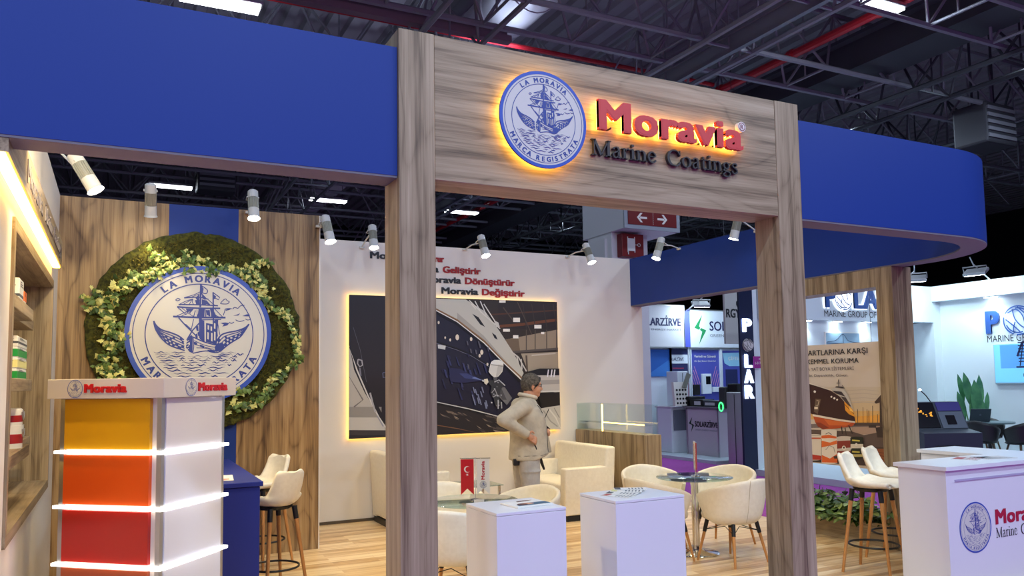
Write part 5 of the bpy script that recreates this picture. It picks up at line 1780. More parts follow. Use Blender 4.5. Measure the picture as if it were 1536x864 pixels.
# table flags
def table_flags(loc, rz, label, n):
    t = thing('flag_stand', label, 'table flag', loc, rz)
    m = MB(); m.lathe([(.045, 0), (.045, .01), (.008, .016)], 24); m.build('base', CHROME, t, smooth=True, local=True)
    m = MB(); m.cyl((0, 0, .012), (0, 0, .345), .004, seg=8); m.cyl((-.125, 0, .338), (.125, 0, .338), .0035, seg=8); m.build('pole', CHROME, t, smooth=True, local=True)
    for s, mt, lb in ((-1, RED, 'red pennant with white crescent and star'), (1, WHITE, 'white pennant with red lettering')):
        x0, x1 = sorted((s * .012, s * .118))
        z1 = .332
        m = MB(); m.prism([(x0, -.0015, z1), (x1, -.0015, z1), (x1, -.0015, .045), ((x0 + x1) / 2, -.0015, .095), (x0, -.0015, .045)], (0, .003, 0))
        o = m.build('pennant', mt, t, local=True); o['label'] = lb
        xm = (x0 + x1) / 2
        for side in (-1, 1):
            y = -.0022 if side < 0 else .0022
            rt = Vector((1, 0, 0)) if side < 0 else Vector((-1, 0, 0))
            m = MB()
            if s < 0:
                q = MB()
                oa = [(.026 * math.cos(R(38 + 284 * k / 24)), .026 * math.sin(R(38 + 284 * k / 24)), 0) for k in range(25)]
                ia = [(.0075 + .0215 * math.cos(R(48 + 264 * k / 24)), .0215 * math.sin(R(48 + 264 * k / 24)), 0) for k in range(25)]
                for k in range(24):
                    q.poly([oa[k], oa[k + 1], ia[k + 1], ia[k]])
                stp = []
                for k in range(10):
                    rr = .0125 if k % 2 == 0 else .005
                    a = R(180 + 36 * k); stp.append((rr * math.cos(a), -.043 + rr * math.sin(a), 0))
                q.poly(stp)
                bmesh.ops.triangulate(q.bm, faces=q.bm.faces[:])
                tm = bpy.data.meshes.new('tmp'); q.bm.to_mesh(tm); q.bm.free()
                m.mesh(tm, plane((xm, y, .25), rt, ZP))
                m.build('crescent_and_star', WHITE, o, local=True)
            else:
                put_text(m, 'Moravia', (xm + (.012 if side < 0 else -.012), y, .165), ZP, -rt, width=.15, cap=.03, bold=.03)
                m.build('red_word', RED, o, local=True)
                M = plane((xm, y, .125), rt, ZP, .032, .01)
                for me in (DISC, DRAW):
                    e = bpy.data.objects.new('emblem_print', me); COL.objects.link(e); e.parent = o; e.matrix_local = M
    return t


table_flags((2.63, 5.98, .742), R(-26), 'pair of small red and white pennants on the left glass table', 0)
table_flags((5.11, 6.24, .742), R(58), 'pair of small pennants seen edge on above the right glass table', 1)
t = thing('card_holder', 'small black card holder on the left glass table', 'holder', (2.56, 5.75, .742), R(-20))
m = MB(); m.box(-.045, .045, -.02, .02, 0, .012, .002, 1); m.box(-.045, .045, .008, .014, .01, .035); m.build('holder', BLACK, t, local=True)
m = MB(); m.box(-.04, .04, -.004, .004, .0125, .04); m.build('cards', WHITE, t, local=True)

# glass showcase on a wooden base
t = thing('showcase', 'glass showcase with a glowing strip on a wooden base behind the sofa', 'showcase', (5.96, 8.9, 0))
m = MB(); m.box(5.84, 6.08, 8.06, 9.72, .02, 1.01, .002, 1); m.build('wooden_base', WOODZ, t)
m = MB()
for b in ((5.85, 5.856, 8.10, 9.70), (6.064, 6.07, 8.10, 9.70)):
    m.box(b[0], b[1], b[2], b[3], 1.01, 1.375)
for y in (8.10, 9.694):
    m.box(5.857, 6.063, y, y + .006, 1.01, 1.375)
m.build('glass_panel', GLASS, t)
m = MB(); m.box(5.85, 6.07, 8.10, 9.70, 1.376, 1.382); m.build('glass_lid', GLASS, t)
m = MB(); m.box(5.862, 5.874, 9.06, 9.075, 1.012, 1.372); m.box(5.862, 5.874, 8.12, 9.06, 1.125, 1.137)
m.build('led_strip', LEDY, t)
m = MB(); m.box(5.875, 6.06, 8.12, 9.68, 1.118, 1.124); m.build('glass_shelf', GLASS, t)

# ------------------------------------------------------------------ right: framed poster, planter, counter
t = thing('poster_stand', 'big wooden frame under the blue beam holding the yacht poster', 'frame', (7.0, 6.1, 0))
for y0, y1 in ((5.28, 5.472), (6.78, 6.97)):
    m = MB(); m.box(6.852, 7.138, y0, y1, 0, 2.787, .002, 1); m.build('frame_post', WOODZ, t)
m = MB(); m.box(6.854, 7.136, 5.472, 6.78, 2.60, 2.785); m.build('frame_rail', WOODZ, t)
t = thing('planter_box', 'low wooden planter box at the foot of the yacht poster', 'planter', (7.0, 6.1, 0))
m = MB()
for b in ((6.86, 6.88, 5.474, 6.778), (7.11, 7.13, 5.474, 6.778), (6.88, 7.11, 5.474, 5.494), (6.88, 7.11, 6.758, 6.778)):
    m.box(b[0], b[1], b[2], b[3], .0, .225)
m.build('box_side', WOODY, t)
m = MB(); m.box(6.88, 7.11, 5.494, 6.758, .0, .19); m.build('soil', mat('soil', (58, 44, 34), .95), t)

LG = noisy('leaf_green', (44, 74, 28), (96, 128, 52), 9, .45)
LGL = mat('leaf_pale', (150, 172, 92), .45)
rnd = random.Random(8)


def blade(mb, p, d, n, l, wd, mi, cup=.2, bend=.25):
    d = d.normalized(); n = (n - d * n.dot(d)).normalized(); s = d.cross(n)
    rows = []
    for i in range(6):
        q = i / 5.0
        hw = wd * math.sin(PI * (q * .92 + .06)) ** .8
        c = p + d * (l * q) - n * (bend * l * q * q)
        rows.append([c - s * hw + n * (cup * hw), c, c + s * hw + n * (cup * hw)])
    rows[-1] = [rows[-1][1] - s * .001, rows[-1][1], rows[-1][1] + s * .001]
    mb.grid(rows, mi)


for k, y in enumerate((5.66, 5.97, 6.28, 6.58)):
    t = thing('leafy_shrub', ('bushy green shrub in the planter behind the half hidden stool', 'bushy green shrub in the planter behind the bar stool', 'bushy green shrub in the planter left of the bar stool', 'bushy green shrub in the planter next to the right post')[k], 'plant', (6.98, y, .19), 0, 'green shrubs in the planter box')
    m = MB(); ms = MB()
    for j in range(24):
        a = rnd.uniform(0, 2 * PI); el = rnd.uniform(.25, 1.2)
        d = Vector((math.cos(a) * math.cos(el) - .25, math.sin(a) * math.cos(el), math.sin(el)))
        b = Vector((6.98 + rnd.uniform(-.05, .05), y + rnd.uniform(-.08, .08), .18))
        ln = rnd.uniform(.18, .40)
        e = b + d * ln
        if e.x > 7.2: e.x = 7.2
        ms.tube([b, b.lerp(e, .5) + ZP * .02, e], .004, 5)
        for q in range(12):
            p = b.lerp(e, rnd.uniform(.25, 1.0))
            aa = rnd.uniform(0, 2 * PI)
            dd = Vector((math.cos(aa) - .3, math.sin(aa), rnd.uniform(-.5, .5)))
            blade(m, p, dd, Vector((rnd.gauss(-.3, .4), rnd.gauss(0, .4), 1)), rnd.uniform(.07, .13), rnd.uniform(.02, .034), 0 if rnd.random() < .8 else 1)
    m.build('leaves', [LG, LGL], t, normals=False)
    ms.build('stems', mat('green_stem', (86, 92, 50), .6), t)

t = thing('hanging_poster', 'tall yacht and paint tins poster inside the wooden frame', 'poster', (6.9, 6.1, .75))
Q0, Q1, QZ0, QZ1 = 6.765, 5.482, .752, 2.05
m = MB(); m.box(6.905, 6.915, Q1, Q0, QZ0, QZ1); m.build('sheet', WHITE, t)
for y in (5.6, 6.65):
    m = MB(); m.cyl((6.91, y, QZ1), (6.91, y, 2.6), .0025, seg=5); m.build('hanging_wire', CHROME, t)
P2 = [
    ((206, 196, 186), [(0.0, 1.298), (1.283, 1.298), (1.283, 0.0), (0.0, 0.0)]),
    ((200, 188, 172), [(0.0, 0.836), (1.283, 0.837), (1.283, 0.658), (0.0, 0.62)]),
    ((208, 186, 152), [(0.0, 0.663), (1.283, 0.694), (1.283, 0.586), (0.0, 0.534)]),
    ((222, 178, 112), [(0.0, 0.548), (1.283, 0.598), (1.283, 0.524), (0.0, 0.459)]),
    ((236, 170, 76), [(0.9, 0.528), (1.283, 0.557), (1.283, 0.477), (0.895, 0.448)]),
    ((190, 178, 166), [(0.837, 0.794), (1.054, 0.805), (1.231, 0.791), (1.232, 0.798), (1.054, 0.813), (0.837, 0.802)]),
    ((190, 178, 166), [(0.835, 0.755), (1.052, 0.767), (1.228, 0.754), (1.23, 0.761), (1.052, 0.775), (0.835, 0.763)]),
    ((190, 178, 166), [(0.832, 0.709), (1.049, 0.723), (1.226, 0.71), (1.227, 0.718), (1.05, 0.73), (0.832, 0.717)]),
    ((190, 178, 166), [(0.83, 0.664), (1.047, 0.678), (1.223, 0.667), (1.225, 0.674), (1.047, 0.686), (0.829, 0.672)]),
    ((120, 108, 110), [(0.0, 0.407), (1.283, 0.481), (1.283, 0.443), (0.0, 0.361)]),
    ((176, 150, 136), [(0.878, 0.416), (1.283, 0.448), (1.283, 0.372), (0.873, 0.334)]),
    ((96, 80, 76), [(0.0, 0.361), (0.875, 0.372), (1.027, 0.342), (1.283, 0.396), (1.283, 0.133), (0.0, 0.0)]),
    ((70, 56, 54), [(0.0, 0.189), (1.283, 0.234), (1.273, 0.037), (0.0, 0.0)]),
    ((146, 84, 50), [(1.016, 0.2), (1.27, 0.22), (1.271, 0.0), (1.038, 0.016), (1.009, 0.089)]),
    ((96, 52, 34), [(1.024, 0.188), (1.28, 0.17), (1.282, 0.175), (1.025, 0.193)]),
    ((96, 52, 34), [(1.031, 0.161), (1.278, 0.138), (1.28, 0.143), (1.033, 0.166)]),
    ((96, 52, 34), [(1.039, 0.134), (1.277, 0.106), (1.278, 0.111), (1.04, 0.139)]),
    ((96, 52, 34), [(1.046, 0.107), (1.275, 0.074), (1.276, 0.079), (1.048, 0.112)]),
    ((96, 52, 34), [(1.053, 0.08), (1.273, 0.042), (1.275, 0.047), (1.055, 0.085)]),
    ((96, 52, 34), [(1.06, 0.053), (1.271, 0.01), (1.273, 0.015), (1.063, 0.058)]),
    ((96, 52, 34), [(1.068, 0.026), (1.269, 0.0), (1.271, 0.0), (1.07, 0.031)]),
    ((92, 74, 66), [(1.029, 0.627), (1.021, 0.449), (1.027, 0.45), (1.035, 0.627)]),
    ((92, 74, 66), [(1.077, 0.607), (1.071, 0.451), (1.077, 0.452), (1.083, 0.607)]),
    ((92, 74, 66), [(1.146, 0.646), (1.138, 0.454), (1.144, 0.455), (1.152, 0.646)]),
    ((92, 74, 66), [(0.96, 0.606), (0.954, 0.446), (0.96, 0.447), (0.966, 0.607)]),
    ((92, 74, 66), [(1.099, 0.597), (1.094, 0.452), (1.1, 0.453), (1.105, 0.598)]),
    ((92, 74, 66), [(1.2, 0.563), (1.197, 0.457), (1.203, 0.457), (1.206, 0.563)]),
    ((80, 66, 64), [(0.912, 0.464), (1.227, 0.477), (1.225, 0.447), (0.91, 0.433)]),
    ((60, 48, 48), [(1.093, 0.451), (1.182, 0.455), (1.18, 0.425), (1.092, 0.421)]),
    ((74, 58, 52), [(1.175, 0.684), (1.25, 0.753), (1.283, 0.775), (1.282, 0.43), (1.224, 0.427), (1.236, 0.68), (1.192, 0.667)]),
    ((60, 46, 44), [(1.173, 0.425), (1.283, 0.442), (1.276, 0.331), (1.189, 0.326)]),
    ((58, 30, 32), [(0.09, 0.907), (0.349, 0.869), (0.626, 0.797), (0.769, 0.722), (0.917, 0.554), (0.931, 0.475), (0.739, 0.483), (0.374, 0.526), (0.289, 0.576), (0.074, 0.626)]),
    ((220, 212, 200), [(0.125, 0.902), (0.347, 0.868), (0.625, 0.8), (0.704, 0.767), (0.71, 0.775), (0.629, 0.809), (0.351, 0.877), (0.128, 0.911)]),
    ((190, 186, 180), [(0.624, 0.813), (0.686, 0.826), (0.806, 0.816), (0.854, 0.759), (0.919, 0.592), (0.895, 0.579), (0.784, 0.7), (0.707, 0.771)]),
    ((54, 46, 52), [(0.646, 0.797), (0.772, 0.787), (0.82, 0.733), (0.707, 0.764)]),
    ((66, 58, 62), [(0.754, 0.738), (0.825, 0.725), (0.89, 0.63), (0.852, 0.64)]),
    ((70, 62, 66), [(0.686, 0.834), (0.806, 0.821), (0.792, 0.839), (0.711, 0.845)]),
    ((86, 78, 78), [(0.735, 0.916), (0.735, 0.839), (0.745, 0.84), (0.744, 0.916)]),
    ((86, 78, 78), [(0.713, 0.873), (0.762, 0.876), (0.762, 0.882), (0.713, 0.88)]),
    ((86, 78, 78), [(0.782, 0.855), (0.812, 0.82), (0.817, 0.823), (0.787, 0.858)]),
    ((232, 158, 48), [(0.802, 0.686), (0.904, 0.605), (0.928, 0.526), (0.854, 0.552), (0.812, 0.59)]),
    ((120, 70, 30), [(0.803, 0.652), (0.917, 0.552), (0.923, 0.556), (0.809, 0.657)]),
    ((250, 206, 110), [(0.859, 0.63), (0.901, 0.597), (0.911, 0.567), (0.869, 0.591)]),
    ((226, 216, 204), [(0.365, 0.537), (0.74, 0.494), (0.931, 0.48), (0.93, 0.462), (0.738, 0.473), (0.376, 0.513)]),
    ((186, 80, 40), [(0.376, 0.514), (0.738, 0.473), (0.93, 0.463), (0.891, 0.427), (0.686, 0.394), (0.502, 0.374), (0.436, 0.404), (0.4, 0.449)]),
    ((216, 110, 52), [(0.525, 0.486), (0.88, 0.458), (0.816, 0.429), (0.589, 0.424)]),
    ((140, 56, 34), [(0.4, 0.449), (0.436, 0.404), (0.502, 0.374), (0.587, 0.398), (0.472, 0.446)]),
    ((60, 50, 50), [(0.744, 0.417), (0.756, 0.339), (0.77, 0.342), (0.759, 0.42)]),
    ((60, 50, 50), [(0.841, 0.433), (0.883, 0.345), (0.896, 0.35), (0.854, 0.438)]),
    ((66, 54, 52), [(0.792, 0.406), (0.804, 0.329), (0.816, 0.332), (0.805, 0.409)]),
    ((246, 240, 230), [(0.431, 0.785), (0.428, 0.777), (0.419, 0.772), (0.408, 0.772), (0.4, 0.777), (0.397, 0.785), (0.4, 0.793), (0.409, 0.798), (0.42, 0.798), (0.428, 0.793)]),
    ((246, 240, 230), [(0.652, 0.731), (0.649, 0.725), (0.643, 0.721), (0.634, 0.72), (0.628, 0.724), (0.626, 0.73), (0.629, 0.737), (0.636, 0.741), (0.644, 0.741), (0.65, 0.737)]),
    ((246, 240, 230), [(0.692, 0.715), (0.689, 0.708), (0.682, 0.704), (0.672, 0.704), (0.665, 0.708), (0.663, 0.715), (0.666, 0.722), (0.674, 0.726), (0.683, 0.727), (0.69, 0.722)]),
    ((246, 240, 230), [(0.726, 0.701), (0.723, 0.695), (0.716, 0.691), (0.708, 0.691), (0.702, 0.695), (0.7, 0.701), (0.703, 0.707), (0.709, 0.711), (0.717, 0.711), (0.724, 0.708)]),
    ((104, 86, 74), [(0.422, 0.708), (0.497, 0.702), (0.443, 0.539), (0.39, 0.565)]),
    ((190, 176, 160), [(0.434, 0.684), (0.464, 0.684), (0.445, 0.634), (0.419, 0.64), (0.416, 0.632), (0.452, 0.629), (0.474, 0.686), (0.435, 0.692)]),
    ((226, 214, 196), [(0.4, 0.619), (0.448, 0.62), (0.446, 0.593), (0.398, 0.592)]),
    ((224, 216, 206), [(0.273, 0.298), (0.281, 0.304), (0.304, 0.31), (0.338, 0.314), (0.378, 0.318), (0.417, 0.319), (0.449, 0.318), (0.471, 0.314), (0.478, 0.31), (0.464, 0.051), (0.456, 0.045), (0.434, 0.039), (0.401, 0.033), (0.361, 0.029), (0.322, 0.027), (0.289, 0.027), (0.266, 0.029), (0.259, 0.034)]),
    ((186, 54, 44), [(0.262, 0.096), (0.466, 0.087), (0.463, 0.044), (0.258, 0.027)]),
    ((170, 160, 150), [(0.276, 0.292), (0.474, 0.303), (0.475, 0.308), (0.277, 0.297)]),
    ((200, 90, 60), [(0.279, 0.274), (0.473, 0.285), (0.472, 0.269), (0.278, 0.258)]),
    ((228, 220, 210), [(0.481, 0.363), (0.49, 0.369), (0.513, 0.374), (0.548, 0.379), (0.588, 0.382), (0.628, 0.383), (0.661, 0.381), (0.683, 0.378), (0.691, 0.374), (0.686, 0.284), (0.678, 0.279), (0.655, 0.273), (0.621, 0.268), (0.581, 0.265), (0.541, 0.264), (0.507, 0.264), (0.484, 0.267), (0.476, 0.272)]),
    ((224, 104, 48), [(0.481, 0.306), (0.583, 0.321), (0.684, 0.308), (0.683, 0.289), (0.48, 0.278)]),
    ((90, 90, 96), [(0.543, 0.323), (0.583, 0.341), (0.616, 0.322), (0.623, 0.329), (0.585, 0.349), (0.539, 0.33)]),
    ((234, 226, 216), [(0.482, 0.264), (0.491, 0.271), (0.515, 0.278), (0.55, 0.283), (0.591, 0.287), (0.631, 0.288), (0.665, 0.286), (0.687, 0.283), (0.695, 0.277), (0.681, 0.033), (0.673, 0.026), (0.65, 0.019), (0.616, 0.013), (0.575, 0.008), (0.534, 0.006), (0.499, 0.006), (0.476, 0.01), (0.468, 0.015)]),
    ((228, 112, 52), [(0.482, 0.252), (0.595, 0.239), (0.695, 0.272), (0.693, 0.232), (0.593, 0.206), (0.478, 0.179)]),
    ((228, 104, 46), [(0.476, 0.098), (0.585, 0.067), (0.687, 0.128), (0.681, 0.031), (0.472, 0.018)]),
    ((150, 146, 140), [(0.535, 0.154), (0.586, 0.203), (0.638, 0.187), (0.651, 0.137), (0.659, 0.139), (0.645, 0.192), (0.584, 0.209), (0.529, 0.158)]),
    ((60, 50, 50), [(0.633, 0.095), (0.686, 0.109), (0.684, 0.075), (0.643, 0.072)]),
    ((212, 204, 196), [(0.69, 0.3), (0.698, 0.306), (0.719, 0.311), (0.75, 0.316), (0.787, 0.319), (0.824, 0.32), (0.854, 0.319), (0.874, 0.316), (0.881, 0.311), (0.871, 0.139), (0.864, 0.133), (0.843, 0.128), (0.812, 0.122), (0.776, 0.119), (0.739, 0.117), (0.708, 0.117), (0.687, 0.12), (0.68, 0.124)]),
    ((140, 54, 44), [(0.691, 0.261), (0.876, 0.28), (0.872, 0.205), (0.686, 0.18)]),
    ((140, 54, 44), [(0.685, 0.156), (0.87, 0.169), (0.868, 0.139), (0.683, 0.125)]),
    ((240, 236, 228), [(0.746, 0.184), (0.759, 0.211), (0.78, 0.219), (0.8, 0.207), (0.805, 0.185), (0.776, 0.173)]),
    ((60, 40, 36), [(0.765, 0.201), (0.781, 0.212), (0.79, 0.192), (0.77, 0.186)]),
    ((40, 44, 36), [(0.865, 0.305), (0.872, 0.31), (0.89, 0.316), (0.916, 0.32), (0.947, 0.323), (0.977, 0.323), (1.003, 0.322), (1.02, 0.319), (1.026, 0.314), (1.02, 0.213), (1.013, 0.208), (0.996, 0.202), (0.97, 0.198), (0.939, 0.195), (0.909, 0.194), (0.883, 0.195), (0.865, 0.198), (0.859, 0.202)]),
    ((222, 214, 202), [(0.865, 0.241), (1.022, 0.251), (1.019, 0.208), (0.862, 0.197)]),
    ((206, 196, 90), [(0.886, 0.288), (0.982, 0.289), (0.981, 0.274), (0.885, 0.273)]),
    ((40, 44, 36), [(0.861, 0.182), (0.868, 0.187), (0.886, 0.192), (0.912, 0.197), (0.943, 0.2), (0.973, 0.201), (0.999, 0.2), (1.016, 0.197), (1.022, 0.193), (1.017, 0.115), (1.011, 0.109), (0.993, 0.104), (0.967, 0.099), (0.937, 0.095), (0.906, 0.094), (0.88, 0.095), (0.863, 0.097), (0.857, 0.102)]),
    ((206, 196, 90), [(0.882, 0.17), (0.975, 0.172), (0.974, 0.157), (0.882, 0.155)]),
    ((200, 186, 120), [(0.862, 0.134), (1.019, 0.146), (1.017, 0.12), (0.86, 0.107)]),
    ((236, 230, 220), [(0.922, 0.245), (0.937, 0.258), (0.955, 0.247), (0.944, 0.226), (0.926, 0.227)])]
painted('printed_picture', t, (6.905, Q0, QZ0), -YP, ZP, P2)
m = MB(); m2 = MB(); mr = MB()
put_text(m, 'ŞARTLARINA KARŞI', (6.894, 5.638, 1.936), -YP, ZP, width=0.842, cap=0.0598, bold=0.020, align='r')
put_text(m, 'MÜKEMMEL KORUMA', (6.894, 5.753, 1.841), -YP, ZP, width=0.816, cap=0.0541, bold=0.020, align='r')
put_text(m2, 'MORAVIA YAT BOYA SİSTEMLERİ', (6.894, 5.818, 1.767), -YP, ZP, width=0.828, cap=0.0366, bold=0.000, align='r')
put_text(m2, 'Direnç, Üretimde, Dayanıklılık, Güven.', (6.894, 5.893, 1.701), -YP, ZP, width=0.898, cap=0.0287, bold=0.000, align='r')
put_text(mr, 'SPC', (6.894, 6.289, 0.942), -YP, ZP, width=0.145, cap=0.0432, bold=0.020, align='r')
put_text(mr, 'MORAGEL', (6.894, 6.079, 0.903), -YP, ZP, width=0.196, cap=0.0358, bold=0.020, align='r')
put_text(mr, 'Moravia', (6.894, 6.095, 0.798), -YP, ZP, width=0.132, cap=0.0265, bold=0.020, align='r')
m2.build('grey_text', mat('grey_print_text', (84, 78, 78), .5), t)
m.build('black_text', INK, t)
mr.build('tin_text', CR, t)

# white counter, L shaped
t = thing('reception_counter', 'white L shaped reception counter with ship emblem at the lower right', 'counter', (6.5, 4.3, 0))
m = MB()
m.box(5.69, 7.05, 4.005, 4.42, 0, .968, .002, 1)
m.build('front_body', LACQ, t)
m = MB(); m.box(6.86, 7.30, 4.42, 5.07, 0, .968, .002, 1); m.build('side_body', LACQ, t)
m = MB(); m.prism([(5.665, 3.98, .97), (7.4, 3.98, .97), (7.4, 5.095, .97), (6.835, 5.095, .97), (6.835, 4.442, .97), (5.665, 4.442, .97)], (0, 0, .03)); m.build('worktop', LACQ, t)
m = MB(); m.box(5.79, 7.0, 3.998, 4.006, .880, .896); m.build('trim_rail', mat('rail_grey_violet', (176, 168, 196), .4), t)  # grey violet trim line along the counter front
emblem(t, (6.012, 4.003, .515), XP, ZP, .195, .02)
m = MB(); put_heavy(m, 'Moravia', (6.262, 4.003, .512), XP, ZP, .66, .122, .07, spacing=1.06); m.build('red_word', mat('crimson_letters', (176, 26, 52), .4), t)
for wd_, x_, l_ in (('Marine', 6.262, .275), ('Coatings', 6.585, .355)):
    m = MB(); put_serif(m, wd_, (x_, 4.003, .408), XP, ZP, .078, l_); m.build('serif_word', INK, t)
for k, (x, y, rz, lb) in enumerate(((6.42, 4.30, 20, 'printed leaflet lying flat on the left of the white counter top'), (6.62, 4.22, -12, 'grey printed leaflet lying on the middle of the white counter top'))):
    t = thing('leaflet', lb, 'leaflet', (x, y, 1.0), R(rz))
    m = MB(); m.box(-.15, .15, -.1, .1, 0, .003); m.build('paper', mat('leaflet_paper', (214, 208, 208), .4), t, local=True)
    m = MB()
    m.poly([(-.14, .02, .0034), (.02, .02, .0034), (.02, .09, .0034), (-.14, .09, .0034)])
    for j in range(4):
        m.poly([(-.13, -.08 + .022 * j, .0034), (.12 - .03 * j, -.08 + .022 * j, .0034), (.12 - .03 * j, -.072 + .022 * j, .0034), (-.13, -.072 + .022 * j, .0034)])
    m.build('print', (CR, BX)[k], t, local=True)

# ------------------------------------------------------------------ man in a grey jacket
PM = thing('person', 'grey haired man with glasses in a grey jacket standing before the lit picture, looking right', 'person', (3.76, 7.22, 0), R(-7))
SKIN = noisy('skin', (196, 142, 112), (206, 154, 124), 40, .5)
JACK = noisy('grey_softshell', (176, 168, 152), (194, 186, 168), 11, .75, .9)
TROU = noisy('grey_trousers', (158, 154, 150), (174, 170, 164), 12, .85, .8)
HAIR = noisy('grey_hair', (58, 54, 48), (104, 98, 88), 60, .8, .5)


def hand(m, wrist, palm, d, curl, thumb, s=1.0):
    """palm between wrist and palm point, fingers along d bending to curl"""
    wrist, palm, d, curl, thumb = map(Vector, (wrist, palm, d, curl, thumb))
    d = d.normalized(); curl = curl.normalized(); sd = d.cross(curl).normalized()
    m.cap(wrist, palm - d * .02, .026, .030, 10)
    for i, (l, o) in enumerate(((.070, -.030), (.078, -.010), (.073, .010), (.058, .028))):
        b = palm + sd * o + d * .012
        m.cap(palm + sd * o * .7 - d * .03, b, .013, .0105, 8)
        k = b + d * l * .45
        e = k + (d * .35 + curl).normalized() * l * .42
        f = e + (curl - d * .5).normalized() * l * .3
        m.cap(b, k, .0100, .0092, 8); m.cap(k, e, .0092, .0086, 8); m.cap(e, f, .0086, .0075, 8)
    tb = wrist.lerp(palm, .35) + thumb.normalized() * .02
    t1 = tb + (thumb.normalized() + d * .8).normalized() * .042
    t2 = t1 + (d + curl * .5).normalized() * .034
    m.cap(tb, t1, .0135, .0115, 8); m.cap(t1, t2, .0112, .009, 8)


SH_R, EL_R, WR_R = (-.10, -.185, 1.445), (-.345, -.262, 1.325), (-.115, -.245, 1.185)
SH_L, EL_L, WR_L = (-.02, .185, 1.445), (.03, .285, 1.21), (.150, .085, 1.170)
m = MB()
m.ell((.052, 0, 1.672), (.098, .076, .100), 24, 16)                 # skull
m.ell((.078, 0, 1.610), (.070, .060, .078), 20, 14)                 # face
m.ell((.112, 0, 1.560), (.034, .034, .026), 14, 10)                 # chin
m.cap((.146, 0, 1.655), (.166, 0, 1.618), .010, .014, 10)           # nose
m.ell((.158, 0, 1.612), (.016, .018, .010), 12, 8)
m.ell((.137, 0, 1.676), (.020, .050, .012), 14, 8)                  # brow
m.ell((.140, 0, 1.588), (.016, .024, .007), 12, 8)                  # lips
m.ell((.138, 0, 1.577), (.015, .022, .007), 12, 8)
for s in (-1, 1):
    m.ell((.105, s * .045, 1.615), (.038, .022, .035), 12, 8)       # cheeks
    m.ell((.045, s * .078, 1.635), (.020, .010, .034), 12, 8)       # ears
    m.ell((.040, s * .084, 1.645), (.013, .007, .022), 10, 8)
m.cap((.01, 0, 1.47), (.035, 0, 1.60), .066, .060, 16)              # neck
m.ell((-.01, 0, 1.30), (.12, .17, .22), 20, 14)
m.ell((-.02, 0, 1.02), (.12, .155, .16), 20, 14)
for a, b, c in ((SH_R, EL_R, WR_R), (SH_L, EL_L, WR_L)):
    m.cap((0, a[1] * .4, 1.42), a, .08, .06, 14)
    m.cap(a, b, .052, .040, 14); m.cap(b, c, .040, .027, 14)
hand(m, WR_R, (-.035, -.235, 1.135), (.80, .10, -.45), (.35, .75, -.45), (.3, -.2, .8))
hand(m, WR_L, (.215, .025, 1.172), (.55, -.80, .05), (-.55, -.6, -.2), (-.1, .1, 1))
for s in (-1, 1):
    m.cap((-.02, s * .085, .94), (.0, s * .10, .50), .085, .055, 14)
    m.cap((.0, s * .10, .50), (-.03, s * .11, .09), .053, .036, 14)
    m.cap((-.04, s * .11, .05), (.14, s * .125, .035), .04, .03, 12)
body = m.build('body', SKIN, PM, smooth='all', local=True, mods=[('REMESH', dict(mode='VOXEL', voxel_size=.0055, use_smooth_shade=True)), ('SMOOTH', dict(factor=.5, iterations=3))])

m = MB()
rows = []
for z, cx, rx, ry in ((.905, .005, .205, .205), (.93, .01, .210, .212), (1.02, .01, .198, .208), (1.12, .012, .188, .205), (1.24, .01, .190, .212), (1.34, -.005, .182, .222), (1.42, -.02, .160, .215), (1.47, -.02, .125, .165), (1.515, -.005, .090, .100), (1.545, .005, .078, .084)):
    row = []
    for k in range(28):
        a = 2 * PI * k / 28
        zz = z + (.055 * max(0, math.cos(a)) if z < .95 else 0)
        row.append((cx + rx * math.cos(a) * (1 + .03 * math.sin(3 * a + z * 9)), ry * math.sin(a), zz))
    rows.append(row)
m.grid(rows, closed=True); m.poly(rows[0]); m.poly(rows[-1])
for a, b, c in ((SH_R, EL_R, WR_R), (SH_L, EL_L, WR_L)):
    a, b, c = Vector(a), Vector(b), Vector(c)
    m.cap(Vector((-.02, a.y * .5, 1.43)), a, .095, .085, 16)
    m.cap(a, b, .080, .068, 16)
    m.cap(b, c, .066, .050, 16)
    for q, r_ in ((.35, .078), (.62, .074), (.85, .074)):
        m.ell(a.lerp(b, q), (r_, r_, r_ * .8), 14, 8)
    for q, r_ in ((.12, .071), (.35, .066), (.6, .061)):
        m.ell(b.lerp(c, q), (r_, r_, r_ * .75), 14, 8)
    m.cyl(c, c + (c - b).normalized() * .03, .052, .048, 16)
# open front flap
m.prism([(.18, -.05, 1.30), (.245, -.03, 1.05), (.262, -.02, .965), (.20, .02, .955), (.16, .0, 1.1)], (.008, .03, 0))
jacket = m.build('jacket', JACK, PM, smooth='all', local=True, mods=[('REMESH', dict(mode='VOXEL', voxel_size=.010, use_smooth_shade=True)), ('SMOOTH', dict(factor=.5, iterations=4))])
m = MB()
for i in range(24):
    a0, a1 = 2 * PI * i / 24, 2 * PI * (i + 1) / 24
m.tube([(.012 + .083 * math.cos(a * PI / 14), .086 * math.sin(a * PI / 14), 1.548 - .020 * math.cos(a * PI / 14)) for a in range(28)], .020, 10, closed=True)
o = m.build('collar', mat('cream_fleece', (214, 206, 186), .9), PM, smooth='all', local=True); o['label'] = 'cream fleece collar'
from mathutils.bvhtree import BVHTree
jb = BVHTree.FromPolygons([v.co[:] for v in jacket.data.vertices], [p.vertices[:] for p in jacket.data.polygons])


def on_jacket(x, z, d=(0, 1, 0), y0=-1.0):
    h = jb.ray_cast(Vector((x, y0, z)), Vector(d))
    return (h[0] + h[1] * .001) if h[0] is not None else Vector((x, -.2, z))


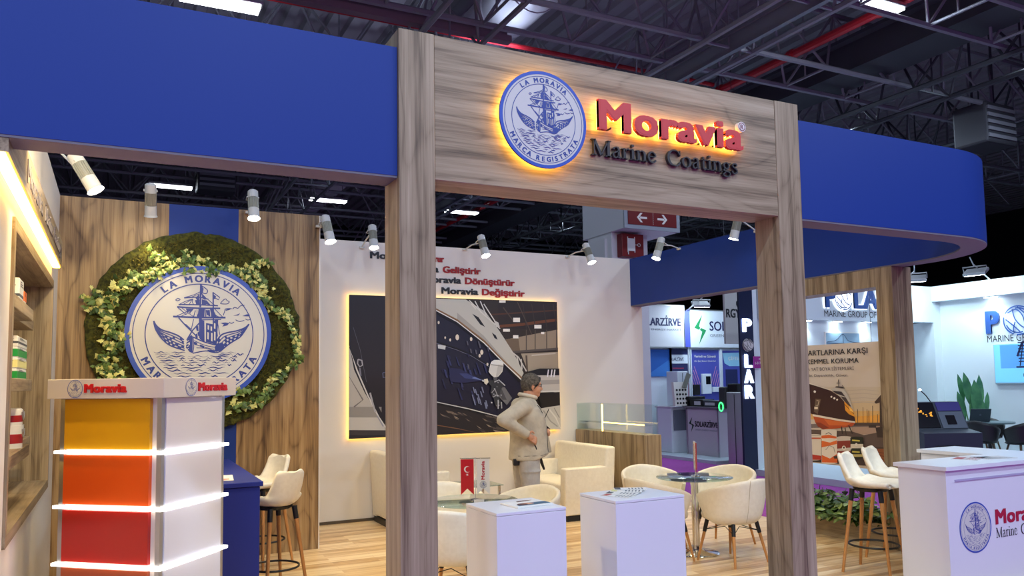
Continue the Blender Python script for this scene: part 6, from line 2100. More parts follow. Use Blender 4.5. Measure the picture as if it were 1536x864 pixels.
ZIP = mat('black_zip', (22, 22, 24), .5)
m = MB()
m.tube([on_jacket(x, z) for x, z in ((.060, 1.455), (.085, 1.42), (.110, 1.375))], .005, 6)
m.tube([on_jacket(x, z) for x, z in ((.00, 1.07), (.012, 1.045), (.02, 1.02))], .006, 6)
m.tube([on_jacket(.19, z, (-.8, .6, 0), -.6) if False else on_jacket(min(.175, .165 + (1.4 - z) * .03), z) for z in (1.42, 1.32, 1.22, 1.12, 1.02, .985)], .004, 6)
m.build('zip', ZIP, PM, local=True)
m = MB()
m.tube([on_jacket(x, .958 + .01 * (x > .1)) for x in (-.15, -.08, 0, .08, .14)], .003, 6)
m.build('hem_seam', mat('seam_grey', (112, 106, 98), .8), PM, local=True)
m = MB()
m.cap((.14, .03, .93), (.185, .02, .80), .022, .012, 8)
m.box(-.19, -.13, -.12, -.08, .86, .93, .01, 2)
o = m.build('belt_pouch', BLACK, PM, smooth=True, local=True)
m = MB()
for s in (-1, 1):
    m.cap((-.02, s * .085, .93), (.0, s * .10, .50), .118, .082, 18)
    m.cap((.0, s * .10, .50), (-.03, s * .11, .09), .080, .062, 18)
    for z, r_ in ((.80, .112), (.66, .098), (.30, .074), (.14, .072)):
        m.ell((-.01, s * .098, z), (r_, r_, .03), 14, 8)
m.ell((-.02, 0, .94), (.150, .180, .10), 20, 12)
m.build('trousers', TROU, PM, smooth='all', local=True, mods=[('REMESH', dict(mode='VOXEL', voxel_size=.010, use_smooth_shade=True)), ('SMOOTH', dict(factor=.5, iterations=3))])
for s in (-1, 1):
    m = MB()
    m.ell((.05, s * .12, .045), (.135, .05, .045), 18, 10); m.ell((-.04, s * .11, .07), (.06, .045, .055), 14, 8); m.box(-.09, .18, s * .12 - .045, s * .12 + .045, 0, .022, .008, 2)
    m.build('shoe', BLACK, PM, smooth=True, local=True)
m = MB()
rows = []
for i in range(15):
    ph = PI * i / 14
    row = []
    for k in range(36):
        a = 2 * PI * k / 36
        # hair line: high at the forehead, low at the nape
        low = .15 + .5 * (1 - math.cos(a)) / 2 * 1.35
        pp = min(ph, PI * low + .55) if True else ph
        n_ = .004 * noise.noise(Vector((math.cos(a) * 6, math.sin(a) * 6, i * .8)))
        row.append((.048 + (.107 + n_) * math.sin(pp) * math.cos(a), (.085 + n_) * math.sin(pp) * math.sin(a), 1.678 + (.108 + n_) * math.cos(pp)))
    rows.append(row)
m.grid(rows, closed=True)
m.build('hair', HAIR, PM, smooth='all', local=True, mods=[('SOLIDIFY', dict(thickness=.014, offset=-1))])
m = MB()
for s in (-1, 1):
    m.tube([(.150 + .004 * math.cos(a * PI / 8), s * .034 + .021 * math.cos(a * PI / 8), 1.655 + .016 * math.sin(a * PI / 8)) for a in range(16)], .0022, 6, closed=True)
    m.tube([(.150, s * .054, 1.660), (.10, s * .080, 1.660), (.035, s * .090, 1.655)], .0025, 6)
m.tube([(.153, -.013, 1.657), (.160, 0, 1.660), (.153, .013, 1.657)], .002, 6)
m.build('glasses', BLACK, PM, local=True)
m = MB()
for s in (-1, 1):
    m.ell((.131, s * .033, 1.655), (.010, .012, .009), 10, 8)
m.build('eyes', WHITE, PM, smooth=True, local=True)

# ------------------------------------------------------------------ hall pillar with safety signs
t = thing('hall_pillar', 'white hall pillar rising behind the right end of the white wall', 'pillar', (8.75, 13.0, 0))
m = MB(); m.box(8.36, 9.2, 12.45, 13.3, 0, 5.74, .02, 2); m.box(8.30, 8.36, 12.6, 13.2, 0, 4.4)
m.build('shaft', mat('pillar_white', (214, 214, 218), .6), t)
SGR = mat('sign_red', (112, 8, 16), .4)
SGW = mat('sign_grey_frame', (150, 156, 166), .45)
t = thing('arrow_sign', 'red sign box with two white arrows high on the white pillar', 'sign', (8.98, 12.0, 4.5))
m = MB(); m.box(8.345, 9.62, 12.0, 13.45, 4.50, 5.75, .004, 1); m.build('sign_box', mat('sign_box_white', (206, 208, 214), .5), t)
m = MB(); m.box(8.342, 9.623, 11.985, 12.02, 4.498, 5.75); m.build('sign_rim', SGW, t)
m = MB(); m.box(8.42, 9.54, 11.975, 11.986, 4.575, 5.68); m.build('red_panel', SGR, t)
for cx, s in ((8.75, -1), (9.19, 1)):
    m = MB()
    for pts in ([(-.10, -.02), (.06, -.02), (.06, .02), (-.10, .02)], [(.0, .09), (.05, .09), (.13, 0), (.05, -.09), (.0, -.09), (.075, 0)]):
        m.poly([(cx + s * p[0], 11.974, 4.715 + p[1]) for p in pts])
    m.build('white_arrow', WHITE, t)
m = MB()
for k in range(14):
    m.box(8.985, 8.992, 11.972, 11.9745, 4.60 + .02 * k, 4.61 + .02 * k)
m.build('divider_line', WHITE, t)
t = thing('hose_sign', 'square red fire hose sign under the arrow sign on the pillar', 'sign', (8.74, 12.3, 4.03))
m = MB(); m.box(8.48, 8.98, 12.28, 12.45, 4.02, 4.46, .01, 2); m.build('sign_box', SGR, t)
m = MB()
m.box(8.60, 8.615, 12.27, 12.279, 4.10, 4.40); m.box(8.76, 8.775, 12.27, 12.279, 4.10, 4.40); m.box(8.615, 8.76, 12.273, 12.279, 4.13, 4.37)
m.box(8.775, 8.84, 12.27, 12.279, 4.245, 4.255)
m.tube([(8.865 + .03 * math.cos(a * PI / 8), 12.274, 4.25 + .03 * math.sin(a * PI / 8)) for a in range(16)], .006, 5, closed=True)
m.box(8.61, 8.625, 12.27, 12.279, 4.06, 4.13)
m.build('hose_reel_symbol', mat('sign_white', (214, 214, 214), .5), t)

# ------------------------------------------------------------------ solar booth behind
SB = mat('booth_panel_grey', (208, 208, 216), .5)
SBW = mat('booth_white', (222, 230, 240), .45)
NAVY = mat('navy_letters', (28, 30, 84), .45)
GREEN = mat('leaf_green_logo', (38, 140, 84), .45)
BOOTHB = mat('booth_blue_print', (38, 92, 178), .45)
GREY6 = mat('grey_letters', (110, 116, 130), .5)


def bolt(mb, o, right, up, s):
    M = plane(o, right, up, s)
    for pts in ([(.25, 1.0), (-.45, .12), (-.05, -.02), (.05, .12), (-.05, .22)], [(-.1, -1.0), (.55, -.05), (.1, .12), (.02, -.02), (.2, -.15)]):
        mb.poly([M @ Vector((p[0], p[1], 0)) for p in pts])


m = MB(); m.box(10.75, 20, 15.0, 15.15, .06, 3.2)
structure(m, 'wall_booth', SBW)
for (x0, x1, z0, z1, yy, mt, lb, kind) in ((10.9, 11.96, 2.44, 3.40, 14.86, SB, 'light grey company board left in the solar booth', 0), (12.2, 13.9, 2.43, 3.32, 14.92, SBW, 'white company board with green bolt in the solar booth', 1)):
    t = thing('fascia_sign', lb, 'sign', ((x0 + x1) / 2, yy, z0))
    m = MB(); m.box(x0, x1, yy, yy + .1, z0, z1, .004, 1); m.build('board', mt, t)
    m = MB(); m.box(x0 - .02, x1 + .02, yy - .005, yy + .1, z1, z1 + .025); m.box(x0 - .02, x1 + .02, yy - .005, yy + .1, z0 - .03, z0); m.box(x1, x1 + .03, yy - .005, yy + .1, z0 - .03, z1 + .02); m.build('edge_trim', ALU, t)
    m = MB()
    if kind == 0:
        put_text(m, 'SOLARZİRVE', (x1 - .09, yy - .004, 2.93), XP, ZP, width=1.26, cap=.19, bold=.03, align='r')
        m.build('navy_word', NAVY, t)
        m = MB(); put_text(m, 'GREEN ENERGY MARKET', (x1 - .08, yy - .004, 2.82), XP, ZP, width=1.25, cap=.045, bold=.01, align='r')
        m.build('small_word', GREY6, t)
    else:
        put_text(m, 'SOLARZİRVE', (12.78, yy - .004, 2.84), XP, ZP, width=1.75, cap=.24, bold=.02)
        m.build('navy_word', NAVY, t)
        m = MB(); put_text(m, 'GREEN ENERGY MARKET', (12.79, yy - .004, 2.69), XP, ZP, width=1.6, cap=.07)
        m.build('small_word', GREY6, t)
        m = MB(); bolt(m, (12.48, yy - .004, 2.86), XP, ZP, .36); m.build('bolt_logo', GREEN, t)
m = MB(); m.box(12.0, 12.17, 14.9, 15.0, 2.44, 3.3)
tag(m.build('divider_post', mat('violet_blue_post', (86, 96, 214), .45)), 'violet blue upright between the two solar boards', 'post')
# printed wall panels
PRV = mat('print_violet', (78, 84, 176), .45); PRD = mat('print_night', (40, 46, 92), .45); PRR = mat('print_red_glow', (170, 60, 90), .45); PRL = mat('print_pale', (196, 212, 236), .45)
for k, (x0, x1, z0, z1, base, lb) in enumerate(((10.88, 11.60, 1.75, 2.38, BOOTHB, 'plain blue upper wall panel at the left of the solar booth'), (11.63, 12.13, 1.16, 2.40, PRD, 'dark printed panel with white cabinets in the solar booth'), (12.22, 13.09, .95, 2.37, PRV, 'violet printed panel with light rays and a white device in the solar booth'), (13.16, 14.0, 1.3, 2.36, PRV, 'violet printed panel beside the dark blue column'))):
    t = thing('wall_print', lb, 'print', ((x0 + x1) / 2, 14.98, z0))
    m = MB(); m.box(x0, x1, 14.975, 15.0, z0, z1); m.build('sheet', base, t)
    m = MB(); m.box(x0 - .03, x0, 14.93, 15.0, .06, z1 + .03); m.box(x1, x1 + .03, 14.93, 15.0, .06, z1 + .03); m.build('frame_profile', SBW, t)
    Y_ = 14.972
    if k == 0:
        m = MB(); m.poly([(x0, Y_, z0), (x1, Y_, z0), (x1, Y_, z0 + .4)]); m.build('lighter_shape', mat('print_sky', (60, 120, 200), .45), t)
    if k == 1:
        m = MB(); m.box(x0, x1, Y_ - .002, Y_, 2.05, 2.26); m.build('white_band', SBW, t)
        m = MB(); put_text(m, 'SOLARZİRVE', (x1 - .12, Y_ - .004, 2.11), XP, ZP, width=.44, cap=.085, bold=.02, align='r'); m.build('navy_word', NAVY, t)
        m = MB(); m.box(x0 + .04, x0 + .38, Y_ - .002, Y_, 1.93, 1.95); m.poly([(x1, Y_, 1.2), (x1, Y_, 1.7), (x1 - .12, Y_, 1.25)]); m.build('print_detail', PRR, t)
        m = MB()
        for a, b, c, d in ((x0 + .03, x0 + .19, 1.42, 1.72), (x0 + .24, x0 + .40, 1.42, 1.78)):
            m.box(a, b, Y_ - .003, Y_, c, d)
        m.build('printed_cabinets', PRL, t)
    if k == 2:
        xm = (x0 + x1) / 2
        m = MB(); put_text(m, 'Verimli ve Güvenli', (xm, Y_ - .002, 2.19), XP, ZP, width=.66, cap=.065, bold=.02, align='m')
        put_text(m, 'Akü Şarj Sistemi Çözümleri', (xm, Y_ - .002, 2.09), XP, ZP, width=.66, cap=.04, align='m')
        m.build('white_words', WHITE, t)
        m = MB()
        for j in range(5):
            for s in (-1, 1):
                m.poly([(xm + s * (.16 + .06 * j), Y_, 1.55 - .02 * j), (xm + s * (.175 + .06 * j), Y_, 1.55 - .02 * j), (xm + s * (.34 + .03 * j), Y_, 1.98 - .09 * j), (xm + s * (.325 + .03 * j), Y_, 1.98 - .09 * j)])
        m.build('light_rays', mat('print_pink', (226, 150, 190), .45), t)
        m = MB(); m.box(xm - .15, xm + .13, Y_ - .06, Y_, 1.32, 1.80, .01, 2); m.box(xm + .17, xm + .40, Y_ - .06, Y_, 1.36, 1.48, .01, 2); m.build('white_device', SBW, t)
        m = MB(); m.box(xm - .04, xm + .10, Y_ - .064, Y_ - .06, 1.55, 1.74); m.build('device_screen', SCRB, t)
        m = MB(); m.box(xm - .42, xm - .24, Y_ - .08, Y_, 1.30, 1.55, .01, 2); m.build('dark_device', BLACK, t)
    if k == 3:
        m = MB(); m.poly([(x0 + .04, Y_, 2.30), (x1, Y_, 2.32), (x1, Y_, 1.98), (x0 + .25, Y_, 1.98), (x0 + .10, Y_, 2.05)]); m.build('pale_banner', mat('print_cyan', (150, 204, 232), .45), t)
        m = MB(); put_text(m, 'ÇİFTE GÜÇ', (x0 + .22, Y_ - .002, 2.13), XP, ZP, width=.62, cap=.08, bold=.02); m.build('white_words', WHITE, t)
        m = MB(); m.poly([(x0 + .12, Y_, 1.35), (x0 + .5, Y_, 1.35), (x0 + .5, Y_, 1.9), (x0 + .12, Y_, 1.9)]); m.build('dark_picture', PRD, t)
# cabinets, shelves and goods
def block(name, label, cat, parts, group=None):
    p0 = parts[0][1]
    t = thing(name, label, cat, ((p0[0] + p0[1]) / 2, (p0[2] + p0[3]) / 2, p0[4]), 0, group)
    for nm, b, mt in parts:
        m = MB(); m.box(*b, min(.01, (b[1] - b[0]) * .1, (b[3] - b[2]) * .1, (b[5] - b[4]) * .1), 1); m.build(nm, mt, t)
    return t


block('device_tower', 'tall white device tower left in the solar booth', 'device', [('body', (11.28, 11.58, 14.3, 14.7, 1.08, 1.86), SBW), ('front_grille', (11.32, 11.54, 14.28, 14.3, 1.36, 1.42), GREY6), ('side_seam', (11.42, 11.43, 14.285, 14.3, 1.45, 1.82), GREY6)])
block('display_plinth', 'white plinth under the tall device tower', 'plinth', [('body', (11.0, 11.62, 14.2, 14.75, .06, 1.05), SBW), ('glass_front', (11.05, 11.57, 14.17, 14.2, .55, 1.0), GREY6), ('top', (10.98, 11.64, 14.18, 14.77, 1.05, 1.08), SB)])
block('dark_case', 'black equipment case on the white plinth in the solar booth', 'case', [('case', (11.25, 11.68, 13.85, 14.15, 1.08, 1.30), BLACK), ('handle', (11.4, 11.54, 13.83, 13.85, 1.16, 1.19), GREY6)])
block('plinth_box', 'grey box standing at the foot of the printed panels in the solar booth', 'box', [('box', (11.65, 12.05, 14.3, 14.65, .42, .80), SB), ('label', (11.72, 11.9, 14.285, 14.3, .55, .7), GREY6)])
block('battery_box', 'black battery box on the floor of the solar booth', 'battery', [('case', (11.62, 12.08, 14.2, 14.6, .06, .36), BLACK), ('label', (11.74, 11.96, 14.185, 14.2, .18, .23), WHITE)])
m = MB(); m.poly([(10.95, 14.1, 1.12), (11.32, 14.1, 1.12), (11.40, 14.2, 1.62), (11.0, 14.2, 1.62)])
t = thing('spotted_carton', 'white carton with black dots tilted at the left of the solar booth', 'carton', (11.15, 14.1, 1.12))
m.bm.free()
m = MB(); m.prism([(10.93, 13.95, 1.10), (11.28, 13.95, 1.10), (11.34, 14.05, 1.62), (10.97, 14.05, 1.62)], (0, .08, 0)); m.build('carton', WHITE, t)
m = MB()
for i in range(4):
    for j in range(4):
        m.cyl((10.99 + .08 * i + .01 * j, 13.948 + .02 * j, 1.16 + .095 * j), (10.99 + .08 * i + .01 * j, 13.940 + .02 * j, 1.16 + .095 * j), .024, seg=10)
m.build('dots', BLACK, t)
m = MB(); m.prism([(11.15, 13.945, 1.50), (11.24, 13.945, 1.48), (11.42, 14.0, 1.78), (11.34, 14.0, 1.82)], (0, .05, 0)); m.build('flap', mat('flap_grey', (120, 120, 110), .6), t)

t = thing('solar_counter', 'grey fabric front counter with bolt logo at the purple aisle', 'counter', (11.3, 13.3, 0))
m = MB(); m.box(11.18, 11.75, 12.85, 13.90, 0, 1.06, .01, 1); m.build('body', mat('counter_cloth_grey', (196, 188, 200), .8), t)
m = MB()
for y in (12.85, 13.86):
    m.box(11.165, 11.185, y, y + .04, 0, 1.07)
m.box(11.165, 11.185, 12.85, 13.90, 1.03, 1.07); m.box(11.165, 11.185, 12.85, 13.90, 0, .04)
m.build('frame_profile', ALU, t)
m = MB(); m.box(11.14, 11.8, 12.8, 13.95, 1.06, 1.09); m.build('top', mat('counter_top_grey', (120, 120, 128), .4), t)
m = MB(); put_text(m, 'SOLARZİRVE', (11.174, 13.62, .66), -YP, ZP, width=.74, cap=.12, bold=.03); m.build('black_word', INK, t)
m = MB(); put_text(m, 'GREEN ENERGY MARKET', (11.174, 13.62, .58), -YP, ZP, width=.74, cap=.035); m.build('small_word', GREY6, t)
m = MB(); bolt(m, (11.174, 13.74, .70), -YP, ZP, .17); m.build('bolt_logo', mat('dark_green_logo', (24, 60, 44), .5), t)
block('black_inverter', 'flat black device lying on the grey solar counter', 'device', [('case', (11.25, 11.6, 13.45, 13.92, 1.09, 1.24), BLACK), ('front_plate', (11.24, 11.25, 13.5, 13.7, 1.12, 1.2), SB)])
block('black_inverter', 'flat dark device with silver front in the middle of the solar counter', 'device', [('case', (11.25, 11.6, 12.98, 13.42, 1.09, 1.22), mat('dark_slate', (52, 58, 66), .5)), ('front_plate', (11.24, 11.25, 13.05, 13.35, 1.12, 1.18), SB)])
t = thing('sanitizer_bottle', 'yellow green pump bottle on the grey solar counter', 'bottle', (11.35, 12.88, 1.09))
m = MB(); m.lathe([(.05, 0), (.055, .01), (.055, .17), (.03, .21), (.018, .22), (.018, .24)], 20, (11.35, 12.88, 1.09)); m.build('bottle', mat('lime_liquid', (196, 204, 74), .3), t, smooth=True)
m = MB(); m.cyl((11.35, 12.88, 1.33), (11.35, 12.88, 1.40), .008, seg=8); m.box(11.33, 11.41, 12.87, 12.89, 1.395, 1.41); m.build('pump', WHITE, t)
t = thing('charging_pillar', 'black charging pillar with a green glowing ring beside the solar counter', 'charger', (11.0, 12.1, 0))
m = MB(); m.box(10.92, 11.14, 12.0, 12.28, -.004, 1.58, .02, 2); m.build('column', BLACK, t)
m = MB(); m.box(10.86, 11.0, 12.28, 12.48, 1.08, 1.52, .03, 2); m.build('charger_head', mat('charger_grey', (62, 64, 66), .4), t)
m = MB(); m.tube([(10.85, 12.40 + .06 * math.cos(a * PI / 10), 1.12 + .085 * math.sin(a * PI / 10)) for a in range(20)], .012, 6, closed=True); m.build('green_ring', mat('green_ring_light', (60, 255, 120), .4, emit=(60, 255, 120), estr=3), t)
m = MB(); put_text(m, 'SOLARZİRVE', (10.918, 12.16, .82), -ZP, -YP, width=.5, cap=.05, bold=.02); m.build('white_word', WHITE, t)
block('cabinet', 'grey metal cabinet beside the black charging pillar', 'cabinet', [('body', (10.62, 10.82, 11.55, 11.98, -.004, 1.42), ALU), ('door_seam', (10.612, 10.62, 11.75, 11.76, .05, 1.38), STEELD)])
t = thing('hanging_sign', 'grey hanging board with the end of the word energy beside the dark blue column', 'sign', (12.0, 13.5, 2.7))
m = MB(); m.box(11.575, 12.06, 13.0, 13.06, 2.42, 3.75, .004, 1); m.build('board', mat('sign_board_grey', (190, 184, 182), .6), t)
for x in (11.65, 12.0):
    m = MB(); m.cyl((x, 13.03, 3.74), (x, 13.03, 10.6), .006, seg=5); m.build('hanger_wire', STEELD, t)
m = MB(); put_text(m, 'RGY', (12.0, 12.996, 2.98), XP, ZP, width=.40, cap=.2, bold=.03, align='r'); m.build('black_word', INK, t)
m = MB(); m.prism([(11.93, 12.998, 3.20), (12.02, 12.998, 3.36), (11.98, 12.998, 3.40), (11.89, 12.998, 3.33), (11.89, 12.998, 3.26)], (0, -.004, 0)); m.build('leaf_logo', INK, t)


def flood(label, pos, aim, power, hold):
    pos, aim = Vector(pos), Vector(aim)
    t = thing('flood_light', label, 'floodlight', pos, 0, 'floodlights on the neighbouring stands')
    d = (aim - pos).normalized()
    q = (-d).to_track_quat('Z', 'Y')
    M = Matrix.Translation(pos) @ q.to_matrix().to_4x4()
    m = MB(); m.box(-.20, .20, -.11, .11, 0, .06, .01, 1, mx=M); m.build('housing', ALU, t)
    m = MB(); m.box(-.18, .18, -.095, .095, -.008, -.001, mx=M); m.build('lamp_face', FLOODM, t)
    m = MB(); m.tube([M @ Vector((-.21, 0, .03)), M @ Vector((-.21, 0, .14)), M @ Vector((.21, 0, .14)), M @ Vector((.21, 0, .03))], .012, 6); m.tube([M @ Vector((0, 0, .14)), M @ Vector((0, 0, .22)) + ZP * -.12 + d * -.25], .012, 6); m.build('bracket', ALU, t)
    m = MB(); m.tube([M @ Vector((0, 0, .14)), M @ Vector((0, 0, .18)), hold], .014, 6); m.build('arm', ALU, t)
    ld = bpy.data.lights.new('flood_beam', 'AREA'); ld.shape = 'RECTANGLE'; ld.size = .34; ld.size_y = .18; ld.energy = power; ld.color = (.66, .90, 1.0)
    o = bpy.data.objects.new('flood_beam', ld); COL.objects.link(o); o.parent = t; o.rotation_mode = 'QUATERNION'; o.rotation_quaternion = q; o.location = d * .015


flood('bright floodlight above the solar booth', (12.05, 14.35, 3.38), (12.4, 15.4, 1.5), FLOOD_W, (12.08, 14.94, 3.28))

# ------------------------------------------------------------------ marine booth on the right
PW = mat('marine_booth_white', (216, 226, 230), .55)
PBL = mat('marine_letter_blue', (44, 86, 160), .4)
m = MB(); m.box(15.17, 15.35, 3.5, 10.75, .10, 3.5); m.box(14.92, 15.17, 3.5, 10.6, 3.19, 3.5)
structure(m, 'wall_east', PW)
m = MB(); m.box(10.3, 14.35, 10.75, 10.9, .10, 2.76); m.box(14.35, 15.35, 10.75, 10.9, 2.766, 3.5); m.box(10.3, 14.35, 10.60, 10.9, 2.752, 3.5); m.box(14.35, 15.17, 10.60, 10.75, 2.766, 3.5)
m.box(14.35, 14.95, 11.35, 11.5, .10, 2.766); m.box(14.35, 14.42, 10.9, 11.35, .1, 2.766)
m.box(14.95, 15.17, 10.6, 11.5, .10, 2.766)
structure(m, 'wall_north', PW)


def globe(mb, o, right, up, r):
    M = plane(o, right, up, r)
    q = MB()
    for a0, a1, rr in ((20, 150, 1), (165, 250, 1), (262, 340, 1), (30, 100, .86), (200, 290, .86)):
        ribbon(q, [(rr * math.cos(R(a0 + (a1 - a0) * k / 16)), rr * math.sin(R(a0 + (a1 - a0) * k / 16))) for k in range(17)], .09, 0)
    for pts in ([(-.7, .55), (-.1, .75), (.3, .35), (.45, -.2)], [(-.35, .8), (-.2, .1), (.25, -.45), (.7, -.6)], [(-.85, .1), (-.4, -.3), (.1, -.8)], [(.0, .95), (.45, .5), (.9, .2)], [(-.2, -.1), (-.35, -.6), (-.3, -.9)]):
        ribbon(q, smooth_pts(pts, 5), .08, 0)
    tm = bpy.data.meshes.new('tmp'); q.bm.to_mesh(tm); q.bm.free()
    mb.mesh(tm, M)


t = thing('wall_sign', 'blue company name with globe and small dark words on the far right white wall', 'sign', (15.17, 9.0, 2.3))
m = MB(); put_text(m, 'P', (15.15, 9.64, 2.475), -YP, ZP, width=.27, cap=.46, bold=.045, ext=.02, depth=.03); m.build('blue_letter', PBL, t)
m = MB(); put_text(m, 'LAR', (15.15, 8.66, 2.475), -YP, ZP, width=.95, cap=.46, bold=.045, ext=.02, depth=.03); m.build('blue_letters', PBL, t)
m = MB(); globe(m, (15.145, 9.02, 2.70), -YP, ZP, .27); m.build('globe_logo', PBL, t)
m = MB(); put_text(m, 'MARINE GROUP OF COMPANIES', (15.166, 9.64, 2.31), -YP, ZP, width=2.1, cap=.135); m.build('dark_words', INK, t)
t = thing('wall_sign', 'blue company name with white glow seen above the yacht poster', 'sign', (12.4, 10.6, 2.8))
m = MB(); put_text(m, 'P', (11.84, 10.56, 2.985), XP, ZP, width=.27, cap=.40, bold=.04, ext=.02, depth=.03); m.build('blue_letter', PBL, t)
m = MB(); put_text(m, 'LAR', (12.60, 10.56, 2.985), XP, ZP, width=1.05, cap=.40, bold=.04, ext=.02, depth=.03); m.build('blue_letters', PBL, t)
m = MB(); globe(m, (12.33, 10.555, 3.19), XP, ZP, .235); m.build('globe_logo', PBL, t)
m = MB(); put_text(m, 'P', (11.825, 10.585, 2.975), XP, ZP, width=.30, cap=.42, bold=.08, ext=.02, depth=.004); put_text(m, 'LAR', (12.585, 10.585, 2.975), XP, ZP, width=1.08, cap=.42, bold=.08, ext=.02, depth=.004)
m.lathe([(.21, 0), (.27, 0), (.27, .004), (.21, .004)], 32)
for v in m.bm.verts[-128:]:
    pass
gl = [v for v in m.bm.verts if abs(v.co.x) < .3 and abs(v.co.y) < .3]
for v in gl:
    v.co = Vector((12.33 + v.co.x, 10.583 + v.co.z, 3.19 + v.co.y))
m.build('halo_led_letters', mat('white_halo_led', (255, 255, 255), .5, emit=(240, 250, 255), estr=1.6), t)
m = MB(); put_text(m, 'MARINE GROUP OF COMPANIES', (11.84, 10.596, 2.82), XP, ZP, width=2.35, cap=.125); m.build('dark_words', INK, t)
t = thing('framed_picture', 'framed bridge picture on the white wall seen above the yacht poster', 'picture', (12.4, 10.75, 2.2))
m = MB(); m.box(11.98, 12.92, 10.725, 10.75, 2.05, 2.54); m.build('frame', WHITE, t)
m = MB(); m.box(12.0, 12.90, 10.722, 10.726, 2.07, 2.52); m.build('picture', mat('print_grey_blue', (140, 170, 190), .4), t)
m = MB()
ribbon_q = MB(); ribbon(ribbon_q, smooth_pts([(12.02, 2.35), (12.25, 2.38), (12.45, 2.50), (12.6, 2.37), (12.88, 2.34)], 6), .012, 0); ribbon(ribbon_q, [(12.0, 2.33), (12.9, 2.31)], .016, 0); ribbon(ribbon_q, [(12.45, 2.20), (12.45, 2.51)], .014, 0)
for k in range(14):
    ribbon(ribbon_q, [(12.02 + .062 * k, 2.16), (12.05 + .062 * k, 2.16 + .05 + .05 * ((k * 7) % 3))], .035, 0)
tm = bpy.data.meshes.new('tmp'); ribbon_q.bm.to_mesh(tm); ribbon_q.bm.free()
m.mesh(tm, plane((0, 10.720, 0), XP, ZP)); m.build('bridge_print', mat('print_slate', (48, 66, 88), .4), t)
for k, x in enumerate((11.45, 12.25, 13.05)):
    t = thing('downlight', ('recessed strip lamp left above the bridge picture', 'recessed strip lamp in the middle above the bridge picture', 'recessed strip lamp right above the bridge picture')[k], 'lamp', (x, 10.66, 2.745))
    m = MB(); m.box(x - .10, x + .10, 10.62, 10.70, 2.735, 2.752); m.build('lamp_body', ALU, t)
    m = MB(); m.box(x - .09, x + .09, 10.625, 10.695, 2.728, 2.735); m.build('lamp_face', FLOODM, t)
    ld = bpy.data.lights.new('downlight_beam', 'SPOT'); ld.energy = 16; ld.spot_size = R(110); ld.spot_blend = .7; ld.color = (.78, .93, 1.0); ld.shadow_soft_size = .03
    o = bpy.data.objects.new('downlight_beam', ld); COL.objects.link(o); o.parent = t; o.location = (0, 0, -.03)
for k, (y, lb) in enumerate(((9.45, 'recessed lamp under the white bulkhead above the far right blue sign'), (8.3, 'recessed lamp under the white bulkhead at the far right edge'))):
    t = thing('downlight', lb, 'lamp', (15.05, y, 3.18))
    m = MB(); m.box(15.0, 15.10, y - .12, y + .12, 3.172, 3.19); m.build('lamp_body', ALU, t)
    m = MB(); m.box(15.005, 15.095, y - .11, y + .11, 3.166, 3.172); m.build('lamp_face', FLOODM, t)
    ld = bpy.data.lights.new('downlight_beam', 'SPOT'); ld.energy = 18; ld.spot_size = R(120); ld.spot_blend = .7; ld.color = (.8, .93, 1.0); ld.shadow_soft_size = .03
    o = bpy.data.objects.new('downlight_beam', ld); COL.objects.link(o); o.parent = t; o.location = (0, 0, -.03)
flood('bright floodlight over the white corner of the marine booth', (14.5, 9.35, 3.60), (15.4, 9.5, 2.0), FLOOD_W, (14.96, 9.35, 3.46))
flood('bright floodlight beside the purple edge of the wooden frame', (13.9, 10.2, 3.55), (14.7, 10.8, 1.8), FLOOD_W, (13.9, 10.65, 3.46))

t = thing('name_column', 'dark navy column with glowing white letters one above another', 'column', (9.9, 10.7, 0))
m = MB(); m.box(9.764, 10.074, 10.60, 10.65, 0, 3.9, .004, 1); m.build('navy_face', mat('deep_navy', (16, 26, 60), .35), t)
m = MB(); m.box(10.076, 10.17, 10.605, 10.65, 0, 3.9); m.build('pale_side', PW, t)
GLOWL = mat('white_glow_letters', (240, 244, 255), .4, emit=(226, 236, 255), estr=.9)
m = MB(); mh = MB()
for ch, z in (('P', 2.50), ('L', 1.87), ('A', 1.60), ('R', 1.33)):
    put_text(m, ch, (9.92, 10.575, z), XP, ZP, width=.19 if ch != 'L' else .15, cap=.24, bold=.03, ext=.02, depth=.02, align='m')
    put_text(mh, ch, (9.92, 10.594, z), XP, ZP, width=.21 if ch != 'L' else .17, cap=.25, bold=.055, ext=.02, depth=.004, align='m')
m.build('letters', GLOWL, t)
mh.build('halo_led_letters', mat('blue_white_halo', (200, 220, 255), .4, emit=(190, 214, 255), estr=3.0), t)
m = MB(); m.cyl((9.92, 10.596, 2.27), (9.92, 10.57, 2.27), .115, seg=28); o = m.build('globe_disc', mat('pale_globe', (208, 204, 204), .4), t)
m = MB(); globe(m, (9.92, 10.568, 2.27), XP, ZP, .11); m.build('globe_logo', INK, t)
t = thing('stand_number', 'small magenta stand number plate on the dark navy column', 'sign', (10.06, 10.5, 1.9))
m = MB(); m.box(10.0, 10.19, 10.545, 10.555, 1.86, 2.07); m.build('plate', mat('magenta_plate', (158, 38, 140), .45), t)
m = MB(); put_text(m, '6-B17', (10.095, 10.543, 1.93), XP, ZP, width=.13, cap=.045, align='m'); m.box(10.12, 10.18, 10.542, 10.544, 2.015, 2.03); m.build('print', WHITE, t)

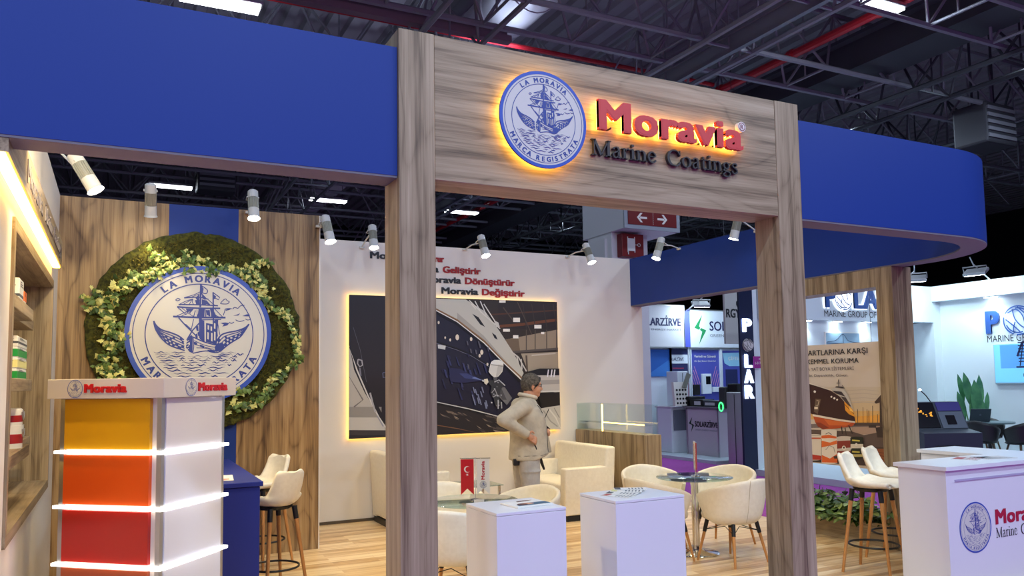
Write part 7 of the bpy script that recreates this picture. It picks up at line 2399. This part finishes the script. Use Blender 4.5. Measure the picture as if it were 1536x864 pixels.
t = thing('wall_screen', 'wall mounted screen with pale blue picture at the far right', 'screen', (15.17, 9.0, 1.5))
m = MB(); m.box(15.10, 15.17, 8.2, 9.50, 1.50, 2.27, .01, 1); m.build('bezel', mat('bezel_pale', (170, 190, 200), .4), t)
m = MB(); m.box(15.094, 15.10, 8.22, 9.48, 1.53, 2.25); m.build('screen', mat('screen_blue', (120, 196, 232), .3, emit=(110, 190, 232), estr=.55), t)
m = MB(); m.poly([(15.092, 9.36, 1.80), (15.092, 8.9, 1.80), (15.092, 8.9, 2.24), (15.092, 9.36, 2.24)]); m.build('picture_block', mat('screen_mid_blue', (84, 150, 214), .3, emit=(84, 150, 214), estr=.5), t)
m = MB(); q = MB()
for k in range(7):
    ribbon(q, [(.0, .1 + .06 * k), (.45, .12 + .05 * k)], .02, 0)
for k in range(5):
    ribbon(q, [(.02 + .1 * k, .02), (.10 + .08 * k, .46)], .02, 0)
ribbon(q, [(-.05, 0), (.5, 0)], .03, 0); ribbon(q, [(-.02, .2), (.08, .45), (.12, .48)], .04, 0)
tm = bpy.data.meshes.new('tmp'); q.bm.to_mesh(tm); q.bm.free()
m.mesh(tm, plane((15.090, 9.02, 1.82), -YP, ZP)); put_text(m, 'POLAR', (15.090, 8.95, 1.64), -YP, ZP, cap=.06, bold=.02); m.build('ship_sketch', NAVY, t)

# console machine
t = thing('console', 'dark control console with sloping screens behind the white counter', 'console', (11.2, 8.0, .1), R(-26))
GM = mat('gunmetal', (46, 54, 66), .45); GM2 = mat('gunmetal_light', (84, 94, 108), .45)
m = MB(); m.prism([(-.42, -.45, 0), (-.42, .35, 0), (-.42, .35, 1.18), (-.42, .12, 1.18), (-.42, -.12, .78), (-.42, -.45, .74)], (.86, 0, 0)); m.build('housing', GM, t, local=True)


def slope(x0, x1, s0, s1, e):
    a, b = Vector((0, -.12, .78)), Vector((0, .12, 1.18))
    n = Vector((0, -.857, .514)) * e
    return [Vector((x0, 0, 0)) + a.lerp(b, s0) + n, Vector((x1, 0, 0)) + a.lerp(b, s0) + n, Vector((x1, 0, 0)) + a.lerp(b, s1) + n, Vector((x0, 0, 0)) + a.lerp(b, s1) + n]


m = MB(); m.prism(slope(-.40, .02, .04, .97, .001), Vector((0, -.857, .514)) * .012); m.build('main_screen', SCRB, t, local=True)
m = MB()
rnd = random.Random(2)
for k in range(40):
    x = rnd.uniform(-.37, -.06); s = .62 + .12 * math.sin(x * 14) + rnd.uniform(-.07, .07)
    m.poly(slope(x, x + rnd.uniform(.01, .035), s, s + .025, .0145))
m.build('chart_glow', mat('amber_pixels', (230, 160, 40), .4, emit=(230, 160, 40), estr=.9), t, local=True)
m = MB(); m.prism(slope(.06, .42, .66, .97, .001), Vector((0, -.857, .514)) * .012); m.build('side_screen', mat('indigo_screen', (40, 40, 96), .3, emit=(60, 50, 130), estr=.3), t, local=True)
m = MB(); m.prism(slope(.05, .42, .02, .62, .001), Vector((0, -.857, .514)) * .010); m.build('key_panel', GM2, t, local=True)
m = MB(); m.prism(slope(.14, .28, .15, .48, .012), Vector((0, -.857, .514)) * .006); m.build('key_pad', SCRB, t, local=True)
m = MB(); m.box(-.26, .10, -.462, -.45, .42, .56, .01, 1); m.box(-.22, .06, -.47, -.462, .50, .53); m.box(-.22, .06, -.47, -.462, .45, .48); m.build('drawer_grille', BLACK, t, local=True)
m = MB(); m.tube([(.05, .2, 1.18), (-.02, .2, 1.28), (-.10, .2, 1.36)], .008, 6); m.build('gooseneck', BLACK, t, local=True)
m = MB(); m.ell((-.11, .2, 1.37), (.022, .022, .016), 10, 8); m.build('gooseneck_lamp', FLOODM, t, smooth=True, local=True)

# table group in the marine booth
t = thing('round_table', 'small round grey table with a laptop in the marine booth', 'table', (13.95, 8.93, .10))
m = MB(); m.lathe([(.001, .72), (.40, .72), (.41, .735), (.40, .75), (.001, .75)], 40, (13.95, 8.93, .10)); m.build('table_top', mat('slate_green_top', (86, 108, 112), .3), t, smooth=True)
m = MB(); m.cyl((13.95, 8.93, .12), (13.95, 8.93, .82), .035, seg=16); m.lathe([(.25, 0), (.25, .015), (.04, .03)], 32, (13.95, 8.93, .10)); m.build('pedestal', BLACK, t, smooth=True)
t = thing('laptop', 'open laptop showing its dark lid on the round grey table', 'laptop', (13.78, 9.0, .85), R(-35))
m = MB(); m.box(-.17, .17, -.02, .22, 0, .016, .004, 1); m.build('base', GM2, t, local=True)
m = MB(); m.prism([(-.17, -.02, .012), (.17, -.02, .012), (.17, -.11, .235), (-.17, -.11, .235)], (0, -.008, -.003)); m.build('lid', mat('laptop_lid', (58, 70, 78), .35), t, local=True)
m = MB(); m.cyl((0, -.0745, .125), (0, -.077, .124), .018, seg=14); m.build('lid_mark', GM2, t, local=True)


def black_chair():
    t = thing('black_chair', 'black shell chair', 'chair', (0, 0, 0))
    rows = []
    for i in range(25):
        th = -105 + 210 * i / 24
        a = abs(th)
        top = .80 - .16 * (a / 105.0) ** 1.5
        rows.append([((.20 + .06 * v) * math.cos(R(180 + th)), (.23 + .06 * v) * math.sin(R(180 + th)), .42 + (top - .42) * v) for v in [j / 6 for j in range(7)]])
    m = MB(); m.grid(rows); m.build('shell', BLACK, t, smooth='all', local=True, mods=[('SOLIDIFY', dict(thickness=.02, offset=0))])
    m = MB(); m.lathe([(.001, .40), (.20, .41), (.235, .43), (.2, .455), (.001, .45)], 28); m.build('seat', BLACK, t, smooth=True, local=True)
    for sx in (-1, 1):
        for sy in (-1, 1):
            m = MB(); m.cyl((sx * .12, sy * .12, .41), (sx * .21, sy * .21, 0), .017, .011, 10); m.build('leg', mat('dark_walnut_leg', (88, 70, 46), .5), t, smooth=True, local=True)
    return t


bc = black_chair()
for i, (x, y, d, lb) in enumerate(((13.42, 8.74, 12, 'black shell chair left of the round grey table in the marine booth'), (13.66, 8.22, 75, 'black shell chair at the right picture edge in the marine booth'), (14.45, 9.30, 228, 'black shell chair behind the laptop in the marine booth'))):
    place(bc, i, (x, y, .10), R(d), lb, 'black chairs in the marine booth')
t = thing('potted_plant', 'large leaved green plant in the white corner of the marine booth', 'plant', (14.72, 9.78, .10))
m = MB(); m.lathe([(.14, 0), (.18, .30), (.165, .30), (.15, .26), (.001, .26)], 28, (14.72, 9.78, .10)); m.build('pot', WHITE, t, smooth=True)
m = MB(); ms = MB()
rnd = random.Random(4)
for (ax, ay, az, l, wd) in ((-.18, -.1, 1.05, .45, .10), (-.05, -.16, .78, .48, .13), (.14, -.1, .80, .55, .10), (-.30, -.05, .62, .42, .09), (.28, -.15, .72, .35, .06), (.02, -.2, .50, .40, .09), (-.12, .05, 1.1, .40, .07), (.18, .05, .55, .4, .09)):
    b = Vector((14.72, 9.78, .38)); e = b + Vector((ax * .8, ay, az * .72))
    ms.tube([b, b.lerp(e, .5) + Vector((ax * -.1, 0, .05)), e], .012, 6)
    blade(m, e, Vector((ax * .9, ay * .4, 1.0 if az < 1 else .8)), Vector((.15 * ax - .5, -1, .3)), l * 1.35, wd * .85, 0, .12, .10)
m.build('leaves', noisy('broad_leaf', (34, 92, 62), (74, 134, 84), 5, .4), t, smooth='all', normals=False)
ms.build('stalks', mat('stalk_green', (84, 130, 70), .5), t)
